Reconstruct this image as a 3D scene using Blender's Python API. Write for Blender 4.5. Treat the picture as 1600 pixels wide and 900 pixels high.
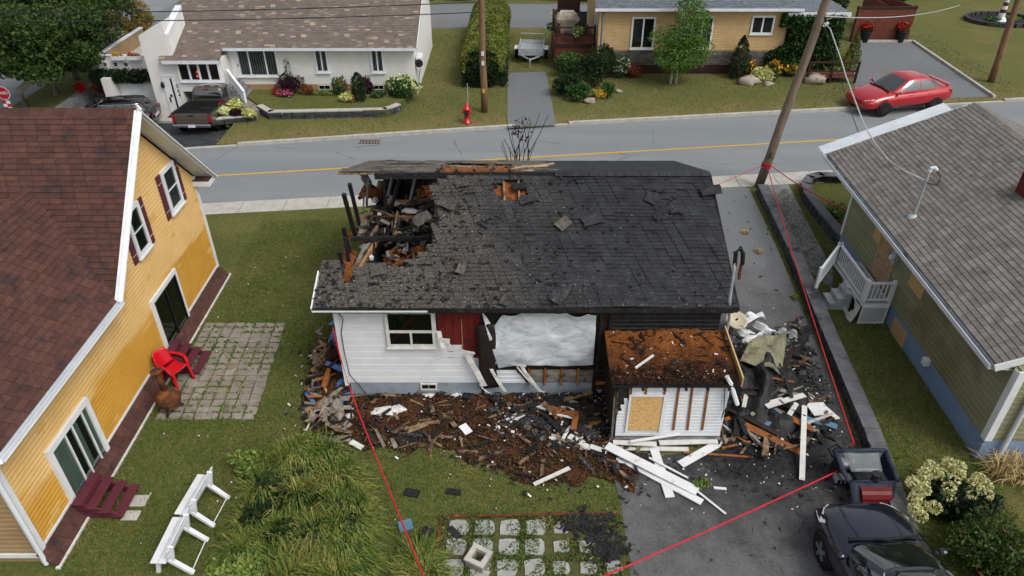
import bpy, math, random
import numpy as np
from mathutils import Vector, Matrix, noise as mnoise
for o in list(bpy.data.objects): bpy.data.objects.remove(o)
R = math.radians
rnd = random.Random(7)
nrg = np.random.default_rng(7)
scene = bpy.context.scene
# ---------------------------------------------------------------- camera
F_PX, PITCH, CAM_H = 1130.0, R(34.5), 12.5
cam_d = bpy.data.cameras.new('camera'); cam = bpy.data.objects.new('camera', cam_d)
scene.collection.objects.link(cam); scene.camera = cam
cam.location = (0, 0, CAM_H); cam.rotation_euler = (R(90) - PITCH, 0, 0)
cam_d.sensor_width = 36.0; cam_d.lens = 36.0 * F_PX / 1600.0
cam_d.clip_start = 0.1; cam_d.clip_end = 2000
# ---------------------------------------------------------------- sky, sun, exposure (bright overcast)
SUN_EL, SUN_AZ = R(52), R(128)
world = bpy.data.worlds.new('World'); scene.world = world; world.use_nodes = True
wn, wl = world.node_tree.nodes, world.node_tree.links
sky = wn.new('ShaderNodeTexSky'); sky.sky_type = 'NISHITA'; sky.sun_disc = False
sky.sun_elevation = SUN_EL; sky.sun_rotation = SUN_AZ; sky.dust_density = 4.0; sky.air_density = 1.0
hs = wn.new('ShaderNodeHueSaturation'); hs.inputs['Saturation'].default_value = 0.28   # cloud cover greys the sky
bg = wn['Background']; bg.inputs['Strength'].default_value = 0.145
wl.new(sky.outputs[0], hs.inputs['Color']); wl.new(hs.outputs[0], bg.inputs['Color'])
sun_d = bpy.data.lights.new('sun', 'SUN'); sun_d.energy = 1.1; sun_d.angle = R(24); sun_d.color = (1.0, .965, .92)
sun = bpy.data.objects.new('sun', sun_d); scene.collection.objects.link(sun)
sun.rotation_euler = Vector((-math.sin(SUN_AZ) * math.cos(SUN_EL), -math.cos(SUN_AZ) * math.cos(SUN_EL), -math.sin(SUN_EL))).to_track_quat('-Z', 'Y').to_euler()
scene.view_settings.view_transform = 'Standard'; scene.view_settings.look = 'None'
scene.view_settings.exposure = 0.28; scene.view_settings.gamma = 1.0; scene.view_settings.use_curve_mapping = False
# ---------------------------------------------------------------- photo pixel -> place (real ground, wall planes)
_s, _c = math.sin(PITCH), math.cos(PITCH)
def ray(x, y):
    v = (y - 450) / F_PX
    return Vector(((x - 800) / F_PX, _c - v * _s, -(_s + v * _c)))
def G(x, y, z=0.0):
    r = ray(x, y); t = (z - CAM_H) / r.z; return Vector((r.x * t, r.y * t, z))
def GY(x, y, Y):
    r = ray(x, y); t = Y / r.y; return Vector((r.x * t, Y, CAM_H + r.z * t))
def GX(x, y, X):
    r = ray(x, y); t = X / r.x; return Vector((X, r.y * t, CAM_H + r.z * t))
def PX(p):
    dz = p[2] - CAM_H; d = p[1] * _c - dz * _s
    return (800 + F_PX * p[0] / d, 450 - F_PX * (p[1] * _s + dz * _c) / d)
def V(*a): return Vector(a)
# ---------------------------------------------------------------- materials
def lin(h):
    if not isinstance(h, str): return tuple(h)[:3]
    h = h.lstrip('#'); o = []
    for i in (0, 2, 4):
        c = int(h[i:i + 2], 16) / 255
        o.append(c / 12.92 if c <= .04045 else ((c + .055) / 1.055) ** 2.4)
    return tuple(o)
MATS = {}
class NT:
    def __init__(s, name):
        s.m = bpy.data.materials.new(name); s.m.use_nodes = True
        s.n, s.l = s.m.node_tree.nodes, s.m.node_tree.links
        s.p = s.n['Principled BSDF']; s.g = s.n.new('ShaderNodeNewGeometry')
        s.pos = s.g.outputs['Position']
        MATS[name] = s.m
    def set(s, **k):
        for a, b in k.items():
            i = s.p.inputs[a.replace('_', ' ')]
            if hasattr(b, 'links') or isinstance(b, bpy.types.NodeSocket): s.l.new(b, i)
            else: i.default_value = b
    def scl(s, vec, sc):
        n = s.n.new('ShaderNodeMapping'); n.inputs['Scale'].default_value = sc; s.l.new(vec, n.inputs['Vector']); return n.outputs[0]
    def noise(s, sc, det=5, rough=.6, vec=None, out=0, dist=0):
        n = s.n.new('ShaderNodeTexNoise'); n.inputs['Scale'].default_value = sc; n.inputs['Detail'].default_value = det
        n.inputs['Roughness'].default_value = rough; n.inputs['Distortion'].default_value = dist
        s.l.new(vec or s.pos, n.inputs['Vector']); return n.outputs[out]
    def voro(s, sc, feat='F1', vec=None, out='Distance', rnd=1):
        n = s.n.new('ShaderNodeTexVoronoi'); n.feature = feat; n.inputs['Scale'].default_value = sc
        n.inputs['Randomness'].default_value = rnd
        s.l.new(vec or s.pos, n.inputs['Vector']); return n.outputs[out]
    def ramp(s, f, a, b, c0=(0, 0, 0), c1=(1, 1, 1)):
        n = s.n.new('ShaderNodeValToRGB'); e = n.color_ramp.elements
        e[0].position = a; e[1].position = b; e[0].color = (*lin(c0), 1); e[1].color = (*lin(c1), 1)
        s.l.new(f, n.inputs[0]); return n.outputs[0]
    def mix(s, f, a, b, mode='MIX'):
        n = s.n.new('ShaderNodeMix'); n.data_type = 'RGBA'; n.blend_type = mode
        for sock, v in ((n.inputs[0], f), (n.inputs[6], a), (n.inputs[7], b)):
            if isinstance(v, bpy.types.NodeSocket): s.l.new(v, sock)
            elif isinstance(v, (int, float)): sock.default_value = v
            else: sock.default_value = (*lin(v), 1)
        return n.outputs[2]
    def math(s, op, a, b=0, clamp=False):
        n = s.n.new('ShaderNodeMath'); n.operation = op; n.use_clamp = clamp
        for sock, v in ((n.inputs[0], a), (n.inputs[1], b)):
            if isinstance(v, bpy.types.NodeSocket): s.l.new(v, sock)
            else: sock.default_value = v
        return n.outputs[0]
    def rand(s):                      # differs from piece to piece, joined or single
        oi = s.n.new('ShaderNodeObjectInfo')
        a = s.math('ADD', oi.outputs['Random'], s.g.outputs['Random Per Island'])
        return s.math('FRACT', a)
    def sep(s, i):
        n = s.n.new('ShaderNodeSeparateXYZ'); s.l.new(s.pos, n.inputs[0]); return n.outputs[i]
    def bump(s, h, st=.3, d=.02):
        n = s.n.new('ShaderNodeBump'); n.inputs['Strength'].default_value = st; n.inputs['Distance'].default_value = d
        s.l.new(h, n.inputs['Height']); s.l.new(n.outputs[0], s.p.inputs['Normal'])
    def vary(s, col, amt):            # piece-to-piece brightness
        n = s.n.new('ShaderNodeHueSaturation'); s.l.new(col, n.inputs['Color'])
        v = s.math('MULTIPLY_ADD', s.rand(), 2 * amt); v.node.inputs[2].default_value = 1 - amt
        s.l.new(v, n.inputs['Value']); return n.outputs[0]
def mat(name, c1, c2=None, sc=3, lo=.35, hi=.65, rough=.85, bump=0, bsc=40, metal=0, var=0, c3=None, sc3=.6, t3=.55, spec=.3, coat=0, stretch=None, det=5):
    t = NT(name); vec = t.scl(t.pos, stretch) if stretch else None
    if c2: col = t.mix(t.ramp(t.noise(sc, det, vec=vec), lo, hi), c1, c2)
    else: col = t.mix(0.0, c1, c1)
    if c3: col = t.mix(t.ramp(t.noise(sc3, 6, .65), t3, t3 + .12), col, c3)
    if var: col = t.vary(col, var)
    t.set(Base_Color=col, Roughness=rough, Metallic=metal, Specular_IOR_Level=spec, Coat_Weight=coat)
    if bump: t.bump(t.noise(bsc, 4, vec=vec), bump)
    return t.m
def glass_mat(name, tint='#1b2326', a=.35, rough=.04):
    t = NT(name); tr = t.n.new('ShaderNodeBsdfTransparent'); tr.inputs[0].default_value = (.92, .96, .95, 1)
    mx = t.n.new('ShaderNodeMixShader'); mx.inputs[0].default_value = 1 - a
    t.set(Base_Color=(*lin(tint), 1), Roughness=rough, Specular_IOR_Level=.6)
    t.l.new(tr.outputs[0], mx.inputs[1]); t.l.new(t.p.outputs[0], mx.inputs[2]); t.l.new(mx.outputs[0], t.n['Material Output'].inputs[0])
    return t.m
def leaf_mat(name, cols, rough=.6, patch=None):
    t = NT(name); n = t.n.new('ShaderNodeValToRGB'); e = n.color_ramp.elements
    while len(e) < len(cols): e.new(.5)
    for i, c in enumerate(cols): e[i].position = i / max(1, len(cols) - 1); e[i].color = (*lin(c), 1)
    f = t.rand()
    if patch: f = t.math('ADD', t.math('MULTIPLY', f, .5), t.math('MULTIPLY', t.ramp(t.noise(patch, 6, .65), .36, .66), .5))
    t.l.new(f, n.inputs[0]); t.set(Base_Color=n.outputs[0], Roughness=rough, Specular_IOR_Level=.25)
    tl = t.n.new('ShaderNodeBsdfTranslucent'); mx = t.n.new('ShaderNodeMixShader'); mx.inputs[0].default_value = .22
    t.l.new(n.outputs[0], tl.inputs[0]); t.l.new(t.p.outputs[0], mx.inputs[1]); t.l.new(tl.outputs[0], mx.inputs[2]); t.l.new(mx.outputs[0], t.n['Material Output'].inputs[0])
    return t.m
# ---------------------------------------------------------------- mesh helpers
COL = scene.collection; ORG = {}
def reg(o, org): ORG[o.name] = Vector(org)
def org(o): return ORG.get(o.name, Vector((0, 0, 0))) if o else Vector((0, 0, 0))
class Fr:                                  # a local frame: origin, along, up, out
    def __init__(s, O, u, v, n=None):
        s.O, s.u, s.v = Vector(O), Vector(u).normalized(), Vector(v).normalized()
        s.n = Vector(n).normalized() if n is not None else s.u.cross(s.v)
    def P(s, a, b, c=0): return s.O + s.u * a + s.v * b + s.n * c
class MB:
    def __init__(s): s.v, s.f, s.mi, s.cur = [], [], [], 0
    def add(s, pts, faces):
        k = len(s.v); s.v += [tuple(p) for p in pts]; s.f += [tuple(k + i for i in f) for f in faces]; s.mi += [s.cur] * len(faces); return s
    def poly(s, *pts): return s.add(pts, [tuple(range(len(pts)))])
    HEX = [(3, 2, 1, 0), (4, 5, 6, 7), (0, 1, 5, 4), (1, 2, 6, 5), (2, 3, 7, 6), (3, 0, 4, 7)]
    def hexa(s, p): return s.add(p, MB.HEX)
    def box(s, x0, x1, y0, y1, z0, z1):
        return s.hexa([(x0, y0, z0), (x1, y0, z0), (x1, y1, z0), (x0, y1, z0), (x0, y0, z1), (x1, y0, z1), (x1, y1, z1), (x0, y1, z1)])
    def fb(s, f, a0, a1, b0, b1, c0, c1):
        return s.hexa([f.P(a0, b0, c0), f.P(a1, b0, c0), f.P(a1, b1, c0), f.P(a0, b1, c0), f.P(a0, b0, c1), f.P(a1, b0, c1), f.P(a1, b1, c1), f.P(a0, b1, c1)])
    def bar(s, a, b, w, h, up=(0, 0, 1), t=1.0):   # beam from a to b, w across, h along up, tapering by t
        a, b = Vector(a), Vector(b); d = (b - a).normalized(); u = Vector(up)
        if abs(d.dot(u)) > .97: u = Vector((0, 1, 0))
        x = d.cross(u).normalized(); y = x.cross(d).normalized(); p = []
        for q, k in ((a, 1), (b, t)):
            for i, j in ((-1, -1), (1, -1), (1, 1), (-1, 1)): p.append(q + x * i * w / 2 * k + y * j * h / 2 * k)
        return s.hexa(p)
    def tube(s, pts, r, n=8, cap=True):
        pts = [Vector(p) for p in pts]; k = len(s.v); rr = r if isinstance(r, (list, tuple)) else [r] * len(pts)
        for i, p in enumerate(pts):
            d = (pts[min(i + 1, len(pts) - 1)] - pts[max(i - 1, 0)]).normalized()
            u = Vector((0, 0, 1)) if abs(d.z) < .9 else Vector((0, 1, 0))
            x = d.cross(u).normalized(); y = x.cross(d)
            for j in range(n):
                a = 2 * math.pi * j / n; s.v.append(tuple(p + (x * math.cos(a) + y * math.sin(a)) * rr[i]))
        for i in range(len(pts) - 1):
            for j in range(n):
                s.f.append((k + i * n + j, k + i * n + (j + 1) % n, k + (i + 1) * n + (j + 1) % n, k + (i + 1) * n + j)); s.mi.append(s.cur)
        if cap:
            s.f.append(tuple(k + j for j in range(n))[::-1]); s.mi.append(s.cur)
            s.f.append(tuple(k + (len(pts) - 1) * n + j for j in range(n))); s.mi.append(s.cur)
        return s
    def lathe(s, c, prof, n=16, axis=(0, 0, 1)):   # prof: (radius, height)
        ax = Vector(axis).normalized(); c = Vector(c)
        return s.tube_r([c + ax * h for r, h in prof], [r for r, h in prof], ax, n)
    def tube_r(s, pts, rr, ax, n):
        u = Vector((1, 0, 0)) if abs(ax.x) < .9 else Vector((0, 1, 0)); x = ax.cross(u).normalized(); y = ax.cross(x); k = len(s.v)
        for p, r in zip(pts, rr):
            for j in range(n):
                a = 2 * math.pi * j / n; s.v.append(tuple(p + (x * math.cos(a) + y * math.sin(a)) * r))
        for i in range(len(pts) - 1):
            for j in range(n):
                s.f.append((k + i * n + j, k + i * n + (j + 1) % n, k + (i + 1) * n + (j + 1) % n, k + (i + 1) * n + j)); s.mi.append(s.cur)
        s.f.append(tuple(k + j for j in range(n))[::-1]); s.f.append(tuple(k + (len(pts) - 1) * n + j for j in range(n))); s.mi += [s.cur] * 2
        return s
    def prism(s, poly, d):                     # poly: 3D points, extruded by vector d
        n = len(poly); d = Vector(d); p = [Vector(q) for q in poly]
        return s.add(p + [q + d for q in p], [tuple(range(n))[::-1], tuple(range(n, 2 * n))] + [(i, (i + 1) % n, n + (i + 1) % n, n + i) for i in range(n)])
    def blob(s, c, r, seed=0, amp=.25, sub=(10, 7), fr=1.2):
        c = Vector(c); r = Vector(r if hasattr(r, '__len__') else (r, r, r)); nu, nv = sub; k = len(s.v)
        for i in range(nv + 1):
            th = math.pi * i / nv
            for j in range(nu):
                ph = 2 * math.pi * j / nu; d = Vector((math.sin(th) * math.cos(ph), math.sin(th) * math.sin(ph), math.cos(th)))
                q = 1 + amp * mnoise.noise(d * fr + Vector((seed * 3.7, seed * 1.3, 0)))
                s.v.append((c.x + d.x * r.x * q, c.y + d.y * r.y * q, c.z + d.z * r.z * q))
        for i in range(nv):
            for j in range(nu):
                s.f.append((k + i * nu + j, k + (i + 1) * nu + j, k + (i + 1) * nu + (j + 1) % nu, k + i * nu + (j + 1) % nu)); s.mi.append(s.cur)
        return s
    def mesh(s, name, mats, o=(0, 0, 0), smooth=False):
        me = bpy.data.meshes.new(name); o = Vector(o)
        me.from_pydata([(p[0] - o[0], p[1] - o[1], p[2] - o[2]) for p in s.v], [], s.f)
        for m in (mats if isinstance(mats, (list, tuple)) else [mats]): me.materials.append(MATS[m])
        if len(me.materials) > 1: me.polygons.foreach_set('material_index', s.mi)
        if smooth: me.polygons.foreach_set('use_smooth', [True] * len(me.polygons))
        me.update(); return me
    def build(s, name, mats, parent=None, smooth=False, bevel=0, sub=0, base=None):
        og = org(parent) if parent else Vector(base if base is not None else (0, 0, 0))
        ob = bpy.data.objects.new(name, s.mesh(name, mats, og, smooth)); COL.objects.link(ob)
        if parent: ob.parent = parent; reg(ob, og)
        else: ob.location = og; reg(ob, og)
        if bevel:
            b = ob.modifiers.new('bevel', 'BEVEL'); b.width = bevel; b.segments = 2; b.limit_method = 'ANGLE'; b.angle_limit = R(40)
        if sub:
            q = ob.modifiers.new('sub', 'SUBSURF'); q.levels = sub; q.render_levels = sub
        return ob
def tag(o, label=None, cat=None, group=None, kind=None):
    if label: o['label'] = label
    if cat: o['category'] = cat
    if group: o['group'] = group
    if kind: o['kind'] = kind
    return o
def thing(name, label, cat, loc=(0, 0, 0), rz=0, group=None):
    o = bpy.data.objects.new(name, None); COL.objects.link(o); o.location = loc; o.rotation_euler = (0, 0, rz); o.empty_display_size = .2
    reg(o, (0, 0, 0) if rz else loc); return tag(o, label, cat, group)
def local_thing(name, label, cat, loc, rz=0, group=None):   # parts are given in the thing's own coordinates
    o = thing(name, label, cat, loc, rz, group); reg(o, (0, 0, 0)); return o
def piece(me, name, parent, loc, rot=None, scale=None):     # alike pieces that share one mesh
    ob = bpy.data.objects.new(name, me); COL.objects.link(ob); ob.parent = parent
    ob.location = Vector(loc) - org(parent); reg(ob, org(parent))
    if rot is not None: ob.rotation_euler = rot
    if scale is not None: ob.scale = scale
    return ob
def copy_tree(o, parent=None):
    c = o.copy(); COL.objects.link(c); c.parent = parent
    for ch in list(o.children): copy_tree(ch, c)
    return c
def npmesh(name, verts, nper, m, parent=None, smooth=False, base=None):   # many small faces of nper corners
    verts = np.asarray(verts, dtype=np.float32).reshape(-1, 3); n = len(verts); nf = n // nper
    og = org(parent) if parent else Vector(base if base is not None else (0, 0, 0)); verts = verts - np.array(og, dtype=np.float32)
    me = bpy.data.meshes.new(name); me.vertices.add(n); me.vertices.foreach_set('co', verts.ravel())
    me.loops.add(n); me.loops.foreach_set('vertex_index', np.arange(n, dtype=np.int32))
    me.polygons.add(nf); me.polygons.foreach_set('loop_start', np.arange(0, n, nper, dtype=np.int32)); me.polygons.foreach_set('loop_total', np.full(nf, nper, dtype=np.int32))
    me.materials.append(MATS[m]); me.update(calc_edges=True); me.validate()
    ob = bpy.data.objects.new(name, me); COL.objects.link(ob)
    if parent: ob.parent = parent
    else: ob.location = og
    reg(ob, og); return ob
def struct(o): o['kind'] = 'structure'; return o
def leaves(centers, size, flat=.0, asp=.6, up=None):          # a pointed leaf quad at each centre, random turn
    c = np.asarray(centers, dtype=np.float64); n = len(c)
    d = nrg.normal(size=(n, 3)); d[:, 2] *= (1 - flat); d /= np.linalg.norm(d, axis=1)[:, None] + 1e-9
    if up is not None: d = d * (1 - up) + np.array([0, 0, up]); d /= np.linalg.norm(d, axis=1)[:, None]
    e = np.cross(d, nrg.normal(size=(n, 3))); e /= np.linalg.norm(e, axis=1)[:, None] + 1e-9
    s = (size * nrg.uniform(.6, 1.3, n))[:, None]; a = asp
    q = np.stack([c - d * s * .5, c + e * s * a * .5, c + d * s * .6, c - e * s * a * .5], axis=1)
    return q.reshape(-1, 3)
def cloud(c, r, n, shell=.35):                                 # points in an ellipsoid, thicker towards its rim
    d = nrg.normal(size=(n, 3)); d /= np.linalg.norm(d, axis=1)[:, None]
    q = nrg.uniform(shell, 1, n) ** .6
    return np.array(c) + d * q[:, None] * np.array(r)
def curve_mesh(pts, r, n=6):
    return MB().tube(pts, r, n)
def sag(a, b, drop, n=14):
    a, b = Vector(a), Vector(b); return [a.lerp(b, i / n) - Vector((0, 0, drop * 4 * (i / n) * (1 - i / n))) for i in range(n + 1)]
# ================================================================ MATERIALS
def special_mats():
    # grass ground: green, tired olive, straw patches, fine mottling
    for nm, g1, g2, g3, t3 in (('lawn', '#56642f', '#3f4f22', '#82744c', .52), ('lawn_far', '#5f6838', '#525e2e', '#857550', .52)):
        t = NT(nm); a = t.mix(t.ramp(t.noise(.7, 6), .38, .62), g1, g2)
        a = t.mix(t.ramp(t.noise(.33, 6, .7), t3 - .04, t3 + .14), a, g3)
        a = t.mix(t.ramp(t.noise(22, 4), .35, .7), a, '#30371a', 'MIX'); a = t.mix(.5, a, t.mix(t.ramp(t.noise(9, 5), .4, .66), g1, g3))
        if nm == 'lawn_far':                # sun-dried verge along the kerb
            d = t.math('SUBTRACT', t.math('SUBTRACT', t.sep(1), t.math('MULTIPLY', t.sep(0), .145)), 31.0); d = t.math('ADD', t.math('MULTIPLY', d, .22), t.math('MULTIPLY', t.noise(.8, 6, .7), 1.1)); a = t.mix(t.ramp(d, .5, 1.15), t.mix(t.ramp(t.noise(14, 5), .4, .6), '#857451', '#6f6a40'), a)
        t.set(Base_Color=a, Roughness=.95, Specular_IOR_Level=.1); t.bump(t.noise(30, 5), .9, .05)
    # road asphalt, pale, with long worn bands
    t = NT('road'); v = t.scl(t.pos, (.05, .8, 1)); a = t.mix(t.ramp(t.noise(1.1, 4, vec=v), .35, .7), '#7b8184', '#8b8d8d')
    a = t.mix(t.ramp(t.noise(90, 3), .3, .7), a, t.mix(.5, a, '#5f6468')); a = t.mix(t.ramp(t.noise(.5, 5), .55, .75), a, '#757a7c')
    cr = t.ramp(t.math('ADD', t.voro(.13, 'DISTANCE_TO_EDGE', vec=t.mix(.25, t.pos, t.noise(1.1, 5, out=1), 'ADD')), t.math('MULTIPLY', t.ramp(t.noise(.35, 3), .45, .6), .01)), .0004, .0022)
    a = t.mix(cr, '#5d6164', a); t.set(Base_Color=a, Roughness=.9, Specular_IOR_Level=.25); t.bump(t.noise(160, 3), .25)
    # driveway asphalt: dark, soot, cracks, pale wear
    t = NT('asphalt'); a = t.mix(t.ramp(t.noise(.9, 7, .7), .36, .64), '#3d3f43', '#5c5d5f')
    a = t.mix(t.ramp(t.noise(3.1, 7, .75), .54, .68), a, '#26282b'); a = t.mix(t.ramp(t.noise(70, 3), .42, .75), a, '#787775')
    cr = t.ramp(t.math('ADD', t.voro(.4, 'DISTANCE_TO_EDGE', vec=t.mix(.35, t.pos, t.noise(1.6, 6, out=1), 'ADD')), t.math('MULTIPLY', t.ramp(t.noise(.7, 4), .42, .6), .02)), .0008, .006)
    a = t.mix(cr, '#2b2c2a', a); a = t.mix(t.ramp(t.noise(1.7, 6, .7), .66, .72), a, '#4b4a36')
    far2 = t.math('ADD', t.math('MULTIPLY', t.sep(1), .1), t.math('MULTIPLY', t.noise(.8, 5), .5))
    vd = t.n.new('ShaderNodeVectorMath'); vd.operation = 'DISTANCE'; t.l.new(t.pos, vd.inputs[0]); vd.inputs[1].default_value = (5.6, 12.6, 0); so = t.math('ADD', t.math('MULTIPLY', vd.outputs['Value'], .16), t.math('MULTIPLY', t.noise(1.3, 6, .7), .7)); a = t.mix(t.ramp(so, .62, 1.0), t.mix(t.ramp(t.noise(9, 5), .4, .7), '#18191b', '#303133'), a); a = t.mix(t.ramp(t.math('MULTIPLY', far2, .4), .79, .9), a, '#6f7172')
    t.set(Base_Color=a, Roughness=.82, Specular_IOR_Level=.3); t.bump(t.noise(60, 5), .5, .03)
    # charred shingle: black, ashy, pale flecks where granules and ash lie
    t = NT('char_shingle'); a = t.mix(t.ramp(t.noise(2.2, 6, .7), .35, .7), '#151619', '#2a2c31')
    a = t.vary(a, .25); w = t.ramp(t.math('ADD', t.sep(0), t.math('MULTIPLY', t.noise(.45, 5), 9)), 0, 1)
    x = t.math('MULTIPLY_ADD', t.sep(0), -.11); x.node.inputs[2].default_value = .13
    den = t.math('ADD', x, t.math('MULTIPLY', t.noise(.55, 5, .65), .62), True)    # more flecks and brown ash to the left
    a = t.mix(t.ramp(den, .40, .72), a, t.mix(t.ramp(t.noise(14, 5), .4, .62), '#2c2b2b', '#4b463f'))
    fl = t.math('MULTIPLY', t.ramp(t.noise(62, 2, .4), .60, .65), t.ramp(den, .2, .55)); a = t.mix(fl, a, '#857c6d')
    edge = t.ramp(t.noise(7, 6, .7, vec=t.scl(t.pos, (1, 3, 3))), .6, .66); lowy = t.ramp(t.math('MULTIPLY', t.sep(1), .05), .66, .74)
    a = t.mix(t.math('MULTIPLY', edge, t.math('SUBTRACT', 1, lowy)), a, '#6f7176')
    t.set(Base_Color=a, Roughness=.62, Specular_IOR_Level=.4); t.bump(t.noise(25, 5), .7, .02)
    mat('ash_shingle', '#4f4a44', '#6d665c', 9, bump=.6, bsc=30, var=.2, c3='#2c2b2b', sc3=1.6, t3=.5)
    mat('char', '#0d0d0e', '#232325', 5, rough=.6, bump=1, bsc=22, spec=.4, var=.2, c3='#3a3836', sc3=3, t3=.6)
    mat('char_brown', '#1b1412', '#33241c', 4, rough=.75, bump=.8, bsc=25, var=.25)
    t = NT('char_wood'); v = t.scl(t.pos, (1, 1, 1)); cell = t.voro(14, 'DISTANCE_TO_EDGE', vec=v)
    t.set(Base_Color=t.mix(t.ramp(cell, 0, .12), '#050505', '#242426'), Roughness=.5, Specular_IOR_Level=.5); t.bump(cell, 1, .03)
    mat('half_burnt', '#6b5440', '#8c7355', 5, lo=.4, hi=.6, c3='#171412', sc3=2.4, t3=.46, bump=.4, bsc=40, stretch=(1, 1, 1))
    mat('raw_wood', '#a37d53', '#8a6540', 6, bump=.3, bsc=50, var=.15, c3='#4a3626', sc3=2, t3=.6)
    mat('pale_wood', '#c2a583', '#a08160', 8, bump=.3, bsc=50, var=.12, c3='#5a4735', sc3=2.5, t3=.6)
    mat('old_wood', '#8d877b', '#6e675b', 7, bump=.4, bsc=50, var=.2, c3='#3b362f', sc3=3, t3=.56)
    mat('orange_wood', '#7c4a26', '#98602f', 7, bump=.3, bsc=45, var=.2, c3='#2d1c12', sc3=3, t3=.56)
    mat('insulation', '#75452a', '#8b5832', 16, bump=1.0, bsc=45, c3='#3a2216', sc3=2.2, t3=.54, rough=.95, spec=.1)
    t = NT('insulation_burnt'); a = t.mix(t.ramp(t.noise(19, 5), .35, .65), '#7d4a26', '#935a2c'); y = t.math('MULTIPLY', t.sep(1), .5)
    k = t.math('ADD', t.math('MULTIPLY', t.noise(2.4, 7, .75), 1.15), y); a = t.mix(t.ramp(t.math('MULTIPLY', k, .13), .855, .925), t.mix(t.ramp(t.noise(12, 5), .4, .6), '#141211', '#38241a'), a)
    a = t.mix(t.ramp(t.noise(45, 2), .68, .72), a, '#8d857a'); t.set(Base_Color=a, Roughness=.95, Specular_IOR_Level=.1); t.bump(t.noise(32, 6, .7), 1, .06)
    # debris soil: burnt insulation, soot, ash flecks
    t = NT('debris_soil'); a = t.mix(t.ramp(t.noise(3, 7, .75), .38, .6), '#2a201a', '#5a3922'); a = t.mix(t.ramp(t.noise(1.1, 6, .7), .5, .64), a, '#1b1917')
    a = t.mix(t.ramp(t.noise(11, 6, .7), .56, .68), a, '#7a4a26'); a = t.mix(t.ramp(t.noise(30, 3), .66, .70), a, '#a79d90')
    a = t.mix(t.ramp(t.noise(.8, 5), .6, .72), a, '#45422a'); t.set(Base_Color=a, Roughness=.95, Specular_IOR_Level=.15); t.bump(t.noise(14, 7, .7), 1, .1)
    mat('soot_soil', '#17171a', '#2b2c2d', 6, bump=1, bsc=20, c3='#4a4a3a', sc3=3, t3=.6)
    mat('drive_dark', '#2b2d31', '#3a3c40', 4, bump=.4, bsc=60, c3='#4a4a4a', sc3=1, t3=.6)
    mat('old_moss', '#6f6f5a', '#8a876a', 4, bump=.5, bsc=15, c3='#4a4c48', sc3=2, t3=.5); mat('dish_cream', '#b3a98f', '#c2baa3', 5, c3='#8a5a38', sc3=4, t3=.62); mat('ash_pale', '#a9a396', '#8d877b', 9, var=.3)
    mat('attic_ash', '#101011', '#2c2b2b', 7, rough=.8, bump=1, bsc=25, c3='#5a544d', sc3=3.5, t3=.58)
    mat('insulation_burnt2', '#75452a', '#8b5832', 16, bump=1.0, bsc=45, c3='#241610', sc3=5, t3=.5, rough=.95, spec=.1)
    mat('gravel', '#7a7d81', '#5a5d60', 30, bump=.8, bsc=70, c3='#6d6a60', sc3=.5, t3=.56)
    mat('concrete', '#b4b1a9', '#a19e96', 3, bump=.2, bsc=60, c3='#8f8c84', sc3=1.2, t3=.6)
    mat('old_concrete', '#87868a', '#6e6d6b', 3, bump=.4, bsc=40, c3='#54544f', sc3=1.2, t3=.55)
    mat('dark_concrete', '#54565a', '#6a6b6c', 2.5, bump=.5, bsc=30, c3='#3a3b3c', sc3=1.5, t3=.52, var=.08)
    mat('stone_block', '#2c2d2f', '#434445', 6, bump=.9, bsc=18, c3='#a4a4a0', sc3=4.2, t3=.62, var=.2)
    mat('paver', '#8e877c', '#7a7469', 4, bump=.4, bsc=40, var=.12, c3='#5c5a46', sc3=2.5, t3=.56)
    mat('slab_stone', '#8c8d8a', '#a3a39c', 4, bump=.5, bsc=25, var=.08, c3='#6a6a66', sc3=2, t3=.56)
    mat('rock', '#8d8175', '#a59a8c', 4, bump=.8, bsc=12, c3='#5f574e', sc3=2.5, t3=.55, var=.1)
    mat('moss', '#565432', '#41451f', 9, bump=1, bsc=40)
    mat('foundation', '#7c8793', '#8f979e', 3, bump=.2, bsc=30, c3='#5e6063', sc3=1.3, t3=.58)
    mat('blue_foundation', '#7288a6', '#7d93ae', 2, bump=.1, bsc=30, c3='#667a94', sc3=.8, t3=.6, rough=.75)
    mat('white_siding', '#dcdee0', '#d2d5d8', 2, rough=.5, bump=.04, bsc=20, c3='#bdbdba', sc3=1.1, t3=.63)
    mat('white_paint', '#dfe1e2', '#d3d6d8', 3, rough=.5, bump=.04, bsc=30)
    mat('dirty_white', '#d4d4d0', '#c2c0ba', 5, rough=.6, c3='#46413b', sc3=4.5, t3=.63, bump=.1, bsc=30, var=.05)
    mat('sooty_white', '#d9dadb', '#cfd0d0', 3, rough=.5, c3='#8f8b85', sc3=3.2, t3=.6, bump=.08, bsc=30)
    mat('stucco', '#dddcd8', '#d4d3ce', 2, rough=.9, bump=.3, bsc=60, c3='#cac8c1', sc3=.7, t3=.6)
    mat('white_metal', '#dadee3', '#ccd1d8', 2, rough=.35, spec=.5, c3='#b8bdc4', sc3=1.5, t3=.6)
    mat('gutter_metal', '#a7adb1', '#8d9397', 3, rough=.4, metal=.3, c3='#5e5b55', sc3=3, t3=.55)
    mat('galv', '#b4b8ba', '#9a9fa2', 4, rough=.45, metal=.25)
    mat('dark_metal', '#2a2b2d', '#3b3c3e', 5, rough=.5, metal=.4)
    mat('rust', '#6a3c1e', '#3e2a1f', 7, rough=.9, bump=.5, bsc=30, c3='#8a5526', sc3=4, t3=.56)
    mat('maroon', '#5c2a33', '#512430', 4, rough=.6, c3='#735058', sc3=6, t3=.66, bump=.1, bsc=30)
    mat('maroon_board', '#6a1f1c', '#5a1815', 5, rough=.7, c3='#2b1210', sc3=2, t3=.58)
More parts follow.
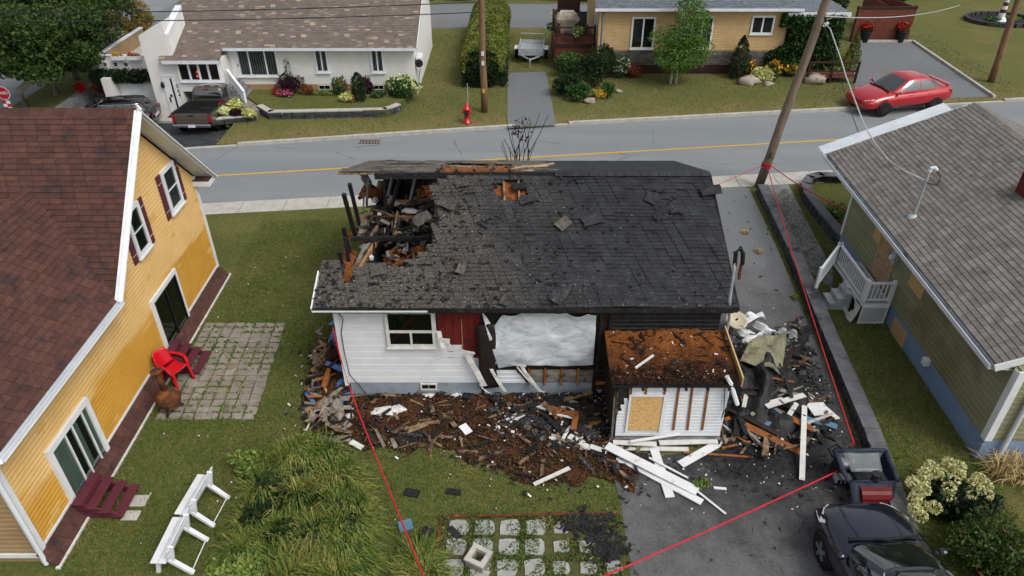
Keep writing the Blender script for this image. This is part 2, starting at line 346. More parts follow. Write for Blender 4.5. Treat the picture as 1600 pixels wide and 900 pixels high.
    t = NT('yellow_siding')                      # bleached cream paint above, strong unfaded yellow below, ragged edge
    pale = t.mix(t.ramp(t.noise(1.4, 5), .35, .65), '#dcb679', '#d4ac6c'); deep = t.mix(t.ramp(t.noise(1.8, 4), .4, .6), '#c6943c', '#bd8c36')
    row = t.math('FLOOR', t.math('DIVIDE', t.math('SUBTRACT', t.sep(2), .42), .108))      # paint weathers board by board
    cv = t.n.new('ShaderNodeCombineXYZ'); t.l.new(t.math('MULTIPLY', t.sep(1), .45), cv.inputs[1]); t.l.new(t.math('MULTIPLY', row, .31), cv.inputs[2]); cvo = cv.outputs[0]
    h = t.math('ADD', t.math('MULTIPLY', row, .0356), t.math('MULTIPLY', t.noise(1.0, 2, .4, vec=cvo), .42)); h = t.math('SUBTRACT', h, t.math('MULTIPLY', t.ramp(t.math('MULTIPLY', t.sep(1), .05), .4, .95), .16))
    a = t.mix(t.ramp(h, .50, .58), deep, pale)
    cv2 = t.n.new('ShaderNodeCombineXYZ'); t.l.new(t.math('MULTIPLY', t.sep(1), .8), cv2.inputs[1]); t.l.new(t.math('MULTIPLY', row, .23), cv2.inputs[2])
    a = t.mix(t.ramp(t.noise(1.3, 2, .3, vec=cv2.outputs[0]), .655, .67), a, t.mix(.5, deep, pale)); a = t.mix(t.ramp(t.noise(3, 6, .7), .62, .8), a, t.mix(.6, a, '#a98a58'))
    t.set(Base_Color=a, Roughness=.6, Specular_IOR_Level=.3)
    mat('brown_siding', '#a08763', '#94795a', 2, rough=.7)
    mat('green_siding', '#8b8a6c', '#7f7e60', 1.4, rough=.6, c3='#736d4c', sc3=.5, t3=.54, stretch=(1, .4, 3))
    mat('beige_siding', '#c4a678', '#b99b6e', 2, rough=.7)
    mat('stone_veneer', '#6b6763', '#54514f', 7, bump=1, bsc=10, var=.25, c3='#7e766c', sc3=3, t3=.6)
    mat('brown_shingle', '#553931', '#482e27', 9, bump=.4, bsc=60, var=.2, c3='#392b2a', sc3=2.2, t3=.54)
    mat('grey_shingle', '#7b7671', '#6b6662', 9, bump=.4, bsc=60, var=.2, c3='#5c5857', sc3=2.2, t3=.56)
    t = NT('fleck_shingle'); a = t.mix(t.ramp(t.noise(3, 4), .35, .65), '#665b54', '#746962'); a = t.vary(a, .12)
    a = t.mix(t.ramp(t.rand(), .90, .905), a, '#877a6d'); a = t.mix(t.ramp(t.rand(), .965, .97), a, '#a0917c'); t.set(Base_Color=a, Roughness=.9)
    mat('slate_shingle', '#6d7279', '#5b6067', 5, bump=.3, bsc=50, var=.15)
    t = NT('osb'); v = t.scl(t.pos, (1, 1, 1)); c = t.voro(26, 'F1', vec=t.scl(t.mix(.3, t.pos, t.noise(5, 2, out=1), 'ADD'), (1, 1, 2.6)), out='Color')
    a = t.mix(t.ramp(c, .1, .9), '#b98f55', '#dcb77c'); a = t.mix(t.ramp(t.noise(16, 5, .7), .6, .68), a, '#8a6232'); t.set(Base_Color=a, Roughness=.8); t.bump(c, .2)
    mat('plywood', '#c9a878', '#bd9a68', 3, rough=.8, stretch=(1, 1, .2), c3='#a98454', sc3=1.5, t3=.6)
    mat('deck_wood', '#5a2f26', '#6a3a2e', 5, bump=.3, bsc=40, var=.12)
    mat('deck_dark', '#38231e', '#2d1c18', 5, bump=.2, bsc=40)
    t = NT('tarp'); a = t.mix(t.ramp(t.noise(2.2, 7, .75, dist=1.0, vec=t.scl(t.pos, (1, 1, 2.2))), .36, .66), '#a4adb4', '#dcdfe1'); tr = t.n.new('ShaderNodeBsdfTranslucent'); tr.inputs[0].default_value = (.7, .73, .75, 1)
    t.set(Base_Color=a, Roughness=.22, Specular_IOR_Level=.6); t.bump(t.noise(5, 8, .75, dist=1.8, vec=t.scl(t.pos, (1, 1, 2))), .28, .04)
    mat('tar_paper', '#2b2220', '#1c1716', 6, rough=.8, bump=.7, bsc=25)
    mat('blue_board', '#4c6fa3', '#567bb0', 4, rough=.6, c3='#3a4f74', sc3=3, t3=.62)
    mat('steel_blue', '#4f7186', '#5d7f92', 4, rough=.5, c3='#33434c', sc3=4, t3=.6)
    mat('yellow_paint', '#c9a239', '#b8923a', 9, rough=.8, c3='#8d8467', sc3=8, t3=.62)
    mat('crumb', '#4a3324', '#634530', 14, rough=.95, bump=.5, bsc=30, var=.35, spec=.1)
    mat('dull_red', '#6d1016', '#560c11', 4, rough=.5)
    mat('red_paint', '#b3121c', '#a80f18', 3, rough=.3, coat=.3, spec=.5)
    mat('red_plastic', '#c20f20', '#b80d1c', 3, rough=.35, spec=.5)
    mat('black_plastic', '#17181a', rough=.5); mat('rubber', '#141415', '#1e1e1f', 20, rough=.85)
    mat('tape_red', '#b4202f', '#c22a38', 5, rough=.5)
    mat('wire', '#26282a', rough=.6); mat('wire_pale', '#b9bbb9', '#9a9c99', 9, rough=.5)
    mat('pole_wood', '#6d5f52', '#857565', 5, bump=.6, bsc=30, stretch=(3, 3, .25), c3='#4b4038', sc3=1.4, t3=.56)
    mat('pole_brown', '#83664c', '#6d543f', 5, bump=.6, bsc=30, stretch=(3, 3, .25), c3='#55402f', sc3=1.4, t3=.58)
    mat('birch_bark', '#cfcbc2', '#b7b1a6', 6, c3='#4b463f', sc3=6, t3=.6); mat('bark', '#4f463c', '#3d352c', 8, bump=.8, bsc=20)
    mat('pale_bark', '#a09a90', '#857e73', 8, bump=.6, bsc=15, c3='#5f594f', sc3=3, t3=.56)
    mat('fabric', '#8e8474', '#b5aa98', 3, rough=.95, bump=.3, bsc=30); mat('grey_cloth', '#c5c1b8', '#aaa498', 5)
    mat('blind', '#a9b0ab', '#949b96', 4, rough=.7); mat('curtain', '#8fa196', '#a9b8ae', 3, rough=.8, stretch=(6, 6, .3)); mat('dark_room', '#0c0d0e', '#17181a', 2, rough=.9)
    mat('warm_room', '#3c2418', '#5a3522', 2, rough=.8)
    t = NT('lamp_red'); t.set(Base_Color=(.8, .08, .03, 1)); t.p.inputs['Emission Color'].default_value = (1, .13, .05, 1); t.p.inputs['Emission Strength'].default_value = 1.4
    glass_mat('glass', '#101517', .68); glass_mat('dark_glass', '#0a0d0e', .18); glass_mat('car_glass', '#141c1a', .12, .03); MATS['car_glass'].node_tree.nodes['Principled BSDF'].inputs['IOR'].default_value = 2.3
    t = NT('clear_plastic'); tr = t.n.new('ShaderNodeBsdfTransparent'); mx = t.n.new('ShaderNodeMixShader'); mx.inputs[0].default_value = .35
    t.set(Base_Color=(*lin('#8b9294'), 1), Roughness=.15); t.l.new(tr.outputs[0], mx.inputs[1]); t.l.new(t.p.outputs[0], mx.inputs[2]); t.l.new(mx.outputs[0], t.n['Material Output'].inputs[0])
    for nm, c in (('car_red', '#a80d1b'), ('car_navy', '#0c1222'), ('car_black', '#0b0c0e'), ('car_taupe', '#4f473f')):
        t = NT(nm); t.set(Base_Color=(*lin(c), 1), Roughness=.22, Specular_IOR_Level=.5, Coat_Weight=.9, Coat_Roughness=.04); t.p.inputs['Metallic'].default_value = .15
    mat('chrome', '#b8bcc0', rough=.15, metal=.9); mat('headlight', '#d5d8d8', rough=.1, spec=.6, coat=.6); mat('taillight', '#8a1015', rough=.2, coat=.6); mat('bed_black', '#141517', '#222325', 10, rough=.8)
    mat('alloy', '#a9adb1', '#8f9397', 5, rough=.3, metal=.7); mat('navy_fabric', '#1d2433', '#2a3243', 4, rough=.7, bump=.4, bsc=8); mat('sign_red', '#a81a20', rough=.5); mat('plate', '#c9ccd2', rough=.5)
    leaf_mat('leaf_maple', ['#1d2a12', '#2c3f19', '#3d5222', '#56632b'], patch=.8); leaf_mat('leaf_rowan', ['#3c4a1c', '#6b6a2a', '#8b6f2a', '#8c4a25'], patch=1.2)
    leaf_mat('leaf_birch', ['#33501f', '#4a6b2a', '#5f7f35', '#7c9046'], patch=1.5); leaf_mat('leaf_dark', ['#15200f', '#22331a', '#304523'], patch=2)
    leaf_mat('leaf_mid', ['#22371a', '#365226', '#4b6a33', '#5f7a3d'], patch=1.5); leaf_mat('leaf_light', ['#48602a', '#647d38', '#86984b', '#a3a95a'], patch=1.8)
    leaf_mat('leaf_cedar', ['#3f4f1e', '#58662a', '#757a35', '#8f8743'], patch=1.0); leaf_mat('leaf_purple', ['#21131a', '#331c25', '#472733'], patch=2); leaf_mat('leaf_rust', ['#5c3220', '#7a452b', '#93603a'])
    leaf_mat('leaf_rose', ['#1f2e12', '#33481d', '#4b5a28', '#5f4f2a'], patch=1.8); leaf_mat('leaf_vine', ['#16260f', '#233a17', '#335022', '#456430'], patch=1.6)
    leaf_mat('grass_clump', ['#3a4f1f', '#53692c', '#6f7d38', '#8f8c4a', '#b0a06a'], patch=1.6); leaf_mat('blade', ['#324819', '#466026', '#5c7133', '#7f7a49', '#998b60'], patch=.6); leaf_mat('blade_dry', ['#46562a', '#5d6a36', '#7b7648', '#958660'], patch=.4)
    for nm, cs in dict(fl_pink=['#a31e55', '#c9387a', '#d96a9a'], fl_red=['#8c1218', '#b01a22', '#cf3a30'], fl_orange=['#c47a14', '#d99a22', '#e0b040'], fl_white=['#cfd0b8', '#dfdfca', '#e6e3d5'], fl_lime=['#b9c77c', '#cdd79a', '#dbe2b4'], fl_cream=['#b5b370', '#cac98e', '#dcdaae', '#a9a45f'], hosta=['#9aa34a', '#c3c679', '#d9d89a'], straw=['#b09a6a', '#c9b583', '#8f7a50']).items(): leaf_mat(nm, cs)
special_mats()
# ================================================================ SETTING
def nearwalk(X): return 23.67 + .118 * (X + 11.18)
def inner(X): return 22.84 + .1116 * (X + 10.77)
def farkerb(X):
    P = [(-70, 20.0), (-24, 27.0), (-12.85, 28.91), (0, 31.13), (25.19, 34.59), (90, 43.4)]
    for (a, ya), (b, yb) in zip(P, P[1:]):
        if X <= b: return ya + (yb - ya) * (X - a) / (b - a)
    return P[-1][1]
def sheet(name, pts, m, z=0.0, parent=None):
    b = MB(); b.poly(*[(p[0], p[1], z) for p in pts]); return b.build(name, m, parent)
def slab(name, pts, z0, z1, m, parent=None):
    b = MB(); b.prism([(p[0], p[1], z0) for p in pts], (0, 0, z1 - z0)); return b.build(name, m, parent)
XS = [-70, -40, -24, -12.85, -6, 0, 8, 14, 25.19, 45, 90]
struct(sheet('ground', [(-500, -300), (500, -300), (500, 900), (-500, 900)], 'lawn_far', -1.0))
struct(slab('lawn_near', [(-70, -20), (90, -20), (90, inner(90)), (-70, inner(-70))], -1.0, 0, 'lawn'))
struct(slab('lawn_across', [(X, farkerb(X) + .15) for X in (-12.7, -6, 0, 8, 14, 25.19, 45, 90)] + [(90, 120), (8, 120), (8, 47.6), (-24, 47.6), (-24, 36.8), (-12.7, 36.8)], -1.0, 0, 'lawn_far'))
struct(slab('lawn_corner', [(-24, farkerb(-24) + .15), (-21.6, farkerb(-21.6) + .15), (-21.6, 36.79), (-24, 36.79)], -1.0, .02, 'lawn_far'))
b = MB(); dz = [(0, -.11), (1.2, -.16), (4.6, -.64), (5.4, -.65), (8.5, -.65)]
for (a, za), (c, zc) in zip(dz, dz[1:]): b.poly((-21.6, farkerb(-21.6) + a, za), (-12.7, farkerb(-12.7) + a, za), (-12.7, farkerb(-12.7) + c, zc), (-21.6, farkerb(-21.6) + c, zc))
struct(b.build('garage_drive', 'drive_dark'))
struct(slab('lawn_beyond', [(-24, 54), (7.9, 54), (7.9, 120), (-24, 120)], -1.0, .02, 'lawn_far'))
struct(sheet('road', [(X, nearwalk(X)) for X in XS] + [(X, farkerb(X)) for X in XS[::-1]], 'road', -.112))
struct(sheet('cross_street', [(-32, 26), (-24.1, 27), (-24.1, 75), (-32, 75)], 'road', -.108)); struct(slab('verge', [(-70, 29), (-32, 29), (-32, 120), (-70, 120)], -1.0, -.02, 'lawn_far'))
struct(sheet('back_road', [(-24.2, 49.6), (7.8, 49.6), (7.8, 53.4), (-24.2, 53.4)], 'asphalt', .008))
struct(slab('road_bed', [(-24.2, 47.6), (7.95, 47.6), (7.95, 54), (-24.2, 54)], -1.0, 0, 'gravel'))
struct(sheet('gravel_shoulder', [(-24.2, 47.7), (7.8, 47.7), (7.8, 49.6), (-24.2, 49.6)], 'gravel', .006))
for x0, x1 in ((-1.6, -.4), (2.6, 4.4)): struct(sheet('back_road_line', [(x0, 51.2), (x1, 51.2), (x1, 51.35), (x0, 51.35)], 'yellow_paint', .014))
YL = [(-40, 20.5), (-24, 24.3), (-11.93, 26.21), (13.56, 29.74), (40, 33.4), (90, 40.3)]
struct(sheet('centre_line', [(x, y - .06) for x, y in YL] + [(x, y + .06) for x, y in YL[::-1]], 'yellow_paint', -.106))
# far kerb, laid in lengths
fk = struct(MB().box(-24, -23.9, farkerb(-24), farkerb(-24) + .1, -.12, -.02).build('far_kerb', 'concrete'))
x = -23.8
while x < 40:
    w = 2.4; low = (-15.2 < x < -12.4) or (-.4 < x + 1 < 1.9) or (16.5 < x < 22.5); zt = -.06 if low else .03
    a, c = farkerb(x), farkerb(x + w - .012)
    MB().prism([(x, a, -.12), (x + w - .012, c, -.12), (x + w - .012, c + .17, -.12), (x, a + .17, -.12)], (0, 0, zt + .12)).build('kerb_stone', 'concrete', fk); x += w
# near pavement in poured slabs
sw = struct(MB().prism([(-30, inner(-30), -.12), (30, inner(30), -.12), (30, nearwalk(30) - .02, -.12), (-30, nearwalk(-30) - .02, -.12)], (0, 0, .09)).build('sidewalk', 'old_concrete'))
x = -30
while x < 29:
    w = 1.55; MB().prism([(x, inner(x), -.02), (x + w - .02, inner(x + w), -.02), (x + w - .02, nearwalk(x + w), -.02), (x, nearwalk(x), -.02)], (0, 0, .034)).build('slab', 'concrete', sw); x += w
# driveways
DRIVE = [(5.25, inner(5.2)), (9.05, inner(9.05) - .02), (8.75, 20), (8.05, 11.9), (7.62, 8.9), (7.1, 4), (2.2, 4), (2.32, 10.0), (2.2, 11.3), (4.9, 11.6), (5.0, 14), (4.95, 21)]
struct(sheet('driveway', DRIVE, 'asphalt', .006))
struct(sheet('gravel_drive', [G(*p)[:2] for p in ((793, 200), (869, 195), (853, 112), (793, 114))], 'gravel', .008))
struct(sheet('gravel_parking', [G(*p)[:2] for p in ((1336, 160), (1553, 151), (1426, 66), (1332, 66))], 'gravel', .008))
for a, b_ in (((1426, 66), (1553, 153)), ((1332, 66), (1426, 66))):
    b = MB(); b.bar(G(*a) + V(0, 0, .05), G(*b_) + V(0, 0, .05), .14, .16); struct(b.build('drive_edging', 'concrete'))
# green house path and flower strip
struct(sheet('side_path', [G(*p)[:2] for p in ((1198, 291), (1232, 289), (1302, 425), (1300, 452), (1268, 425))], 'old_concrete', .008))
def pip(px, py, poly):
    ins = np.zeros(len(px), bool); n = len(poly)
    for i in range(n):
        (x1, y1), (x2, y2) = poly[i][:2], poly[(i + 1) % n][:2]
        if y1 == y2: continue
        c = ((y1 > py) != (y2 > py)) & (px < (x2 - x1) * (py - y1) / (y2 - y1) + x1); ins ^= c
    return ins
DEBRIS = [G(*p)[:2] for p in ((487, 560), (470, 640), (500, 690), (560, 700), (625, 705), (700, 700), (760, 730), (850, 765), (930, 745), (990, 770), (1010, 700), (960, 680), (960, 600), (550, 600), (520, 520))]
PATIO1 = [G(*p)[:2] for p in ((322, 505), (447, 505), (398, 656), (243, 656))]
PATIO2 = [G(*p)[:2] for p in ((694, 812), (975, 805), (978, 905), (690, 905))]
def blades(name, boxes, n, h, w, m, excl, lab, z=0):
    P = []
    tot = sum((b[1] - b[0]) * (b[3] - b[2]) for b in boxes)
    for b in boxes:
        k = int(n * (b[1] - b[0]) * (b[3] - b[2]) / tot); P.append(np.stack([nrg.uniform(b[0], b[1], k), nrg.uniform(b[2], b[3], k)], 1))
    P = np.concatenate(P); keep = np.ones(len(P), bool)
    for e in excl: keep &= ~pip(P[:, 0], P[:, 1], e)
    P = P[keep]; k = len(P); a = nrg.uniform(0, 2 * np.pi, k); hh = h * nrg.uniform(.4, 1.3, k); ln = nrg.normal(0, .6, (k, 2)) * hh[:, None]
    c = np.stack([P[:, 0], P[:, 1], np.full(k, z)], 1); d = np.stack([np.cos(a), np.sin(a), 0 * a], 1) * w / 2
    tip = c + np.stack([ln[:, 0], ln[:, 1], hh], 1)
    o = npmesh(name, np.stack([c - d, c + d, tip], 1).reshape(-1, 3), 3, m); return tag(o, lab, 'grass', kind='stuff')
HB = [(-4.1, 13.4), (5.0, 13.4), (5.0, 20.8), (-4.1, 20.8)]
DEBIN = [((p[0] + .5) * .84 - .5, (p[1] - 12.9) * .66 + 12.9) for p in DEBRIS]
EX = [DRIVE, DEBIN, PATIO1, PATIO2, HB, [(2, 11), (5.2, 11), (5.2, 14), (2, 14)]]
blades('grass_blades', [(-8.85, -4.0, 6.3, 22.4), (-4.0, 2.4, 6.3, 13.4), (7.3, 10.6, 6.5, 24.4), (-4, 5, 20.8, 23.5)], 150000, .05, .022, 'blade', EX, 'short patchy green and straw lawn grass around the burnt house')
blades('grass_blades', [(-13, 26, 28, 46)], 38000, .06, .045, 'blade_dry', [[(X, farkerb(X)) for X in XS] + [(90, -9), (-70, -9)]] + [[G(*p)[:2] for p in q] for q in (((793, 200), (869, 195), (853, 112), (793, 114)), ((1336, 160), (1553, 151), (1426, 66), (1332, 66)), ((262, 232), (331, 229), (333, 186), (352, 160), (240, 150), (150, 150), (105, 172), (180, 200)))], 'dry mown grass of the lawns across the street')
# trodden debris soil in front of the house: uneven sheet
b = MB(); nx, ny = 72, 34; x0, x1, y0, y1 = -6.2, 2.9, 9.7, 16.0; ix = {}
xs = np.linspace(x0, x1, nx); ys = np.linspace(y0, y1, ny)
gx, gy = np.meshgrid(xs, ys); jx = gx + nrg.uniform(-.05, .05, gx.shape); ins = pip((gx + nrg.normal(0, .10, gx.shape)).ravel(), (gy + nrg.normal(0, .10, gy.shape)).ravel(), DEBRIS).reshape(gx.shape)
for i in range(ny):
    for j in range(nx):
        edge = 0 if (i in (0, ny - 1) or j in (0, nx - 1)) else ins[i - 1:i + 2, j - 1:j + 2].mean()
        ix[i, j] = len(b.v); b.v.append((float(jx[i, j]), float(gy[i, j]), -.03 + .06 * float(edge) + .09 * float(edge) * max(-.3, mnoise.noise(Vector((gx[i, j] * 1.9, gy[i, j] * 1.9, 3)))) ))
for i in range(ny - 1):
    for j in range(nx - 1):
        if ins[i:i + 2, j:j + 2].any(): b.f.append((ix[i, j], ix[i, j + 1], ix[i + 1, j + 1], ix[i + 1, j])); b.mi.append(0)
tag(b.build('debris_soil', 'debris_soil'), 'brown and black burnt debris soil under the white siding', 'debris', kind='stuff')
# pavers by the yellow house, stepping slabs in the foreground: each its own piece
pp = struct(MB().poly(*[(p[0], p[1], .006) for p in PATIO1]).build('paver_patio', 'moss'))
me = MB().box(-.135, .135, -.105, .105, -.03, .02).mesh('paver', 'paver')
A, B_, C_, D_ = [Vector((p[0], p[1], 0)) for p in PATIO1]
nr, nc = 17, 8
for i in range(nr):
    for j in range(nc):
        s_, t_ = (j + .5) / nc, (i + .5) / nr
        p = A.lerp(B_, s_).lerp(D_.lerp(C_, s_), t_); q = piece(me, 'paver', pp, p + V(rnd.uniform(-.012, .012), rnd.uniform(-.012, .012), .008 + rnd.uniform(-.008, .008)), (rnd.uniform(-.02, .02), rnd.uniform(-.02, .02), rnd.uniform(-.06, .06)), (1, 1, 1))
ps = struct(MB().poly(*[(p[0], p[1], .005) for p in PATIO2]).build('slab_patio', 'moss'))
for r_, yy in enumerate((825, 855, 888, 925)):
    for c_ in range(8):
        xx = 717 + c_ * 40 - (r_ * 4) + (c_ * r_) * 1.0
        if c_ > 5 and r_ == 0 and c_ != 7: pass
        if (c_, r_) in ((5, 0), (6, 0), (6, 1), (7, 0), (7, 1), (7, 2), (7, 3), (6, 3)): continue
        p = G(xx, yy); b = MB(); n = 9; k = .235
        ring = [(p.x + k * max(-.86, min(.86, 1.15 * math.cos(t * 2 * math.pi / n + .4))) * rnd.uniform(.92, 1.04), p.y + k * .95 * max(-.86, min(.86, 1.15 * math.sin(t * 2 * math.pi / n + .4))) * rnd.uniform(.92, 1.04)) for t in range(n)]
        if c_ >= 4: ring = [(p.x + (q[0] - p.x) * .8, p.y + (q[1] - p.y) * .75) for q in ring]
        b.prism([(q[0], q[1], 0) for q in ring], (0, 0, .03)); b.build('stone_slab', 'slab_stone', ps)
for a, c in (((692, 808), (820, 806)), ((822, 806), (965, 803)), ((690, 812), (684, 850)), ((684, 853), (680, 905))):
    b = MB(); b.bar(G(*a) + V(0, 0, .015), G(*c) + V(0, 0, .015), .06, .05); b.build('edging', 'rust', ps)
# low block wall along the drive: two courses of rough blocks under flat cap stones
def block_wall(name, label, pts, h, bl, cap_w, mcap, face=1):
    t = thing(name, label, 'retaining wall', (pts[0][0], pts[0][1], 0)); pts = [Vector((p[0], p[1], 0)) for p in pts]
    seg = []
    for a, c in zip(pts, pts[1:]):
        L = (c - a).length; n = max(1, round(L / bl))
        for i in range(n): seg.append((a.lerp(c, i / n), a.lerp(c, (i + 1) / n)))
    for a, c in seg:
        d = (c - a).normalized(); nrm = Vector((-d.y, d.x, 0)) * face
        for k in range(2):
            b = MB(); o = a + d * (.01 + rnd.uniform(0, .02)) + nrm * rnd.uniform(-.015, .015); e = c - d * rnd.uniform(.005, .02) + nrm * rnd.uniform(-.015, .015)
            z0, z1 = h * k / 2 + .004, h * (k + 1) / 2 - .008
            b.hexa([o + V(0, 0, z0), e + V(0, 0, z0), e + nrm * .22 + V(0, 0, z0), o + nrm * .22 + V(0, 0, z0), o + V(0, 0, z1) + nrm * .02, e + V(0, 0, z1) + nrm * .02, e + nrm * .22 + V(0, 0, z1), o + nrm * .22 + V(0, 0, z1)])
            b.build('block', 'stone_block', t)
        b = MB(); o, e = a + d * .004 + nrm * .03, c - d * .004 + nrm * .03
        b.prism([o + V(0, 0, h), e + V(0, 0, h), e + nrm * cap_w + V(0, 0, h), o + nrm * cap_w + V(0, 0, h)], (0, 0, .05)); b.build('cap_stone', mcap, t)
    return t
block_wall('block_wall', 'long low dark stone block wall edging the sooty driveway', [(9.2, 24.6), (8.9, 20), (8.5, 16), (8.13, 12.0), (7.7, 9.0), (7.35, 6.5)], .28, .42, .38, 'dark_concrete', -1 if False else 1)
gw = [G(*p) for p in ((1318, 283), (1275, 281), (1255, 286), (1247, 298), (1252, 315), (1278, 350), (1308, 385))]
block_wall('block_wall', 'short curved block wall round the front lawn of the green house', gw, .32, .36, .34, 'dark_concrete', 1)
# ================================================================ BUILDING HELPERS
def inframe(p, mg=0):
    if p[1] < 1: return False
    x, y = PX(p); return -mg < x < 1600 + mg and -mg < y < 900 + mg
def shingles(parent, fr, U, Vl, m, w=.3, e=.14, mask=None, single=300, rise=.022, jit=0.0, lift=0.0, warp=None, gap=0.0):
    rot = Matrix((fr.u, fr.v, fr.n)).transposed(); eul = rot.to_euler()
    def shape(a, b): return [(-a / 2, -e * .5, 0), (a / 2, -e * .5, 0), (a / 2, e * .72, 0), (-a / 2, e * .72, 0), (-a / 2, -e * .5, rise), (a / 2, -e * .5, rise), (a / 2, e * .72, .002), (-a / 2, e * .72, .002)]
    me = MB().hexa(shape(w - .010, 0)).mesh('shingle', m); items = []
    for r_ in range(int(Vl / e)):
        off = (r_ * .37 + .5 * (r_ % 2)) % 1.0; c = -1
        while True:
            a0 = (c + off) * w; a1 = a0 + w; c += 1
            if a0 >= U: break
            a0, a1 = max(a0, 0), min(a1, U)
            if a1 - a0 < .05: continue
            p = fr.P((a0 + a1) / 2, (r_ + .5) * e, .004)
            if mask and not mask(p): continue
            if gap and rnd.random() < gap: continue
            if warp: p = p + fr.n * warp(p)
            if not inframe(p, 60): continue
            items.append((p, (a1 - a0 - .010) / (w - .010), (rnd.uniform(-jit, jit), rnd.uniform(-jit, jit) * (4 if rnd.random() < .06 else 1), rnd.uniform(0, lift) * (3 if rnd.random() < .08 else 1))))
    items.sort(key=lambda q: (not inframe(q[0], -5), (q[0] - Vector((0, 0, CAM_H))).length))
    for p, s, j in items[:single]:
        piece(me, 'shingle', parent, p + fr.n * j[2], (rot @ Matrix.Rotation(j[0], 3, 'Z') @ Matrix.Rotation(j[1] * .5, 3, 'Y')).to_euler(), (s, 1, 1))
    if items[single:]:
        b = MB(); base = [Vector(q) for q in shape(w - .010, 0)]
        for p, s, j in items[single:]:
            mx = rot @ Matrix.Rotation(j[0], 3, 'Z') @ Matrix.Rotation(j[1] * .5, 3, 'Y'); b.hexa([p + fr.n * j[2] + mx @ Vector((q.x * s, q.y, q.z)) for q in base])
        b.build('shingle_field', m, parent)['kind'] = 'stuff'
def prange(poly, b):
    xs = []
    for (a0, b0), (a1, b1) in zip(poly, poly[1:] + poly[:1]):
        if (b0 <= b <= b1 or b1 <= b <= b0) and b0 != b1: xs.append(a0 + (a1 - a0) * (b - b0) / (b1 - b0))
    return (min(xs), max(xs)) if len(xs) >= 2 else None
def siding(parent, fr, poly, e, m, name='plank', proud=.022, lim=None, q=.62):
    b0, b1 = min(p[1] for p in poly), max(p[1] for p in poly); r_ = 0; k = b0
    while k < b1 - .02:
        t = min(k + e, b1 - 1e-4); lo, hi = prange(poly, k + 1e-4), prange(poly, t)
        k0 = k; k += e; r_ += 1
        if not lo or not hi: continue
        lo, hi = list(lo), list(hi)
        if lim:
            L = lim((k0 + t) / 2)
            if not L: continue
            lo = [max(lo[0], L[0]), min(lo[1], L[1])]; hi = [max(hi[0], L[0]), min(hi[1], L[1])]
        if hi[1] - hi[0] < .02: hi = [(hi[0] + hi[1]) / 2 - .01, (hi[0] + hi[1]) / 2 + .01]
        b = MB(); ml, mh, mk = lo[0] + (hi[0] - lo[0]) * q, lo[1] + (hi[1] - lo[1]) * q, k0 + (t - k0) * q    # flat face, then a bevel back to the board above
        b.hexa([fr.P(lo[0], k0, 0), fr.P(lo[1], k0, 0), fr.P(mh, mk, 0), fr.P(ml, mk, 0), fr.P(lo[0], k0, proud), fr.P(lo[1], k0, proud), fr.P(mh, mk, proud), fr.P(ml, mk, proud)]); b.hexa([fr.P(ml, mk, 0), fr.P(mh, mk, 0), fr.P(hi[1], t, -.004), fr.P(hi[0], t, -.004), fr.P(ml, mk, proud), fr.P(mh, mk, proud), fr.P(hi[1], t, -.002), fr.P(hi[0], t, -.002)])
        b.build(name, m, parent)
def window(parent, fr, a0, a1, b0, b1, fw=.07, c0=.026, proud=.07, mull=(), rails=(), mf='white_paint', mg='glass', curtain=None, slats=0, sill=True, back='dark_room', name='window', barw=.04):
    b = MB(); c1 = c0 + proud
    b.fb(fr, a0, a1, b0, b0 + fw, 0, c1); b.fb(fr, a0, a1, b1 - fw, b1, 0, c1); b.fb(fr, a0, a0 + fw, b0 + fw, b1 - fw, 0, c1); b.fb(fr, a1 - fw, a1, b0 + fw, b1 - fw, 0, c1)
    A0, A1, B0, B1 = a0 + fw, a1 - fw, b0 + fw, b1 - fw
    cuts = [A0] + [A0 + (A1 - A0) * q for q in mull] + [A1]; rc = [B0] + [B0 + (B1 - B0) * q for q in rails] + [B1]
    for q in cuts[1:-1]: b.fb(fr, q - barw / 2, q + barw / 2, B0, B1, c0 + .004, c1 - .012)
    for q in rc[1:-1]: b.fb(fr, A0, A1, q - barw / 2, q + barw / 2, c0 + .004, c1 - .014)
    w = b.build(name, mf, parent)
    b = MB(); b.fb(fr, A0, A1, B0, B1, .0, c0); b.build('backing', back, w)
    if slats:
        b = MB(); n = slats
        for i in range(n):
            x = A0 + (A1 - A0) * (i + .15) / n; b.fb(fr, x, x + (A1 - A0) / n * .62, B0 + .01, B1 - .01, c0 + .004, c0 + .009)
        b.build('blind', 'blind', w)
    for q in (curtain or []):
        b = MB(); n = 7; x0 = A0 + (A1 - A0) * q[0]; x1 = A0 + (A1 - A0) * q[1]
        for i in range(n): b.fb(fr, x0 + (x1 - x0) * i / n, x0 + (x1 - x0) * (i + 1) / n - .002, B0 + .005, B1 - .005, c0 + .003, c0 + .007 + .008 * (i % 2))
        b.build('curtain', 'curtain', w)
    for i in range(len(cuts) - 1):
        for j in range(len(rc) - 1):
            b = MB(); b.fb(fr, cuts[i] + .006, cuts[i + 1] - .006, rc[j] + .006, rc[j + 1] - .006, c0 + .028, c0 + .032); b.build('pane', mg, w)
    if sill: b = MB(); b.fb(fr, a0 - .03, a1 + .03, b0 - .045, b0 - .002, 0, c1 + .03); b.build('sill', mf, w)
    return w
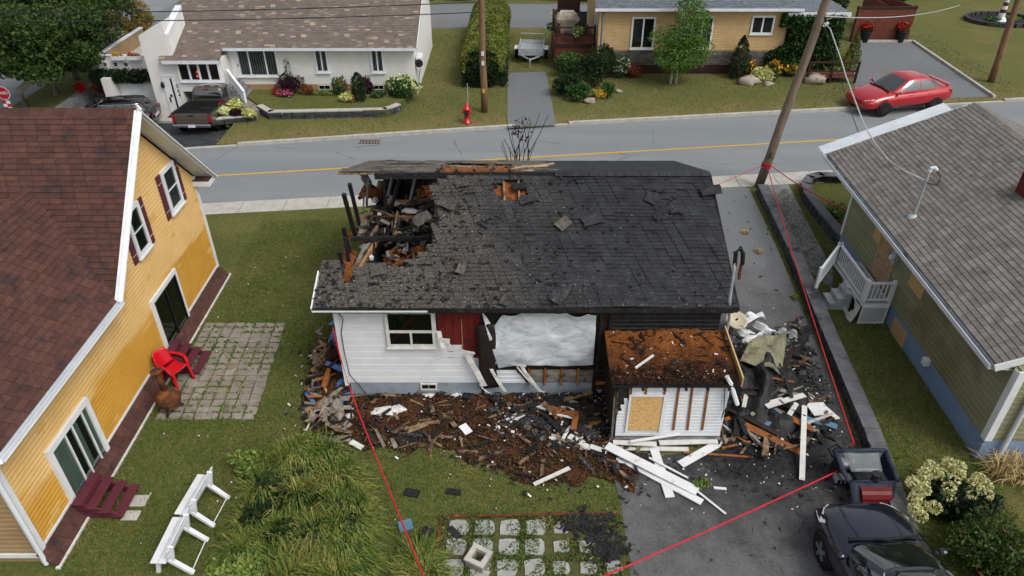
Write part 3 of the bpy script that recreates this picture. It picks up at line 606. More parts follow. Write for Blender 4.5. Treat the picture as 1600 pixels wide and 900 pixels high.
def ribbon(pts, wv, th=.006):                       # bent strip of sheet: centre line points, width vector(s)
    b = MB(); pts = [Vector(p) for p in pts]; n = len(pts); k = 0
    for i in range(n - 1):
        w0 = Vector(wv[i] if isinstance(wv, list) else wv) / 2; w1 = Vector(wv[i + 1] if isinstance(wv, list) else wv) / 2
        d = (pts[i + 1] - pts[i]).normalized(); nn = d.cross(w0).normalized() * th
        b.hexa([pts[i] - w0, pts[i] + w0, pts[i + 1] + w1, pts[i + 1] - w1, pts[i] - w0 + nn, pts[i] + w0 + nn, pts[i + 1] + w1 + nn, pts[i + 1] - w1 + nn])
    return b
def grid(nu, nv, fn):
    b = MB()
    for j in range(nv + 1):
        for i in range(nu + 1): b.v.append(tuple(fn(i / nu, j / nv)))
    for j in range(nv):
        for i in range(nu): k = j * (nu + 1) + i; b.f.append((k, k + 1, k + nu + 2, k + nu + 1)); b.mi.append(0)
    return b
def solid(o, t):
    s = o.modifiers.new('thick', 'SOLIDIFY'); s.thickness = t; s.offset = -1; return o
def N3(x, y, z=0): return mnoise.noise(Vector((x, y, z)))
def pinp(x, y, poly): return bool(pip(np.array([x]), np.array([y]), poly)[0])
# ================================================================ BURNT HOUSE
bh = thing('burnt_house', 'burnt white bungalow with charred black roof, open hole and plastic tarp', 'house', (0, 17, 0))
YW = 13.45; fw_ = Fr((0, YW, 0), (1, 0, 0), (0, 0, 1))       # near wall, a = world X
b = MB(); b.box(-4.0, 4.85, YW + .02, YW + .16, .40, 2.72); b.box(4.72, 4.86, YW + .16, 20.6, .0, 2.72); b.box(-4.0, 4.86, 20.46, 20.6, 0, 2.72); b.box(-4.0, -3.86, YW + .16, 20.46, 0, 2.5)
b.build('wall', 'char_brown', bh)
b = MB(); b.box(-4.0, 2.02, YW - .02, YW + .15, 0, .42); b.box(2.02, 4.85, YW, YW + .15, 0, .40); b.build('foundation', 'foundation', bh)
# white siding: full on the left, peeled away past the window
def slim(z):
    if z > 1.95: return (-4.05, -1.78)
    if z > 1.15: return (-4.05, -1.78 + (1.95 - z) / .8 * 1.1)
    return (-4.05, -.62 - .05 * math.sin(z * 20))
siding(bh, fw_, [(-4.05, .43), (-.5, .43), (-.5, 2.63), (-4.05, 2.63)], .2, 'white_siding', lim=slim, proud=.018, q=.9)
b = MB(); b.fb(fw_, -4.13, -4.03, .36, 2.63, -.02, .06); b.build('corner_board', 'white_siding', bh)
for i in range(6):
    x = -1.74 + i * .18; b = MB(); b.fb(fw_, x, x + .172, 1.15, 2.62, .0, .012 + .004 * (i % 2)); b.build('red_board', 'maroon_board', bh)
b = MB(); b.fb(fw_, -1.19, -1.165, 1.5, 2.4, .017, .03); b.build('splinter', 'raw_wood', bh)
window(bh, fw_, -2.95, -1.80, 1.60, 2.66, fw=.07, rails=(.42,), mf='dirty_white', mg='dark_glass', proud=.06, barw=.07)
b = MB(); b.fb(fw_, -2.4, -2.35, 1.68, 2.02, .07, .088); b.build('window_bar', 'dirty_white', bh)
w = window(bh, fw_, -2.27, -1.86, .21, .41, fw=.035, c0=.02, proud=.03, mull=(.5,), mf='dirty_white', sill=False, barw=.03)
b = MB(); b.fb(fw_, -2.33, -1.8, .14, .2, .02, .07); b.build('basement_sill', 'old_concrete', bh)
# siding left under the tarp, torn edges
siding(bh, fw_, [(-.45, .43), (.35, .43), (.1, .82), (-.42, .82)], .13, 'white_siding', proud=.04)
for i in range(4):
    for j in range(2):
        x = .45 + i * .4; b = MB(); b.fb(fw_, x, x + .33, .46 + j * .2, .64 + j * .2, .0, .02 + .012 * j); b.build('sheathing_board', 'old_wood', bh)
    b = MB(); b.fb(fw_, x - .06, x - .01, .38, .9, .02, .075); b.build('stud', 'orange_wood', bh)
b = MB(); b.fb(fw_, 1.98, 2.03, .2, .95, .02, .08); b.build('stud', 'char_brown', bh)
# charred boards beside and above the lean-to
siding(bh, fw_, [(2.25, 1.7), (4.84, 1.7), (4.84, 2.74), (2.25, 2.74)], .115, 'char', 'charred_board', proud=.03)
siding(bh, fw_, [(-.7, .9), (2.02, .9), (2.02, 2.74), (-.7, 2.74)], .16, 'char_brown', 'charred_board', proud=.02)
for x, z in ((2.05, 2.74), (2.28, 2.7), (-.72, 2.74)):
    b = MB(); b.bar((x, YW - .03, .05), (x + .03, YW - .03, z), .07, .06); b.build('charred_post', 'char_wood', bh)
for i in range(5): b = MB(); b.bar((2.07, YW - .05, .3 + i * .14), (2.30, YW - .06, .3 + i * .14 + rnd.uniform(-.04, .04)), .04, .10); b.build('burnt_board', ['char_brown', 'orange_wood', 'char_brown', 'char', 'char_brown'][i], bh)
# roof
zE, zR, yE, yR, yF = 2.95, 4.42, 13.13, 17.0, 20.87
XL, XR = -4.48, 5.08
sl = math.hypot(yR - yE, zR - zE)
frN = Fr((XL, yE, zE), (1, 0, 0), (0, yR - yE, zR - zE)); frF = Fr((XR, yF, zE), (-1, 0, 0), (0, yR - yF, zR - zE))
H1 = [(400, 402), (532, 402), (536, 443), (547, 443), (549, 426), (561, 420), (576, 410), (595, 412), (624, 416), (634, 411), (649, 403), (670, 388), (673, 375), (681, 354), (682, 324), (671, 289), (692, 281), (702, 262), (400, 240)]
H2 = [(767, 302), (772, 287), (786, 281), (815, 281), (829, 286), (824, 303), (813, 304), (811, 314), (790, 314), (787, 307)]
H3 = [(686, 272), (688, 259), (700, 255), (800, 257), (822, 262), (812, 272)]
def mN(p):
    x, y = PX(p); x += 5 * N3(p[0] * 3, p[1] * 3); y += 4 * N3(p[0] * 3, p[1] * 3, 9); return not (pinp(x, y, H1) or pinp(x, y, H2))
def mF(p):
    x, y = PX(p); x += 6 * N3(p[0] * 3, p[1] * 3); return not pinp(x, y, H3)
def warpN(p): return .07 * N3(p[0] * .55, p[1] * .8, 11) + .03 * N3(p[0] * 1.7, p[1] * 1.7, 4) - .03
def deck(fr, mask, name, m, warp=None):
    c = .11; nu, nv = int((XR - XL) / c), int(sl / c); b = MB(); b.v = [tuple((lambda q: q + fr.n * (warp(q) if warp else 0))(fr.P(i * (XR - XL) / nu, j * sl / nv, -.008))) for j in range(nv + 1) for i in range(nu + 1)]
    for j in range(nv):
        for i in range(nu):
            if mask(fr.P((i + .5) * (XR - XL) / nu, (j + .5) * sl / nv)): k = j * (nu + 1) + i; b.f.append((k, k + 1, k + nu + 2, k + nu + 1)); b.mi.append(0)
    o = b.build(name, m, bh); s = o.modifiers.new('thick', 'SOLIDIFY'); s.thickness = .05; s.offset = -1; return o
rd = deck(frN, mN, 'roof', 'char', warpN); rf = deck(frF, mF, 'far_roof', 'half_burnt')
shingles(rd, frN, XR - XL, sl, 'char_shingle', w=.27, e=.112, mask=mN, single=300, jit=.025, lift=.006, warp=warpN, gap=.012, rise=.013)
shingles(rf, frF, XR - XL, sl, 'char_shingle', w=.31, e=.135, mask=lambda p: mF(p) and p[0] > 1.0, single=0, jit=.03, lift=.008)
shingles(rf, frF, XR - XL, sl, 'ash_shingle', w=.31, e=.135, mask=lambda p: mF(p) and p[0] <= 1.0, single=0, jit=.04, lift=.015)
for i in range(18):      # ridge caps on the sound end of the ridge
    x = 1.1 + i * .22; b = MB(); z = zR + .02
    b.add([(x, yR - .14, z - .055), (x + .24, yR - .14, z - .055), (x + .24, yR, z + .012), (x, yR, z + .012), (x + .24, yR + .14, z - .055), (x, yR + .14, z - .055)], [(0, 1, 2, 3), (3, 2, 4, 5)]); b.build('ridge_cap', 'char_shingle', rd)
b = MB(); b.box(-4.5, -1.9, yE - .035, yE - .005, zE - .12, zE - .075); b.build('fascia', 'white_paint', bh)
b = MB(); b.box(-4.49, XR, yE - .028, yE - .005, zE - .13, zE - .02); b.build('burnt_fascia', 'char', bh)
b = MB(); b.box(-4.45, 5.0, yE, YW, zE - .17, zE - .13); b.build('soffit', 'char_brown', bh)
a, c = frN.P(-.03, 0, 0), frN.P(-.03, 1.05, 0); b = MB(); b.bar(a + V(0, 0, -.08), c + V(0, 0, -.08), .03, .13); b.build('rake_board', 'white_paint', bh)
a, c = frN.P(XR - XL + .02, 0, 0), frN.P(XR - XL + .02, sl, 0); b = MB(); b.bar(a + V(0, 0, -.08), c + V(0, 0, -.08), .03, .14); b.build('rake_board', 'char', bh)
b = MB(); b.add([(4.86, YW, 2.7), (4.86, 20.6, 2.7), (4.86, yR, 4.3)], [(0, 1, 2)]); b.build('gable_end', 'char', bh)
# curled and lifted shingle scraps lying loose on the slope
for k, (px, py, w, h, a) in enumerate([(722, 288, .35, .25, .3), (700, 320, .5, .34, -.5), (825, 315, .4, .22, .2), (925, 345, .5, .3, .3), (880, 352, .36, .3, .7), (1028, 340, .22, .22, .7), (1055, 331, .25, .16, .1), (1018, 312, .3, .3, 1.0), (760, 408, .3, .2, .1), (722, 418, .42, .2, 1.3), (590, 425, .34, .28, .2), (875, 462, .5, .3, .9), (790, 470, .3, .2, 1.2), (1110, 300, .5, .3, .1), (660, 345, .4, .3, .5)]):
    r = ray(px, py); n = frN.n; t = (frN.O - Vector((0, 0, CAM_H))).dot(n) / r.dot(n); p = Vector((0, 0, CAM_H)) + r * t
    u = (frN.u * math.cos(a) + frN.v * math.sin(a)); v = n.cross(u); b = grid(3, 3, lambda s, q: p + u * (s - .5) * w * (1 + .2 * N3(q * 5, k)) + v * (q - .5) * h * (1 + .25 * N3(s * 5, k + 3)) + n * (.045 + .05 * abs(N3(s * 2, q * 2, k * 1.7)) + .05 * s * (k % 3)))
    solid(b.build('loose_shingle', 'char_shingle' if k not in (4, 9) else 'ash_shingle', rd), .012)
# attic seen through the hole: charred rubble over the ceiling, joists, rafters, insulation
def fl(s, t):
    X = -3.95 + s * 4.2; Y = 13.7 + t * 6.7; z = 2.56 + .22 * max(-.2, N3(X * 1.5, Y * 1.5, 4)) + .14 * N3(X * 4, Y * 4, 2) + .08 * N3(X * 11, Y * 11, 7)
    if 14.9 < Y < 17.0 and -3.62 < X < -3.1: z -= 1.5
    if 18.4 < Y < 20.2 and -3.5 < X < -1.3: z -= 1.6
    if 13.7 <= Y < 14.6: z += .15
    return (X, Y, z)
tag(grid(90, 140, fl).build('attic_rubble', 'attic_ash', bh), kind='stuff')
def at_z(px, py, z): return G(px, py, z)
# insulation spilling in places
for k, (px, py, z, rx, ry) in enumerate([(541, 432, 2.95, .14, .4), (545, 405, 2.75, .14, .3), (620, 398, 2.68, .2, .16), (615, 410, 2.7, .2, .14), (675, 352, 2.75, .16, .3), (655, 395, 2.75, .2, .2), (560, 365, 2.6, .2, .25), (580, 300, 2.9, .25, .3), (672, 300, 2.8, .3, .3)]):
    c_ = G(px, py, z - .12)
    grid(14, 14, lambda s, t: c_ + V((s - .5) * 2.6 * rx * (1 + .5 * N3(t * 4, k)), (t - .5) * 2.6 * ry * (1 + .5 * N3(s * 4, k + 5)), .17 * max(0, 1 - 4 * ((s - .5) ** 2 + (t - .5) ** 2)) + .07 * N3(s * 7, t * 7, k))).build('insulation_clump', 'insulation_burnt2', bh)
def frN_at(px, py):
    r = ray(px, py); t = (frN.O - Vector((0, 0, CAM_H))).dot(frN.n) / r.dot(frN.n); return Vector((0, 0, CAM_H)) + r * t
p0 = frN_at(772, 296)
fa_ = lambda X: XR - X
grid(40, 14, lambda s, t: frF.P(fa_(-2.0 + s * 2.35), sl + .02 - t * 1.75, .0 + .11 * N3(s * 14, t * 6) + .05 * N3(s * 40, t * 14) - .12 * abs(s - .5) ** 3)).build('insulation_bed', 'insulation', bh)     # bedding seen through the torn far slope
grid(8, 6, lambda s, t: frN_at(762, 316).lerp(frN_at(832, 316), s) + frN.v * t * .85 + V(0, 0, -.14 + .05 * N3(s * 6, t * 6))).build('insulation_bed', 'insulation', bh, smooth=True)
for px in (789, 812): b = MB(); b.bar(frN_at(px, 316) - V(0, 0, .07), frN_at(px - 2, 280) - V(0, 0, .07), .05, .1); b.build('rafter', 'half_burnt', bh)
b = MB(); b.bar(frN_at(800, 292), frN_at(822, 289), .3, .06); b.build('burnt_lump', 'char', bh)
B = lambda a, c, w, h, m='char_wood', n='rafter': (lambda q: (q.bar(a, c, w, h), q.build(n, m, bh)))(MB())
B(GY(585, 275, yR), (-.6, yR, zR - .07), .06, .17, 'char_wood', 'ridge_board')
B((-.6, yR, zR - .06), (1.2, yR, zR - .04), .06, .14, 'char_wood', 'ridge_board')
for px0, py0, px1, py1, X, w in ((546, 287, 562, 345, -4.15, .09), (537, 303, 555, 360, -4.2, .10), (536, 355, 546, 385, -4.15, .09), (530, 393, 538, 420, -4.2, .08), (539, 371, 545, 402, -4.12, .08)): B(GX(px1, py1 + 8, X), GX(px0, py0, X), w, w * .8, 'char_wood', 'gable_stud')
for bx, by, tx, ty, w, m in ((604, 345, 600, 282, .08, 'char_wood'), (607, 338, 624, 281, .08, 'char_wood'), (655, 315, 652, 282, .06, 'half_burnt'), (589, 312, 595, 283, .12, 'half_burnt'), (678, 308, 680, 288, .06, 'half_burnt'), (583, 422, 585, 362, .05, 'char_wood'), (660, 372, 661, 350, .05, 'char_wood')):
    p = G(bx, by, 2.55); B(p, GY(tx, ty, p.y + .15), w, w, m, 'roof_strut')
for a, c, z, w, h, m in (((548, 373), (692, 372), 2.95, .09, .1, 'char_wood'), ((560, 341), (682, 340), 2.85, .09, .12, 'half_burnt'), ((604, 316), (642, 316), 2.85, .12, .1, 'pale_wood'), ((590, 374), (560, 424), 2.8, .08, .12, 'raw_wood'), ((574, 378), (554, 424), 2.75, .1, .1, 'old_wood'), ((570, 345), (562, 374), 2.8, .16, .05, 'old_wood'), ((635, 318), (670, 312), 2.85, .1, .08, 'half_burnt'), ((606, 345), (606, 372), 2.75, .05, .08, 'char_wood'), ((640, 345), (646, 372), 2.8, .06, .08, 'char_wood')): B(G(*a, z), G(*c, z), w, h, m, 'beam')
for k in range(170):      # scraps on the rubble
    px, py = rnd.uniform(565, 680), rnd.uniform(318, 410)
    if 575 < px < 600 and 350 < py < 410: continue
    p = G(px, py, 2.72 + rnd.uniform(0, .14)); b = MB(); w, h = rnd.uniform(.08, .34), rnd.uniform(.03, .16); a = rnd.uniform(0, 3); u = V(math.cos(a), math.sin(a), rnd.uniform(-.5, .5)); v = u.cross(V(rnd.uniform(-.4, .4), rnd.uniform(-.4, .4), 1)).normalized()
    b.hexa([p - u * w / 2 - v * h / 2, p + u * w / 2 - v * h / 2, p + u * w / 2 + v * h / 2, p - u * w / 2 + v * h / 2] + [q + V(0, 0, .02) for q in (p - u * w / 2 - v * h / 2, p + u * w / 2 - v * h / 2, p + u * w / 2 + v * h / 2, p - u * w / 2 + v * h / 2)])
    b.build('attic_scrap', rnd.choice(['char', 'char_wood', 'char', 'old_wood', 'half_burnt', 'dark_concrete', 'dark_concrete', 'ash_shingle']), bh)
for px, py, rx, ry in ((640, 330, .24, .12), (618, 318, .12, .05), (586, 313, .1, .14), (610, 310, .1, .12), (581, 402, .06, .1), (593, 335, .06, .04)): MB().blob(G(px, py, 2.9), (rx, ry, .07), px, .5, (10, 6), 2).build('white_scrap', 'dirty_white', bh)
for k, (px, py) in enumerate(((562, 262), (568, 275), (574, 290))): b = MB(); p = GX(px, py, -4.5); b.bar(p, p + V(.25, -.1, -.5), .3, .02); b.build('bent_flashing', 'galv' if k == 0 else 'char', bh)
for k in range(16):      # charred rafters and laths fallen every way in the hole
    px, py = rnd.uniform(560, 672), rnd.uniform(312, 412); p = G(px, py, 2.72); a = rnd.choice([0, 1.5, 1.2, 1.8, .3, 2.8]) + rnd.uniform(-.2, .2); L = rnd.uniform(.5, 1.5); B(p, p + V(math.cos(a) * L, math.sin(a) * L, rnd.uniform(-.05, .35)), rnd.uniform(.04, .08), rnd.uniform(.04, .09), rnd.choice(['char_wood', 'char_wood', 'char_wood', 'half_burnt', 'old_wood']), 'fallen_rafter')
for X in (-3.7, -3.1, -2.5, -1.9, -1.3): B(V(X, yR - .05, zR - .16), V(X + rnd.uniform(-.05, .05), yR - rnd.uniform(.5, 1.1), zR - rnd.uniform(.35, .5)), .05, .11, 'char_wood', 'rafter_stub')
for k in range(9):      # torn roof boards along the ridge
    x0 = rnd.uniform(798, 850); y0 = rnd.uniform(259, 269); p = GY(x0, y0, 17.2 + rnd.uniform(0, 1.0)); L = rnd.uniform(.25, .6); b = MB(); b.bar(p, p + V(L, rnd.uniform(-.05, .1), rnd.uniform(-.06, .08)), rnd.uniform(.04, .12), .018); b.build('torn_board', rnd.choice(['pale_wood', 'pale_wood', 'half_burnt', 'old_wood']), bh)
for k in range(5): b = MB(); X = -1.9 + k * .46; b.bar(frF.P(fa_(X), sl - .02, .04), frF.P(fa_(X + .03), sl - rnd.uniform(.7, 1.75), .05), .05, .08); b.build('far_rafter', rnd.choice(['char_wood', 'half_burnt']), bh)
for X in (-1.9, -1.05, -.3): b = MB(); b.bar(frF.P(fa_(X), sl - 1.72, .02), frF.P(fa_(X + .55), sl - 1.66, .03), .06, .02); b.build('torn_board', 'half_burnt', bh)
# tarp over the opening
def tp(s, t):
    top = GY(753 + 178 * s, 484 + 3 * math.sin(s * 9) + 14 * math.exp(-((s - .1) / .05) ** 2) + 4 * abs(math.sin(s * 17)), YW); bot = GY(779 + 147 * s, 569 - 6 * s - 3 * math.sin(s * 6), YW)
    p = top.lerp(bot, t); p.y = YW - .09 - .11 * math.sin(t * 2.6) * (.6 + .4 * math.sin(s * 5 + 1)) - .03 * N3(s * 4 + t * 2, t * 3) - .02 * abs(N3(s * 6 + t * 4, t * 5 - s * 2, 5)) - .004 * abs(N3(s * 16 + t * 7, t * 11, 2)) - .03 * abs(math.sin(s * 6 - t * 4)) ** 4 * t; return p
tag(solid(grid(96, 56, tp).build('plastic_tarp', 'tarp', None, smooth=True), .004), 'pale translucent plastic sheet hung over the opening in the burnt wall', 'tarp')
b = grid(4, 14, lambda s, t: GY(745 + (27 + 2 * math.sin(t * 8)) * s + 6 * t, 503 + 101 * t - 4 * s, YW) + V(0, -.13 - .05 * math.sin(t * 5) - .03 * s, 0)); solid(b.build('tar_paper', 'tar_paper', bh, smooth=True), .008)
for pts, wv in (([(690, 530), (715, 545), (742, 552)], (0, 0, .10)), ([(686, 517), (690, 535), (697, 552)], (.16, 0, 0)), ([(730, 553), (745, 580), (757, 603)], (.22, 0, .05)), ([(764, 568), (775, 590), (790, 612)], (.13, 0, .03)), ([(762, 566), (790, 566), (822, 572)], (0, 0, .10)), ([(815, 572), (828, 590), (845, 612)], (.13, 0, .02)), ([(808, 573), (836, 604), (850, 613)], (.08, 0, .02)), ([(750, 600), (757, 609), (765, 614)], (.07, 0, 0))):
    q = [GY(x, y, YW - .1 - .05 * i) for i, (x, y) in enumerate(pts)]; q = [q[0], q[0].lerp(q[1], .5) + V(0, -.03, 0), q[1], q[1].lerp(q[2], .5) + V(0, -.02, 0), q[2]]; ribbon(q, (Vector(wv) * .62), .008).build('hanging_siding', 'dirty_white', bh)
b = MB(); b.tube([GY(x, y, YW - .08) for x, y in ((527, 487), (536, 498), (533, 520), (538, 550), (546, 585), (560, 601), (574, 618), (579, 628))], .012, 5); b.build('hanging_cable', 'wire', bh)
# lean-to
lt = thing('lean_to', 'low lean-to with boarded opening and burnt insulation on its roof', 'lean-to', (3.5, 12.6, 0)); YA = 11.87; fa = Fr((0, YA, 0), (1, 0, 0), (0, 0, 1))
b = MB(); b.box(2.3, 4.78, YA + .02, YW - .04, .0, 1.84); b.build('core', 'char_brown', lt)
b = MB(); b.box(2.26, 4.82, YA - .06, YA + .1, 0, .15); b.build('foundation', 'old_concrete', lt)
def alim(z): return (2.28 + (.22 if z > .95 else .05) + .16 * N3(z * 5, 3) + (.14 if z > 1.4 else 0), 4.80 + .03 * N3(z * 9, 1))
siding(lt, fa, [(2.2, .2), (4.9, .2), (4.9, 1.83), (2.2, 1.83)], .098, 'white_siding', proud=.018, lim=alim)
siding(lt, fa, [(2.28, .2), (2.75, .2), (2.75, 1.83), (2.28, 1.83)], .098, 'char', 'charred_board', proud=.008)
for xt, xb, yt, yb in ((985, 983, 597, 625), (1010, 1009, 597, 616), (1041, 1038, 597, 618), (1062, 1052, 597, 672), (1083, 1074, 597, 672), (1108, 1097, 597, 672)):
    b = MB(); b.bar(GY(xt, yt, YA - .03), GY(xb, yb, YA - .03), .05, .022, up=(0, 1, 0)); b.build('batten', 'orange_wood', lt)
o0, o1 = GY(980, 672, YA - .03), GY(1037, 619, YA - .03)
b = MB(); b.box(o0.x, o1.x, YA - .045, YA - .02, o0.z, o1.z); b.build('board_panel', 'osb', lt)
b = MB(); b.box(o0.x - .05, o0.x - .005, YA - .06, YA - .02, o0.z - .04, o1.z + .05); b.box(o1.x + .005, o1.x + .09, YA - .06, YA - .02, o0.z - .04, o1.z + .05); b.box(o0.x - .004, o1.x + .004, YA - .06, YA - .02, o1.z + .005, o1.z + .05); b.build('opening_frame', 'white_paint', lt)
def rf_(s, t):
    X = 2.16 + s * 2.78; Y = YA - .16 + t * (YW - YA + .06); e = min(1, 8 * min(s, 1 - s, t * .6 + .02)); return (X, Y, 1.90 + t * .2 + .1 * e * (.5 + N3(X * 2, Y * 2, 8)) + .05 * e * N3(X * 7, Y * 7) + .02 * N3(X * 20, Y * 20))
o = grid(80, 44, rf_).build('insulation_layer', 'insulation_burnt', lt)
b = MB(); b.box(2.18, 4.92, YA - .17, YW - .05, 1.83, 1.885); b.build('roof_deck', 'char', lt)
for i in range(6): b = MB(); x = 2.35 + i * .47; b.box(x, x + .05, YA - .2, YA - .03, 1.76, 1.828); b.build('rafter_tail', 'char_wood', lt)
for i in range(5): b = MB(); p = V(2.28 + .02 * i, YA - .03 - .01 * i, .05); b.bar(p, p + V(rnd.uniform(-.04, .02), 0, 1.3 + rnd.uniform(0, .5)), .03, .03); b.build('charred_slat', rnd.choice(['char_wood', 'half_burnt', 'old_wood']), lt)
e0 = [GY(1133, 527, 13.2), GY(1139, 525, 13.2), GY(1154, 574, 12.1), GY(1149, 584, 12.1)]
b = MB(); b.prism([V(4.92, 13.3, 2.3), V(4.95, 13.3, 2.1), V(5.02, 11.85, 1.72), V(5.0, 11.8, 2.02)], (.03, 0, 0)); b.build('edge_board', 'plywood', lt)
b = MB(); b.tube([GY(1136, 588, YA - .1), GY(1142, 600, YA - .12), GY(1152, 632, YA - .2)], .05, 6); b.build('bent_downpipe', 'white_paint', lt)
b = MB(); b.tube([GY(1133, 600, YA - .06), GY(1131, 640, YA - .06), GY(1127, 655, YA - .1), GY(1133, 640, YA - .1)], .01, 5); b.build('loose_cable', 'wire', lt)
b = MB(); p = G(993, 575, 2.1); b.bar(p, G(1021, 555, 2.14), .05, .03); b.build('ash_stick', 'dirty_white', lt)
# bent service mast at the burnt corner
sm = thing('service_mast', 'scorched bent service mast beside the burnt roof corner', 'mast', (5.12, 13.4, 0))
b = MB(); b.tube([(5.0, YW - .1, .2), (5.02, YW - .1, 2.4), GY(1140, 470, 13.2), GY(1147, 420, 13.25), GY(1150, 398, 13.3)], .035, 8); b.build('pipe', 'galv', sm)
b = MB(); b.tube([GY(1148, 415, 13.28), GY(1150, 394, 13.3), GY(1157, 388, 13.35), GY(1161, 396, 13.4), GY(1160, 412, 13.42)], .05, 8); b.build('burnt_hood', 'char', sm)
b = MB(); b.tube([GY(1160, 408, 13.42), GY(1156, 425, 13.42), GY(1155, 436, 13.4)], .04, 6); b.build('rusty_strap', 'rust', sm)
# ================================================================ YELLOW HOUSE (left)
def hit(px, py, fr):                                     # photo ray on a wall or roof plane -> (a, b) in its frame
    r = ray(px, py); o = Vector((0, 0, CAM_H)); t = (fr.O - o).dot(fr.n) / r.dot(fr.n); q = o + r * t - fr.O; return q.dot(fr.u), q.dot(fr.v)
def wrect(fr, LT, RT, LB, RB):
    p = [hit(*q, fr) for q in (LT, RT, LB, RB)]; return (p[0][0] + p[2][0]) / 2, (p[1][0] + p[3][0]) / 2, (p[2][1] + p[3][1]) / 2, (p[0][1] + p[1][1]) / 2
yh = thing('yellow_house', 'yellow clapboard house with brown shingle roof and maroon shutters', 'house', (-11, 14, 0)); WX = -9.15
fy = Fr((WX, 0, 0), (0, 1, 0), (0, 0, 1)); yr0, zr0, ye0, ze0 = 16.11, 6.45, 13.0, 3.28
b = MB(); b.box(-13.2, WX - .005, 8.68, 18.85, 0, 3.2); b.add([(WX - .005, 13.1, 3.2), (WX - .005, 18.85, 3.2), (WX - .005, 18.85, 3.45), (WX - .005, 16.11, 6.2)], [(0, 1, 2, 3)]); b.build('wall', 'brown_siding', yh)
siding(yh, fy, [(8.70, .42), (18.83, .42), (18.83, 3.42), (16.11, 6.2), (13.2, 3.24), (8.70, 3.24)], .108, 'yellow_siding')
b = MB(); b.fb(fy, 8.70, 18.83, .37, .43, 0, .045); b.build('base_trim', 'white_paint', yh)
for q in ((18.80, 18.92, .05, 3.4), (8.60, 8.78, .05, 3.1)): b = MB(); b.fb(fy, *q, -.03, .05); b.build('corner_board', 'white_paint', yh)
fsk = Fr((-8.86, 8.55, .03), (0, 1, 0), (-.28, 0, .35)); b = MB(); b.prism([fsk.P(0, 0), fsk.P(10.35, 0), fsk.P(10.35, .45), fsk.P(0, .45)], fsk.n * -.03); sk = b.build('base_skirt', 'brown_shingle', yh)
shingles(sk, fsk, 10.35, .45, 'brown_shingle', w=.3, e=.13, single=0)
b = MB(); b.box(-8.88, -8.80, 8.5, 18.95, 0, .045); b.build('skirt_edge', 'dirty_white', yh)
fnw = Fr((0, 8.68, 0), (1, 0, 0), (0, 0, 1)); siding(yh, fnw, [(-13.1, .3), (-9.2, .3), (-9.2, 3.15), (-13.1, 3.15)], .13, 'brown_siding'); b = MB(); b.fb(fnw, -13.1, -9.2, .18, .29, 0, .05); b.build('base_trim', 'white_paint', yh)
b = MB(); b.tube([(-9.02, 8.55, 3.1), (-9.06, 8.56, 2.8), (-9.06, 8.56, .1)], .045, 8); b.build('downpipe', 'white_metal', yh)
# roof: main gable towards us and the lower wing in front of it
sM = math.hypot(yr0 - ye0, zr0 - ze0); fM = Fr((-20, ye0, ze0), (1, 0, 0), (0, yr0 - ye0, zr0 - ze0)); UM = 20 - 8.68
fB = Fr((-8.68, 2 * yr0 - ye0, ze0), (-1, 0, 0), (0, ye0 - yr0, zr0 - ze0))
xe, xr, zw0, zw1 = -8.68, -11.0, 3.26, 5.13; sW = math.hypot(xe - xr, zw1 - zw0); fW = Fr((xe, 8.52, zw0), (0, 1, 0), (xr - xe, 0, zw1 - zw0)); fW2 = Fr((2 * xr - xe, 15, zw0), (0, -1, 0), (xe - xr, 0, zw1 - zw0))
b = MB()
b.prism([fM.P(0, 0), fM.P(UM, 0), fM.P(UM, sM), fM.P(0, sM)], fM.n * -.09); b.prism([fB.P(0, 0), fB.P(UM, 0), fB.P(UM, sM), fB.P(0, sM)], fB.n * -.09); mr = b.build('main_roof', 'brown_shingle', yh)
b = MB(); b.prism([fW.P(0, 0), fW.P(4.46, 0), fW.P(6.3, sW), fW.P(0, sW)], fW.n * -.08); b.prism([fW2.P(0, 0), fW2.P(6.4, 0), fW2.P(6.4, sW), fW2.P(0, sW)], fW2.n * -.08); wr = b.build('wing_roof', 'brown_shingle', yh)
zwing = lambda X: zw0 + (zw1 - zw0) / (xe - xr) * (xe - X) if X > xr else zw1 - (xr - X) * .806
zmain = lambda Y: ze0 + (Y - ye0) * (zr0 - ze0) / (yr0 - ye0)
shingles(mr, fM, UM, sM, 'brown_shingle', w=.30, e=.135, mask=lambda p: zwing(p.x) < p.z + .03, single=300)
shingles(wr, fW, 6.4, sW, 'brown_shingle', w=.30, e=.135, mask=lambda p: zmain(p.y) < p.z + .03, single=300)
for i in range(24): b = MB(); y = 8.5 + i * .27; b.add([(xr + .15, y, zw1 - .10), (xr, y, zw1 + .03), (xr - .15, y, zw1 - .10), (xr + .15, y + .28, zw1 - .11), (xr, y + .28, zw1 + .02), (xr - .15, y + .28, zw1 - .11)], [(0, 1, 4, 3), (1, 2, 5, 4)]); b.build('ridge_cap', 'brown_shingle', wr)
for i in range(30): b = MB(); x = -8.7 - i * .27; b.add([(x, yr0 - .15, zr0 - .12), (x, yr0, zr0 + .03), (x, yr0 + .15, zr0 - .12), (x - .28, yr0 - .15, zr0 - .13), (x - .28, yr0, zr0 + .02), (x - .28, yr0 + .15, zr0 - .13)], [(0, 1, 4, 3), (1, 2, 5, 4)]); b.build('ridge_cap', 'brown_shingle', mr)
ap = V(-8.655, yr0, zr0 - .02)
for y in (ye0 - .05, 2 * yr0 - ye0): b = MB(); b.bar(V(-8.655, y, ze0 - .06), ap + V(0, 0, -.06), .03, .17, up=(1, 0, 0)); b.bar(V(-8.69, y, ze0 - .04), ap + V(-.035, 0, -.04), .13, .05, up=(1, 0, 0)); b.build('rake_board', 'white_paint', yh)
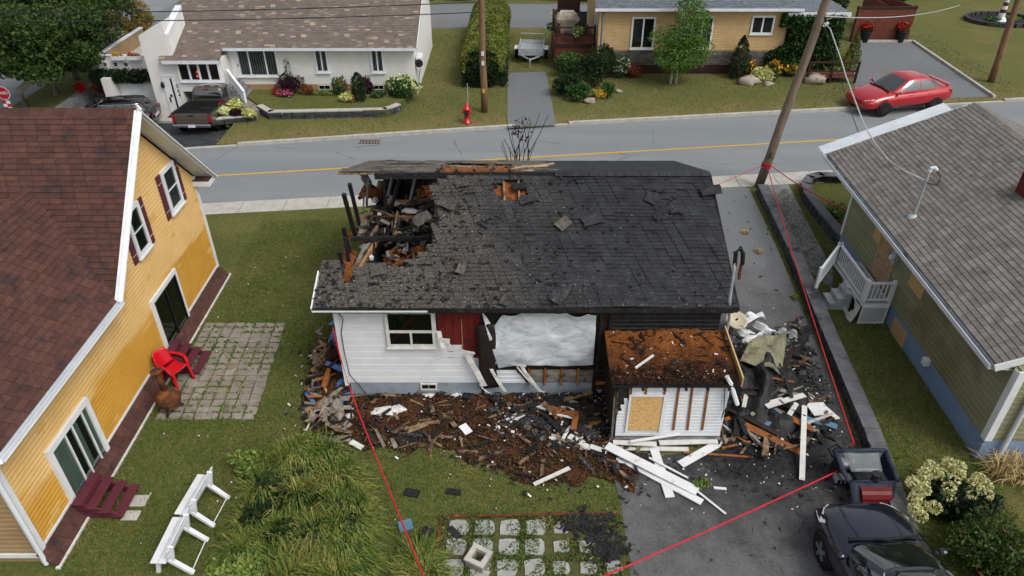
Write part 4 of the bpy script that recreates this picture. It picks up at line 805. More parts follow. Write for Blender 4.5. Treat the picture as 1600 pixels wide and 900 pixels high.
b = MB(); b.prism([(-9.15, 2 * yr0 - ye0 - .02, ze0 - .1), (-8.68, 2 * yr0 - ye0 - .02, ze0 - .1), (-8.68, yr0, zr0 - .13), (-9.15, yr0, zr0 - .13)], (0, 0, -.02)); b.prism([(-9.15, ye0, ze0 - .1), (-8.68, ye0, ze0 - .1), (-8.68, yr0, zr0 - .13), (-9.15, yr0, zr0 - .13)], (0, 0, -.02)); b.build('rake_soffit', 'white_metal', yh)
b = MB(); b.box(-9.16, -8.66, 18.72, 19.28, 3.16, 3.3); b.build('eave_return', 'white_paint', yh); b = MB(); b.prism([(-9.15, 18.74, 3.305), (-8.67, 18.74, 3.305), (-8.67, 19.26, 3.305), (-9.15, 19.26, 3.305)], (0, 0, .03)); b.build('return_cap', 'brown_shingle', yh)
b = MB(); b.fb(Fr((xe, 8.4, zw0 - .11), (0, 1, 0), (0, 0, 1)), 0, 4.6, 0, .012, 0, .12); b.fb(Fr((xe + .1, 8.4, zw0 - .1), (0, 1, 0), (0, 0, 1)), 0, 4.6, 0, .10, 0, .012); b.fb(Fr((xe - .02, 8.4, zw0 - .1), (0, 1, 0), (0, 0, 1)), 0, 4.6, 0, .08, 0, .012); gt = b.build('gutter', 'white_metal', yh)
b = MB(); b.tube([(xe + .05, 8.4, zw0 - .1), (xe - .1, 8.45, zw0 - .25), (-9.02, 8.53, 3.02)], .04, 8); b.build('elbow', 'white_metal', gt)
b = MB(); b.prism([(-9.14, 8.5, 3.10), (xe, 8.5, 3.10), (xe, 13.0, 3.10), (-9.14, 13.0, 3.10)], (0, 0, .02)); b.build('eave_soffit', 'white_metal', yh)
for k, q in enumerate((((246, 272), (265, 249), (267, 337), (283, 312)), ((194, 332), (210, 311), (212, 410), (232, 381)))):
    a0, a1, b0, b1 = wrect(fy, *q); window(yh, fy, a0, a1, b0, b1, fw=.10, proud=.06, mg='glass', rails=(.5,), barw=.03, curtain=((.0, .25),))
    for s, (c0, c1) in enumerate(((a0 - .25, a0 - .02), (a1 + .02, a1 + .25))):
        if k == 1 and s == 0: c0 += .02
        b = MB(); b.fb(fy, c0, c1, b0 - .05, b1 - .02, .0, .05); sh = b.build('shutter', 'maroon', yh)
        for zz in (b0 + .17, b1 - .25): b = MB(); b.fb(fy, c0, c1, zz, zz + .012, .05, .054); b.build('shutter_line', 'fl_white', sh)
a0, a1, b0, b1 = wrect(fy, (231, 474), (270, 417), (261, 554), (295, 501)); window(yh, fy, a0, a1, max(.14, b0), b1, fw=.12, proud=.05, mull=(.5,), mg='dark_glass', name='sliding_door', sill=False)
b = MB(); A0, A1 = a0 + .12, a1 - .12; B0, B1 = max(.14, b0) + .12, b1 - .12
b.fb(fy, A0, A0 + .035, B0, B1, .06, .085); b.fb(fy, A1 - .035, A1, B0, B1, .06, .085); b.fb(fy, A0, A1, B0, B0 + .035, .06, .085); b.fb(fy, A0, A1, B1 - .035, B1, .06, .085); b.fb(fy, (A0 + A1) / 2 - .03, (A0 + A1) / 2 + .03, B0, B1, .06, .09); b.build('door_sash', 'black_plastic', yh)
S1 = (a0, a1)
a0, a1, b0, b1 = wrect(fy, (66, 710), (130, 617), (119, 804), (170, 714)); window(yh, fy, a0, a1, max(.12, b0), b1, fw=.13, proud=.07, mull=(.36, .56, .86), mg='glass', name='sliding_door', sill=True, curtain=((0, .36), (.86, 1), (.58, .72)), barw=.035)
S2 = (a0, a1)
b = MB(); a, c = hit(231, 606, fy); b.fb(fy, a - .08, a + .08, c - .08, c + .08, .02, .12); b.build('vent_hood', 'white_metal', yh, bevel=.02)
def steps(name, label, y0, y1, n=4):
    t = thing(name, label, 'steps', (-8.6, (y0 + y1) / 2, 0))
    for i in range(n):
        z = .5 - i * .125; x = -9.0 + i * .24; b = MB(); b.box(x, x + .215, y0, y1, z - .035, z); b.build('tread', 'maroon', t, bevel=.006)
        if i == 0: b = MB(); b.box(x + .195, x + .213, y0 + .02, y1 - .02, z - .16, z - .037); b.build('riser', 'maroon', t)
    for y in (y0 + .06, y1 - .1): b = MB(); b.prism([(-9.0, y, .46), (-8.9, y, .46), (-8.1, y, .08), (-8.1, y, 0), (-9.0, y, 0)], (0, .035, 0)); b.build('stringer', 'maroon', t)
    return t
steps('wooden_steps', 'maroon wooden steps under the white framed curtained sliding door', 9.65, 10.5); steps('wooden_steps', 'maroon wooden steps behind the red plastic chair', 14.15, 15.05)
for k, (x, y, w) in enumerate(((218, 783, .3), (205, 806, .25))): p = G(x, y); b = MB(); b.box(p.x - .17, p.x + .17, p.y - w / 2, p.y + w / 2, 0, .025); tag(b.build('stepping_stone', 'concrete', None, bevel=.01), ['pale paving stone beside the maroon steps, farther one', 'pale paving stone beside the maroon steps, nearer one'][k], 'paving stone', 'stones at the steps')
# ================================================================ GREEN HOUSE (right)
gh = thing('green_house', 'green clapboard house with grey shingle roof and boarded windows', 'house', (12.5, 16, 0))
Bf, An = V(10.78, 20.5, 0), V(10.52, 11.35, 0); fg = Fr(Bf, An - Bf, (0, 0, 1)); LG = (An - Bf).length; nx_ = -fg.n                 # nx_ points into the house
ZF = .62; W = 8.2
core = [Bf + nx_ * .03, An + nx_ * .03, An + nx_ * W, Bf + nx_ * W]; b = MB(); b.prism([p + V(0, 0, ZF) for p in core], (0, 0, 2.0)); b.build('wall', 'green_siding', gh)
b = MB(); b.prism([Bf - nx_ * .01, An - nx_ * .01 - fg.u * -.01, An + nx_ * W, Bf + nx_ * W], (0, 0, ZF)); b.build('foundation', 'blue_foundation', gh)
siding(gh, fg, [(0, ZF), (LG, ZF), (LG, 2.6), (0, 2.6)], .15, 'green_siding', proud=.022)
fgn = Fr(An, nx_, (0, 0, 1)); siding(gh, fgn, [(.05, ZF), (W, ZF), (W, 2.6), (W / 2, 4.4), (.05, 2.6)], .15, 'green_siding', proud=.022)
b = MB(); b.fb(fg, LG - .12, LG + .03, ZF - .02, 2.58, 0, .04); b.fb(fgn, -.03, .13, ZF - .02, 2.6, 0, .045); b.build('corner_board', 'white_paint', gh); b = MB(); b.fb(fg, -.03, .09, ZF - .05, 2.58, 0, .04); b.build('corner_board', 'white_paint', gh)
b = MB(); b.tube([fgn.P(1.1, 2.75, .4), fgn.P(.62, 2.5, .12), fgn.P(.42, 2.0, .09), fgn.P(.42, .06, .09)], .05, 8); b.build('downpipe', 'white_metal', gh)
ef, en = V(10.42, 22.2, 2.62), V(10.13, 11.55, 2.62); ug = (en - ef); UG = ug.length; up_ = Vector((nx_.x, nx_.y, 0)) * 4.15 + V(0, 0, 1.78); fG = Fr(ef, ug, up_); sG = up_.length; fG2 = Fr(en + nx_ * 8.3, -ug, up_ - nx_ * 8.3)
b = MB(); b.prism([fG.P(0, 0), fG.P(UG, 0), fG.P(UG, sG), fG.P(0, sG)], fG.n * -.08); b.prism([fG2.P(0, 0), fG2.P(UG, 0), fG2.P(UG, sG), fG2.P(0, sG)], fG2.n * -.08); gr = b.build('roof', 'grey_shingle', gh)
shingles(gr, fG, UG, sG, 'grey_shingle', w=.30, e=.14, single=300); shingles(gr, fG2, UG, sG, 'grey_shingle', w=.3, e=.14, single=0)
for i in range(36):
    y = i * .29; a, c = fG.P(y, sG, .02), fG.P(y + .31, sG, .03); d = nx_ * .15; b = MB(); b.add([a - d - V(0, 0, .07), a, a + d - V(0, 0, .07), c - d - V(0, 0, .07), c, c + d - V(0, 0, .07)], [(0, 1, 4, 3), (1, 2, 5, 4)]); b.build('ridge_cap', 'grey_shingle', gr)
b = MB(); b.fb(fG, UG - .01, UG + .03, -.05, sG, -.16, .005); b.build('rake_board', 'white_paint', gh); b = MB(); b.fb(fG, -.03, .0, -.02, sG, -.14, .005); b.build('rake_board', 'white_paint', gh)
b = MB(); b.prism([fG.P(UG - .5, -.02, -.1), fG.P(UG, -.02, -.1), fG.P(UG, sG, -.1), fG.P(UG - .5, sG, -.1)], fG.n * -.02); b.build('rake_soffit', 'white_metal', gh)
fe = Fr(ef + V(-.12, 0, -.13), ug, (0, 0, 1)); b = MB(); b.fb(fe, 0, UG, 0, .015, -.11, .0); b.fb(fe, 0, UG, 0, .10, -.125, -.11); b.build('gutter', 'gutter_metal', gh); b = MB(); b.fb(fe, 0, UG, 0.0, .115, 0, .016); b.build('gutter_lip', 'white_metal', gh)
b = MB(); b.prism([ef + V(.0, 0, -.15), en + V(0, 0, -.15), en + nx_ * .4 + V(0, 0, -.15), ef + nx_ * .4 + V(0, 0, -.15)], (0, 0, .02)); b.build('eave_soffit', 'white_metal', gh)
# ribbed white metal strip along the far rake
b = MB(); b.fb(fG, -.62, -.05, -.1, sG * .86, -.03, .0); mt = b.build('metal_canopy', 'white_metal', gh)
for i in range(4): b = MB(); a = -.60 + i * .18; b.fb(fG, a, a + .05, -.1, sG * .86, .001, .035); b.build('rib', 'white_metal', mt)
def boardup(q, name='window_board', m='plywood', c=(.02, .05)):
    a0, a1, b0, b1 = wrect(fg, *q); b = MB(); b.fb(fg, a0, a1, b0, b1, *c); o = b.build(name, m, gh); return a0, a1, b0, b1
boardup(((1372, 350), (1389, 372), (1366, 371), (1384, 394))); boardup(((1428, 424), (1450, 446), (1421, 444), (1440, 468))); boardup(((1400, 496), (1419, 522), (1392, 516), (1410, 543)), 'basement_board', 'plywood', (.012, .04))
a0, a1, _, _ = wrect(fg, (1390, 376), (1402, 388), (1364, 422), (1395, 425)); b = MB(); b.fb(fg, a0 - .25, a1 + .1, ZF + .12, 2.35, .02, .05); b.build('door_board', 'pale_wood', gh)
a, c = hit(1403, 402, fg); b = MB(); b.fb(fg, a - .09, a + .11, c - .2, c + .18, .02, .14); mb = b.build('meter_box', 'galv', gh, bevel=.01); b = MB(); b.lathe(fg.P(a + .01, c, .14), [(.085, 0), (.085, .07), (.05, .1)], 14, fg.n); b.build('meter_dial', 'white_metal', mb)
a, c = hit(1452, 565, fg); b = MB(); b.fb(fg, a - .09, a + .09, c - .1, c + .1, .01, .16); b.build('vent_hood', 'white_paint', gh, bevel=.02)
a, c = hit(1427, 338, fG); base = fG.P(a, c); tp_ = GY(1449, 268, base.y); b = MB(); b.tube([base - V(0, 0, .1), V(base.x, base.y, tp_.z)], .035, 10); ms = b.build('service_mast', 'galv', gh)
b = MB(); b.lathe(base - V(0, 0, .03), [(.16, 0), (.12, .05), (.05, .09)], 12); b.build('flashing', 'galv', ms); top = V(base.x, base.y, tp_.z)
b = MB(); b.tube([top, top + V(.02, 0, .1), top + V(.1, -.02, .12), top + V(.16, -.02, .05)], .05, 10); b.build('weatherhead', 'white_metal', ms); b = MB(); b.tube([top + V(.16, 0, .02), top + V(.32, -.05, -.15), top + V(.28, -.08, -.35), top + V(.05, -.05, -.32), top + V(-.03, 0, -.28)], .014, 6); b.build('drip_loop', 'wire', ms); MAST = top + V(-.03, 0, -.25)
a, c = hit(1600, 305, fG); p = fG.P(a, c); b = MB(); b.box(p.x - .1, p.x + .5, p.y - .25, p.y + .25, p.z - .3, p.z + .55); b.build('chimney', 'maroon_board', gh)
# porch with white rails, lattice skirt
pc = thing('side_porch', 'small porch with white baluster rails and lattice on the green house', 'porch', (10.2, 17.4, 0)); X0, X1, Y0, Y1, ZP = 9.82, 10.60, 16.42, 18.55, .72
b = MB(); b.box(X0 - .02, X1, Y0, Y1, ZP - .12, ZP - .03); b.build('platform', 'white_paint', pc)
for i in range(6): b = MB(); x = X0 + i * .12; b.box(x, x + .112, Y0, Y1, ZP - .028, ZP); b.build('deck_board', 'galv', pc)
def rail(p, q, h=.62, n=8):
    p, q = Vector(p), Vector(q); b = MB(); b.bar(p + V(0, 0, h), q + V(0, 0, h), .07, .05); b.build('handrail', 'white_paint', pc); b = MB(); b.bar(p + V(0, 0, .07), q + V(0, 0, .07), .05, .04); b.build('bottom_rail', 'white_paint', pc)
    for i in range(n): c = p.lerp(q, (i + .5) / n); b = MB(); b.bar(c + V(0, 0, .08), c + V(0, 0, h - .02), .028, .028); b.build('baluster', 'white_paint', pc)
    for c in (p, q): b = MB(); b.bar(c, c + V(0, 0, h + .08), .085, .085); b.build('post', 'white_paint', pc)
rail((X0, Y0 + .04, ZP), (X1 - .06, Y0 + .04, ZP), n=6); rail((X0, Y0 + .12, ZP), (X0, 18.5, ZP), n=15); rail((X0 - .85, 17.6, .42), (X0 - .05, 18.5, ZP), n=9)
for i in range(4): b = MB(); z = ZP - .16 * (i + 1); b.box(X0 - .2 * (i + 1), X0 - .2 * i, 17.05, 17.6, .0, z); b.build('step', 'galv', pc)
def lattice(o, u, L, hgt, n):
    b = MB(); o, u = Vector(o), Vector(u)
    for i in range(-6, n + 6):
        for s in (1, -1):
            a0 = i * L / n; pts = []
            lo, hi = a0, a0 + s * hgt
            t0, t1 = 0.0, 1.0
            for _ in (0,):
                f = lambda t: lo + (hi - lo) * t
                ts = [t for t in np.linspace(0, 1, 25) if 0 <= f(t) <= L]
                if len(ts) < 2: continue
                t0, t1 = ts[0], ts[-1]; b.bar(o + u * f(t0) + V(0, 0, hgt * t0), o + u * f(t1) + V(0, 0, hgt * t1), .012, .022)
    b.build('lattice', 'white_paint', pc); b = MB(); w = .06
    for z in (0.03, hgt - .02): b.bar(o + V(0, 0, z), o + u * L + V(0, 0, z), .03, w)
    for a in (0.03, L - .03): b.bar(o + u * a, o + u * a + V(0, 0, hgt), .03, w)
    b.build('lattice_frame', 'white_paint', pc)
lattice((X0, Y0 - .01, 0), (1, 0, 0), X1 - X0 - .03, ZP - .13, 11); lattice((X0 - .01, Y0 + .9, 0), (0, 1, 0), .45, ZP - .13, 7)
b = MB(); nu, nv = 22, 16; P_ = lambda u, v: V(X0 - .03 - .14 * (1 - v) ** 2 - .03 * math.sin(u * 9), Y0 + .02 + u * 1.0, .01 + v * (ZP - .14)); b.v = [tuple(P_(a / nu, c / nv)) for c in range(nv + 1) for a in range(nu + 1)]
for c in range(nv):
    for a in range(nu):
        u, v = (a + .5) / nu, (c + .5) / nv
        if ((u - .5) / .33) ** 2 + ((v - .52) / .36) ** 2 + .7 * N3(u * 6, v * 6) > .9: k = c * (nu + 1) + a; b.f.append((k, k + 1, k + nu + 2, k + nu + 1)); b.mi.append(0)
solid(b.build('melted_vinyl', 'dirty_white', pc), .012)
# ================================================================ WHITE HOUSE across the street
def text_mesh(s, size, fr, a, b_, c, m, parent, name='lettering', ex=.004):
    cu = bpy.data.curves.new('txt', 'FONT'); cu.body = s; cu.size = size; cu.extrude = ex; cu.align_x = 'CENTER'; cu.align_y = 'CENTER'
    ob = bpy.data.objects.new('txt', cu); COL.objects.link(ob); dg = bpy.context.evaluated_depsgraph_get(); me = bpy.data.meshes.new_from_object(ob.evaluated_get(dg)); bpy.data.objects.remove(ob)
    me.materials.clear(); me.materials.append(MATS[m]); og = org(parent)
    for v in me.vertices: v.co = fr.P(a + v.co.x, b_ + v.co.y, c + v.co.z) - og
    o = bpy.data.objects.new(name, me); COL.objects.link(o); o.parent = parent; reg(o, og); return o
wh = thing('white_house', 'white stucco house with brown flecked roof, sunroom and garage terrace', 'house', (-12, 37, 0))
YH = 35.0; f1 = Fr((0, YH, 0), (1, 0, 0), (0, 0, 1)); xL, xR = -13.7, -4.72
b = MB(); b.box(xL, xR, YH, 43.5, -.6, 2.62); b.add([(xR, YH, 2.62), (xR, 43.5, 2.62), (xR, 39.4, 4.3)], [(0, 1, 2)]); b.build('wall', 'stucco', wh)
b = MB(); b.box(xL, xR + .03, YH - .04, YH + .02, 0, .62); b.build('plinth', 'brown_siding', wh)
yA, zA, yB, zB = 34.55, 2.52, 39.4, 4.42; sH = math.hypot(yB - yA, zB - zA); fh = Fr((-19.0, yA, zA), (1, 0, 0), (0, yB - yA, zB - zA)); UH = 19.0 - 4.52
fh0 = fh.P(0, -.95); k0 = .95
b = MB(); b.prism([fh.P(5.3, 0), fh.P(UH, 0), fh.P(UH, sH), fh.P(2.6, sH), fh.P(2.6, 0)], fh.n * -.1); b.prism([fh.P(2.7, -k0), fh.P(5.32, -k0), fh.P(5.32, 0), fh.P(2.7, 0)], fh.n * -.1); fb_ = Fr((xR + .2, 2 * yB - yA, zA), (-1, 0, 0), (0, yA - yB, zB - zA)); b.prism([fb_.P(0, 0), fb_.P(12, 0), fb_.P(12, sH), fb_.P(0, sH)], fb_.n * -.1); wrf = b.build('roof', 'fleck_shingle', wh)
f2 = Fr(fh.P(0, -k0), fh.u, fh.v)
shingles(wrf, f2, UH, sH + k0, 'fleck_shingle', w=.26, e=.13, single=300, mask=lambda p: p.x > -16.4 and not (p.x > -13.7 and p.y < yA))
b = MB(); b.box(-13.68, -4.5, yA - .04, yA, zA - .15, zA + .0); b.build('gutter', 'white_metal', wh); p = fh.P(2.7, -k0); b = MB(); b.box(-16.3, -13.62, p.y - .04, p.y, p.z - .15, p.z); b.build('sunroom_gutter', 'white_metal', wh)
b = MB(); b.bar(fh.P(UH + .02, 0, -.07), fh.P(UH + .02, sH, -.07), .03, .18); b.build('rake_board', 'white_paint', wh); b = MB(); b.prism([(-13.7, yA, zA - .13), (-4.52, yA, zA - .13), (-4.52, YH, zA - .13), (-13.7, YH, zA - .13)], (0, 0, .02)); b.build('soffit', 'white_metal', wh)
for (x0, y0, x1, y1), mu, sl_ in (((366, 74, 439, 119), (.28, .72), 16), ((489, 74, 516, 113), (.5,), 5), ((577, 74, 602, 113), (.5,), 5)):
    A, C = hit(x0, y0, f1), hit(x1, y1, f1); window(wh, f1, A[0], C[0], C[1], min(A[1], 2.4), fw=.09, c0=.02, proud=.06, mull=mu, slats=sl_, barw=.07)
for x0, x1 in ((498, 518), (584, 601)): A, C = hit(x0, 134, f1), hit(x1, 143, f1); f1b = Fr((0, YH - .04, 0), (1, 0, 0), (0, 0, 1)); window(wh, f1b, A[0], C[0], .36, .6, fw=.03, c0=.01, proud=.03, mull=(.5,), barw=.03, sill=False, name='basement_window')
b = MB(); p = f1.P(hit(447, 74, f1)[0], 2.2); b.tube([p, p + V(0, -.12, .03), p + V(0, -.15, -.05)], .05, 8); b.build('porch_lamp', 'white_metal', wh)
# heat pump on the gable wall
hp = GX(656, 95, xR + .2); b = MB(); b.box(xR + .05, xR + .35, hp.y - .4, hp.y + .4, hp.z - .28, hp.z + .28); ac = b.build('heat_pump', 'white_paint', wh, bevel=.02); b = MB(); b.lathe((xR + .2, hp.y - .401, hp.z), [(.2, 0), (.2, -.01), (.05, -.012)], 16, (0, 1, 0)); b.build('fan_grille', 'dark_metal', ac); b = MB(); b.tube([(xR + .2, hp.y, hp.z - .3), (xR + .1, hp.y, hp.z - .8), (xR + .06, hp.y, .2)], .02, 6); b.build('pump_pipe', 'dark_metal', ac)
# sunroom on a slab over the car bay
YS = 33.95; f3 = Fr((0, YS, 0), (1, 0, 0), (0, 0, 1)); sx0, sx1 = hit(256, 100, f3)[0], hit(338, 100, f3)[0]; sx0 = -15.95; sx1 = -13.66
zs0, zs1 = hit(300, 143, f3)[1], p.z if False else 2.1
b = MB(); b.box(sx0, sx1, YS, YH + .1, zs0, 2.12); b.build('sunroom', 'stucco', wh)
b = MB(); b.box(sx0, sx0 + .16, YS, YH, -.65, zs0); b.build('bay_pier', 'stucco', wh); b = MB(); b.box(sx0 + .1, sx1, YH + .02, YH + .06, -.65, zs0); b.build('bay_back', 'dark_room', wh)
A, C = hit(258, 91, f3), hit(333, 127, f3); window(wh, f3, sx0 + .18, sx1 - .1, C[1], 2.06, fw=.09, c0=.02, proud=.06, mull=(.25, .5, .75), back='warm_room', barw=.10, name='sunroom_window', mg='glass')
for zz in (.0, .12): q = hit(307, 112 + zz * 50, f3); MB().blob(f3.P(q[0] + .05, q[1] - zz * .2, .035), (.06, .012, .06), 1, 0, (10, 8)).build('red_lamp', 'lamp_red', wh)
# side stair with solid white balustrade
b = MB(); b.prism([(sx1 + .12, YS + .1, .75), (sx1 + .95, YS - .55, .25), (sx1 + .95, YS - .55, .78), (sx1 + .12, YS + .1, 1.62)], (.08, .05, 0)); st = b.build('stair_balustrade', 'white_paint', wh)
b = MB(); b.bar((sx1 + .16, YS + .1, 1.64), (sx1 + 1.0, YS - .55, .8), .12, .05); b.build('balustrade_cap', 'white_paint', st)
for i in range(5): b = MB(); b.box(sx1 + .15 + i * .18, sx1 + .35 + i * .18, YS - .4 + .0, YH - .05, 0, .95 - i * .18); b.build('stair_step', 'old_concrete', wh)
dfr = Fr((xL + .05, YH, 0), (1, 0, 0), (0, 0, 1)); b = MB(); b.fb(dfr, .08, .5, .95, 2.4, .0, .05); d_ = b.build('side_door', 'white_paint', wh); b = MB(); b.fb(dfr, .38, .42, 1.5, 1.62, .05, .1); b.build('door_handle', 'dark_metal', d_)
# entrance tower with slanted top
YT = 33.98; f4 = Fr((0, YT, 0), (1, 0, 0), (0, 0, 1)); L0 = hit(215, 56, f4); Pk = hit(248, 34, f4); tx0, tx1 = L0[0] + .02, sx0 - .004
b = MB(); b.prism([(tx0, YT, -.65), (tx1, YT, -.65), (tx1, YT, Pk[1]), (tx0, YT, L0[1])], (0, .9, 0)); b.build('entrance_tower', 'stucco', wh)
b = MB(); b.prism([(tx1 - .16, YT + .05, Pk[1] - .6), (tx1 + .12, YT + .05, Pk[1] - .75), (tx1 + .12, YT + 2.2, Pk[1] + .05), (tx1 - .16, YT + 2.2, Pk[1] + .05)], (0, 0, .16)); b.build('tower_cap', 'white_metal', wh)
b = MB(); b.prism([(tx1, YT + .02, 2.1), (tx1, YT + .02, Pk[1] - .55), (tx1, YT + 2.2, Pk[1] - .05), (tx1, YT + 2.2, 2.4)], (.1, 0, 0)); b.build('tower_fin', 'stucco', wh)
da, dc = hit(244, 119, f4)[0], hit(262, 119, f4)[0]; zt = hit(250, 119, f4)[1]; da = tx1 - .62; dc = tx1 - .12
b = MB(); b.fb(f4, da, dc, -.5, zt, .0, .03); dr = b.build('front_door', 'white_paint', wh); b = MB(); b.fb(f4, da + .3, da + .38, -.35, zt - .1, .03, .04); b.build('door_light', 'dark_glass', dr)
b = MB(); b.fb(f4, da - .06, da, -.5, zt + .05, 0, .05); b.fb(f4, da, dc, zt + .002, zt + .05, 0, .05); b.build('door_frame', 'white_paint', wh); b = MB(); b.fb(f4, da + .06, da + .12, .1, .34, .03, .07); b.build('handle', 'dark_metal', dr)
for i, ch in enumerate('564'): text_mesh(ch, .24, f4, dc + .06 + .0 * i, .86 - i * .22, .012, 'black_plastic', wh, 'house_number')
b = MB(); a_ = tx0 + .55; b.lathe(f4.P(a_, .95, .1), [(.05, -.14), (.09, -.06), (.09, .08), (.03, .16)], 8); b.fb(f4, a_ - .02, a_ + .02, .98, 1.02, 0, .1); b.build('wall_lantern', 'dark_metal', wh); b = MB(); b.fb(f4, tx0 + .75, tx0 + .85, .35, .47, 0, .05); b.build('letter_plate', 'dark_metal', wh)
b = MB(); b.box(tx0 + .1, tx1 + .2, YT - .9, YT, -.66, -.52); b.build('entrance_slab', 'concrete', wh); b = MB(); b.box(tx1 - .7, tx1 - .1, YT - .5, YT - .1, -.518, -.50); b.build('door_mat', 'dark_room', wh)
# garage with roof terrace
YG = 35.3; f5 = Fr((0, YG, 0), (1, 0, 0), (0, 0, 1)); g0, g1 = hit(150, 88, f5), tx0 + .06; gx0 = g0[0] - .05; zp = g0[1]
b = MB(); b.box(gx0, g1, YG, 40.4, -.65, zp - .75); b.build('garage', 'stucco', wh)
b = MB(); b.box(gx0, g1, YG, YG + .16, zp - .75, zp); b.build('parapet_front', 'stucco', wh); b = MB(); b.box(gx0, gx0 + .16, YG + .16, 40.4, zp - .75, zp); b.build('parapet_side', 'brown_siding', wh); b = MB(); b.box(gx0 + .16, g1, YG + .16, 40.4, zp - .749, zp - .72); b.build('terrace_floor', 'concrete', wh)
b = MB(); b.box(gx0 - .03, g1, YG - .03, YG + .19, zp + .001, zp + .05); b.box(gx0 - .03, gx0 + .19, YG + .19, 40.4, zp + .001, zp + .05); b.build('coping', 'white_metal', wh)
for x0, x1 in ((159, 170), (175, 187), (191, 203)): A, C = hit(x0, 96, f5), hit(x1, 105, f5); window(wh, f5, A[0], C[0], C[1], A[1], fw=.05, c0=.01, proud=.03, sill=False, back='blind', mg='glass')
A, C = hit(182, 128, f5), hit(240, 165, f5); b = MB(); b.fb(f5, A[0] + .1, g1 - .02, -.64, hit(200, 128, f5)[1], 0, .03); gd = b.build('garage_door', 'white_paint', wh)
for i in range(4): b = MB(); b.fb(f5, A[0] + .12, g1 - .04, -.6 + i * .45, -.2 + i * .45, .03, .045); b.build('door_panel', 'white_paint', gd)
b = MB(); b.box(A[0] - .35, A[0] + .05, YG - .7, YG, -.65, 1.0); b.build('garage_pier', 'stucco', wh)
for k, (x0, x1) in enumerate(((176, 196), (200, 221))):
    A, C = hit(x0, 86, f5), hit(x1, 86, f5); b = MB(); b.fb(f5, A[0], C[0], zp - .12, zp + .06, .02, .24); t = thing('planter_box', ['white planter box with yellow flowers on the terrace parapet', 'white planter box with red flowers on the terrace parapet'][k], 'planter', f5.P(A[0], zp, .1)); b.build('box', 'white_paint', t)
    npmesh('flowers', leaves(cloud(f5.P((A[0] + C[0]) / 2, zp + .12, .13), ((C[0] - A[0]) / 2, .1, .12), 160), .07), 4, ['fl_orange', 'fl_red'][k], t); npmesh('leaves', leaves(cloud(f5.P((A[0] + C[0]) / 2, zp + .08, .13), ((C[0] - A[0]) / 2, .1, .1), 160), .07), 4, 'leaf_light', t)
# bank, walls, path
struct(slab('front_bank', [G(*p, .34)[:2] for p in ((404, 164), (418, 174), (605, 172), (630, 158), (652, 126), (352, 126))], .0, .34, 'lawn'))
block_wall('block_wall', 'long low grey wall holding the lawn of the white house', [G(402, 176)[:2], G(420, 187)[:2], G(605, 183)[:2], G(628, 174)[:2]], .3, .55, .3, 'concrete')
block_wall('block_wall', 'low wall round the hosta bed beside the pickup truck', [G(334, 196)[:2], G(402, 189)[:2]], .22, .5, .26, 'concrete')
struct(slab('hosta_bed', [G(*p)[:2] for p in ((336, 192), (402, 186), (402, 165), (352, 165))], 0, .2, 'rock')); struct(slab('front_walk', [G(*p, .1)[:2] for p in ((356, 165), (402, 178), (425, 162), (420, 140), (370, 142))], 0, .25, 'paver'))
dl = [G(*p) for p in ((68, 178), (122, 141))]; b = MB(); b.prism([(-21.75, 29.6, -.65), (-21.45, 29.6, -.65), (-21.45, 36.6, -.65), (-21.75, 36.6, -.65)], (0, 0, .75)); tag(b.build('retaining_wall', 'old_concrete'), 'plain concrete wall beside the sunken garage drive', 'retaining wall')
for i in range(3): b = MB(); b.box(-21.4, -20.3, 36.0 + i * .3, 36.4 + i * .3, -.65, -.45 + i * .2); struct(b.build('garden_step', 'old_concrete'))
# ================================================================ BEIGE HOUSE across the street
be = thing('beige_house', 'beige clapboard house with stone skirt and slate grey roof', 'house', (9, 41, 0)); YB = 38.5; f6 = Fr((0, YB, 0), (1, 0, 0), (0, 0, 1))
bx0, bx1 = hit(937, 60, f6)[0], hit(1226, 60, f6)[0]; zst0, zst1, zev = hit(1000, 101, f6)[1], hit(1000, 78, f6)[1], hit(1000, 11, f6)[1]
b = MB(); b.box(bx0, bx1, YB, 46, 0, zev + .1); b.build('wall', 'beige_siding', be); siding(be, f6, [(bx0, zst1), (bx1, zst1), (bx1, zev), (bx0, zev)], .125, 'beige_siding', proud=.02)
b = MB(); b.box(bx0 - .02, bx1 + .1, YB - .03, YB + .02, 0, zst0); b.build('plinth', 'deck_dark', be)
z = zst0; row = 0
while z < zst1 - .05:
    x = bx0 - .05 + (row % 2) * .17; h = .105
    while x < bx1: w = rnd.uniform(.28, .6); b = MB(); b.fb(f6, x, min(x + w - .012, bx1), z, z + h - .01, 0, rnd.uniform(.025, .065)); b.build('veneer_stone', 'stone_veneer', be); x += w
    z += h; row += 1
for (x0, y0, x1, y1), mu in (((988, 26, 1020, 76), (.5,)), ((1082, 25, 1109, 76), (.5,)), ((1176, 24, 1206, 53), (.5,))):
    A, C = hit(x0, y0, f6), hit(x1, y1, f6); window(be, f6, A[0], C[0], C[1], A[1], fw=.09, c0=.02, proud=.06, mull=mu, mg='dark_glass', barw=.08, curtain=((.0, .12),))
fr6 = Fr((bx0 - .35, YB - .4, zev + .02), (1, 0, 0), (0, 1, .32)); UB = bx1 - bx0 + .9; b = MB(); b.prism([fr6.P(0, 0), fr6.P(UB, 0), fr6.P(UB, 4.5), fr6.P(0, 4.5)], fr6.n * -.1); br = b.build('roof', 'slate_shingle', be); shingles(br, fr6, UB, 2.2, 'slate_shingle', w=.4, e=.16, single=0)
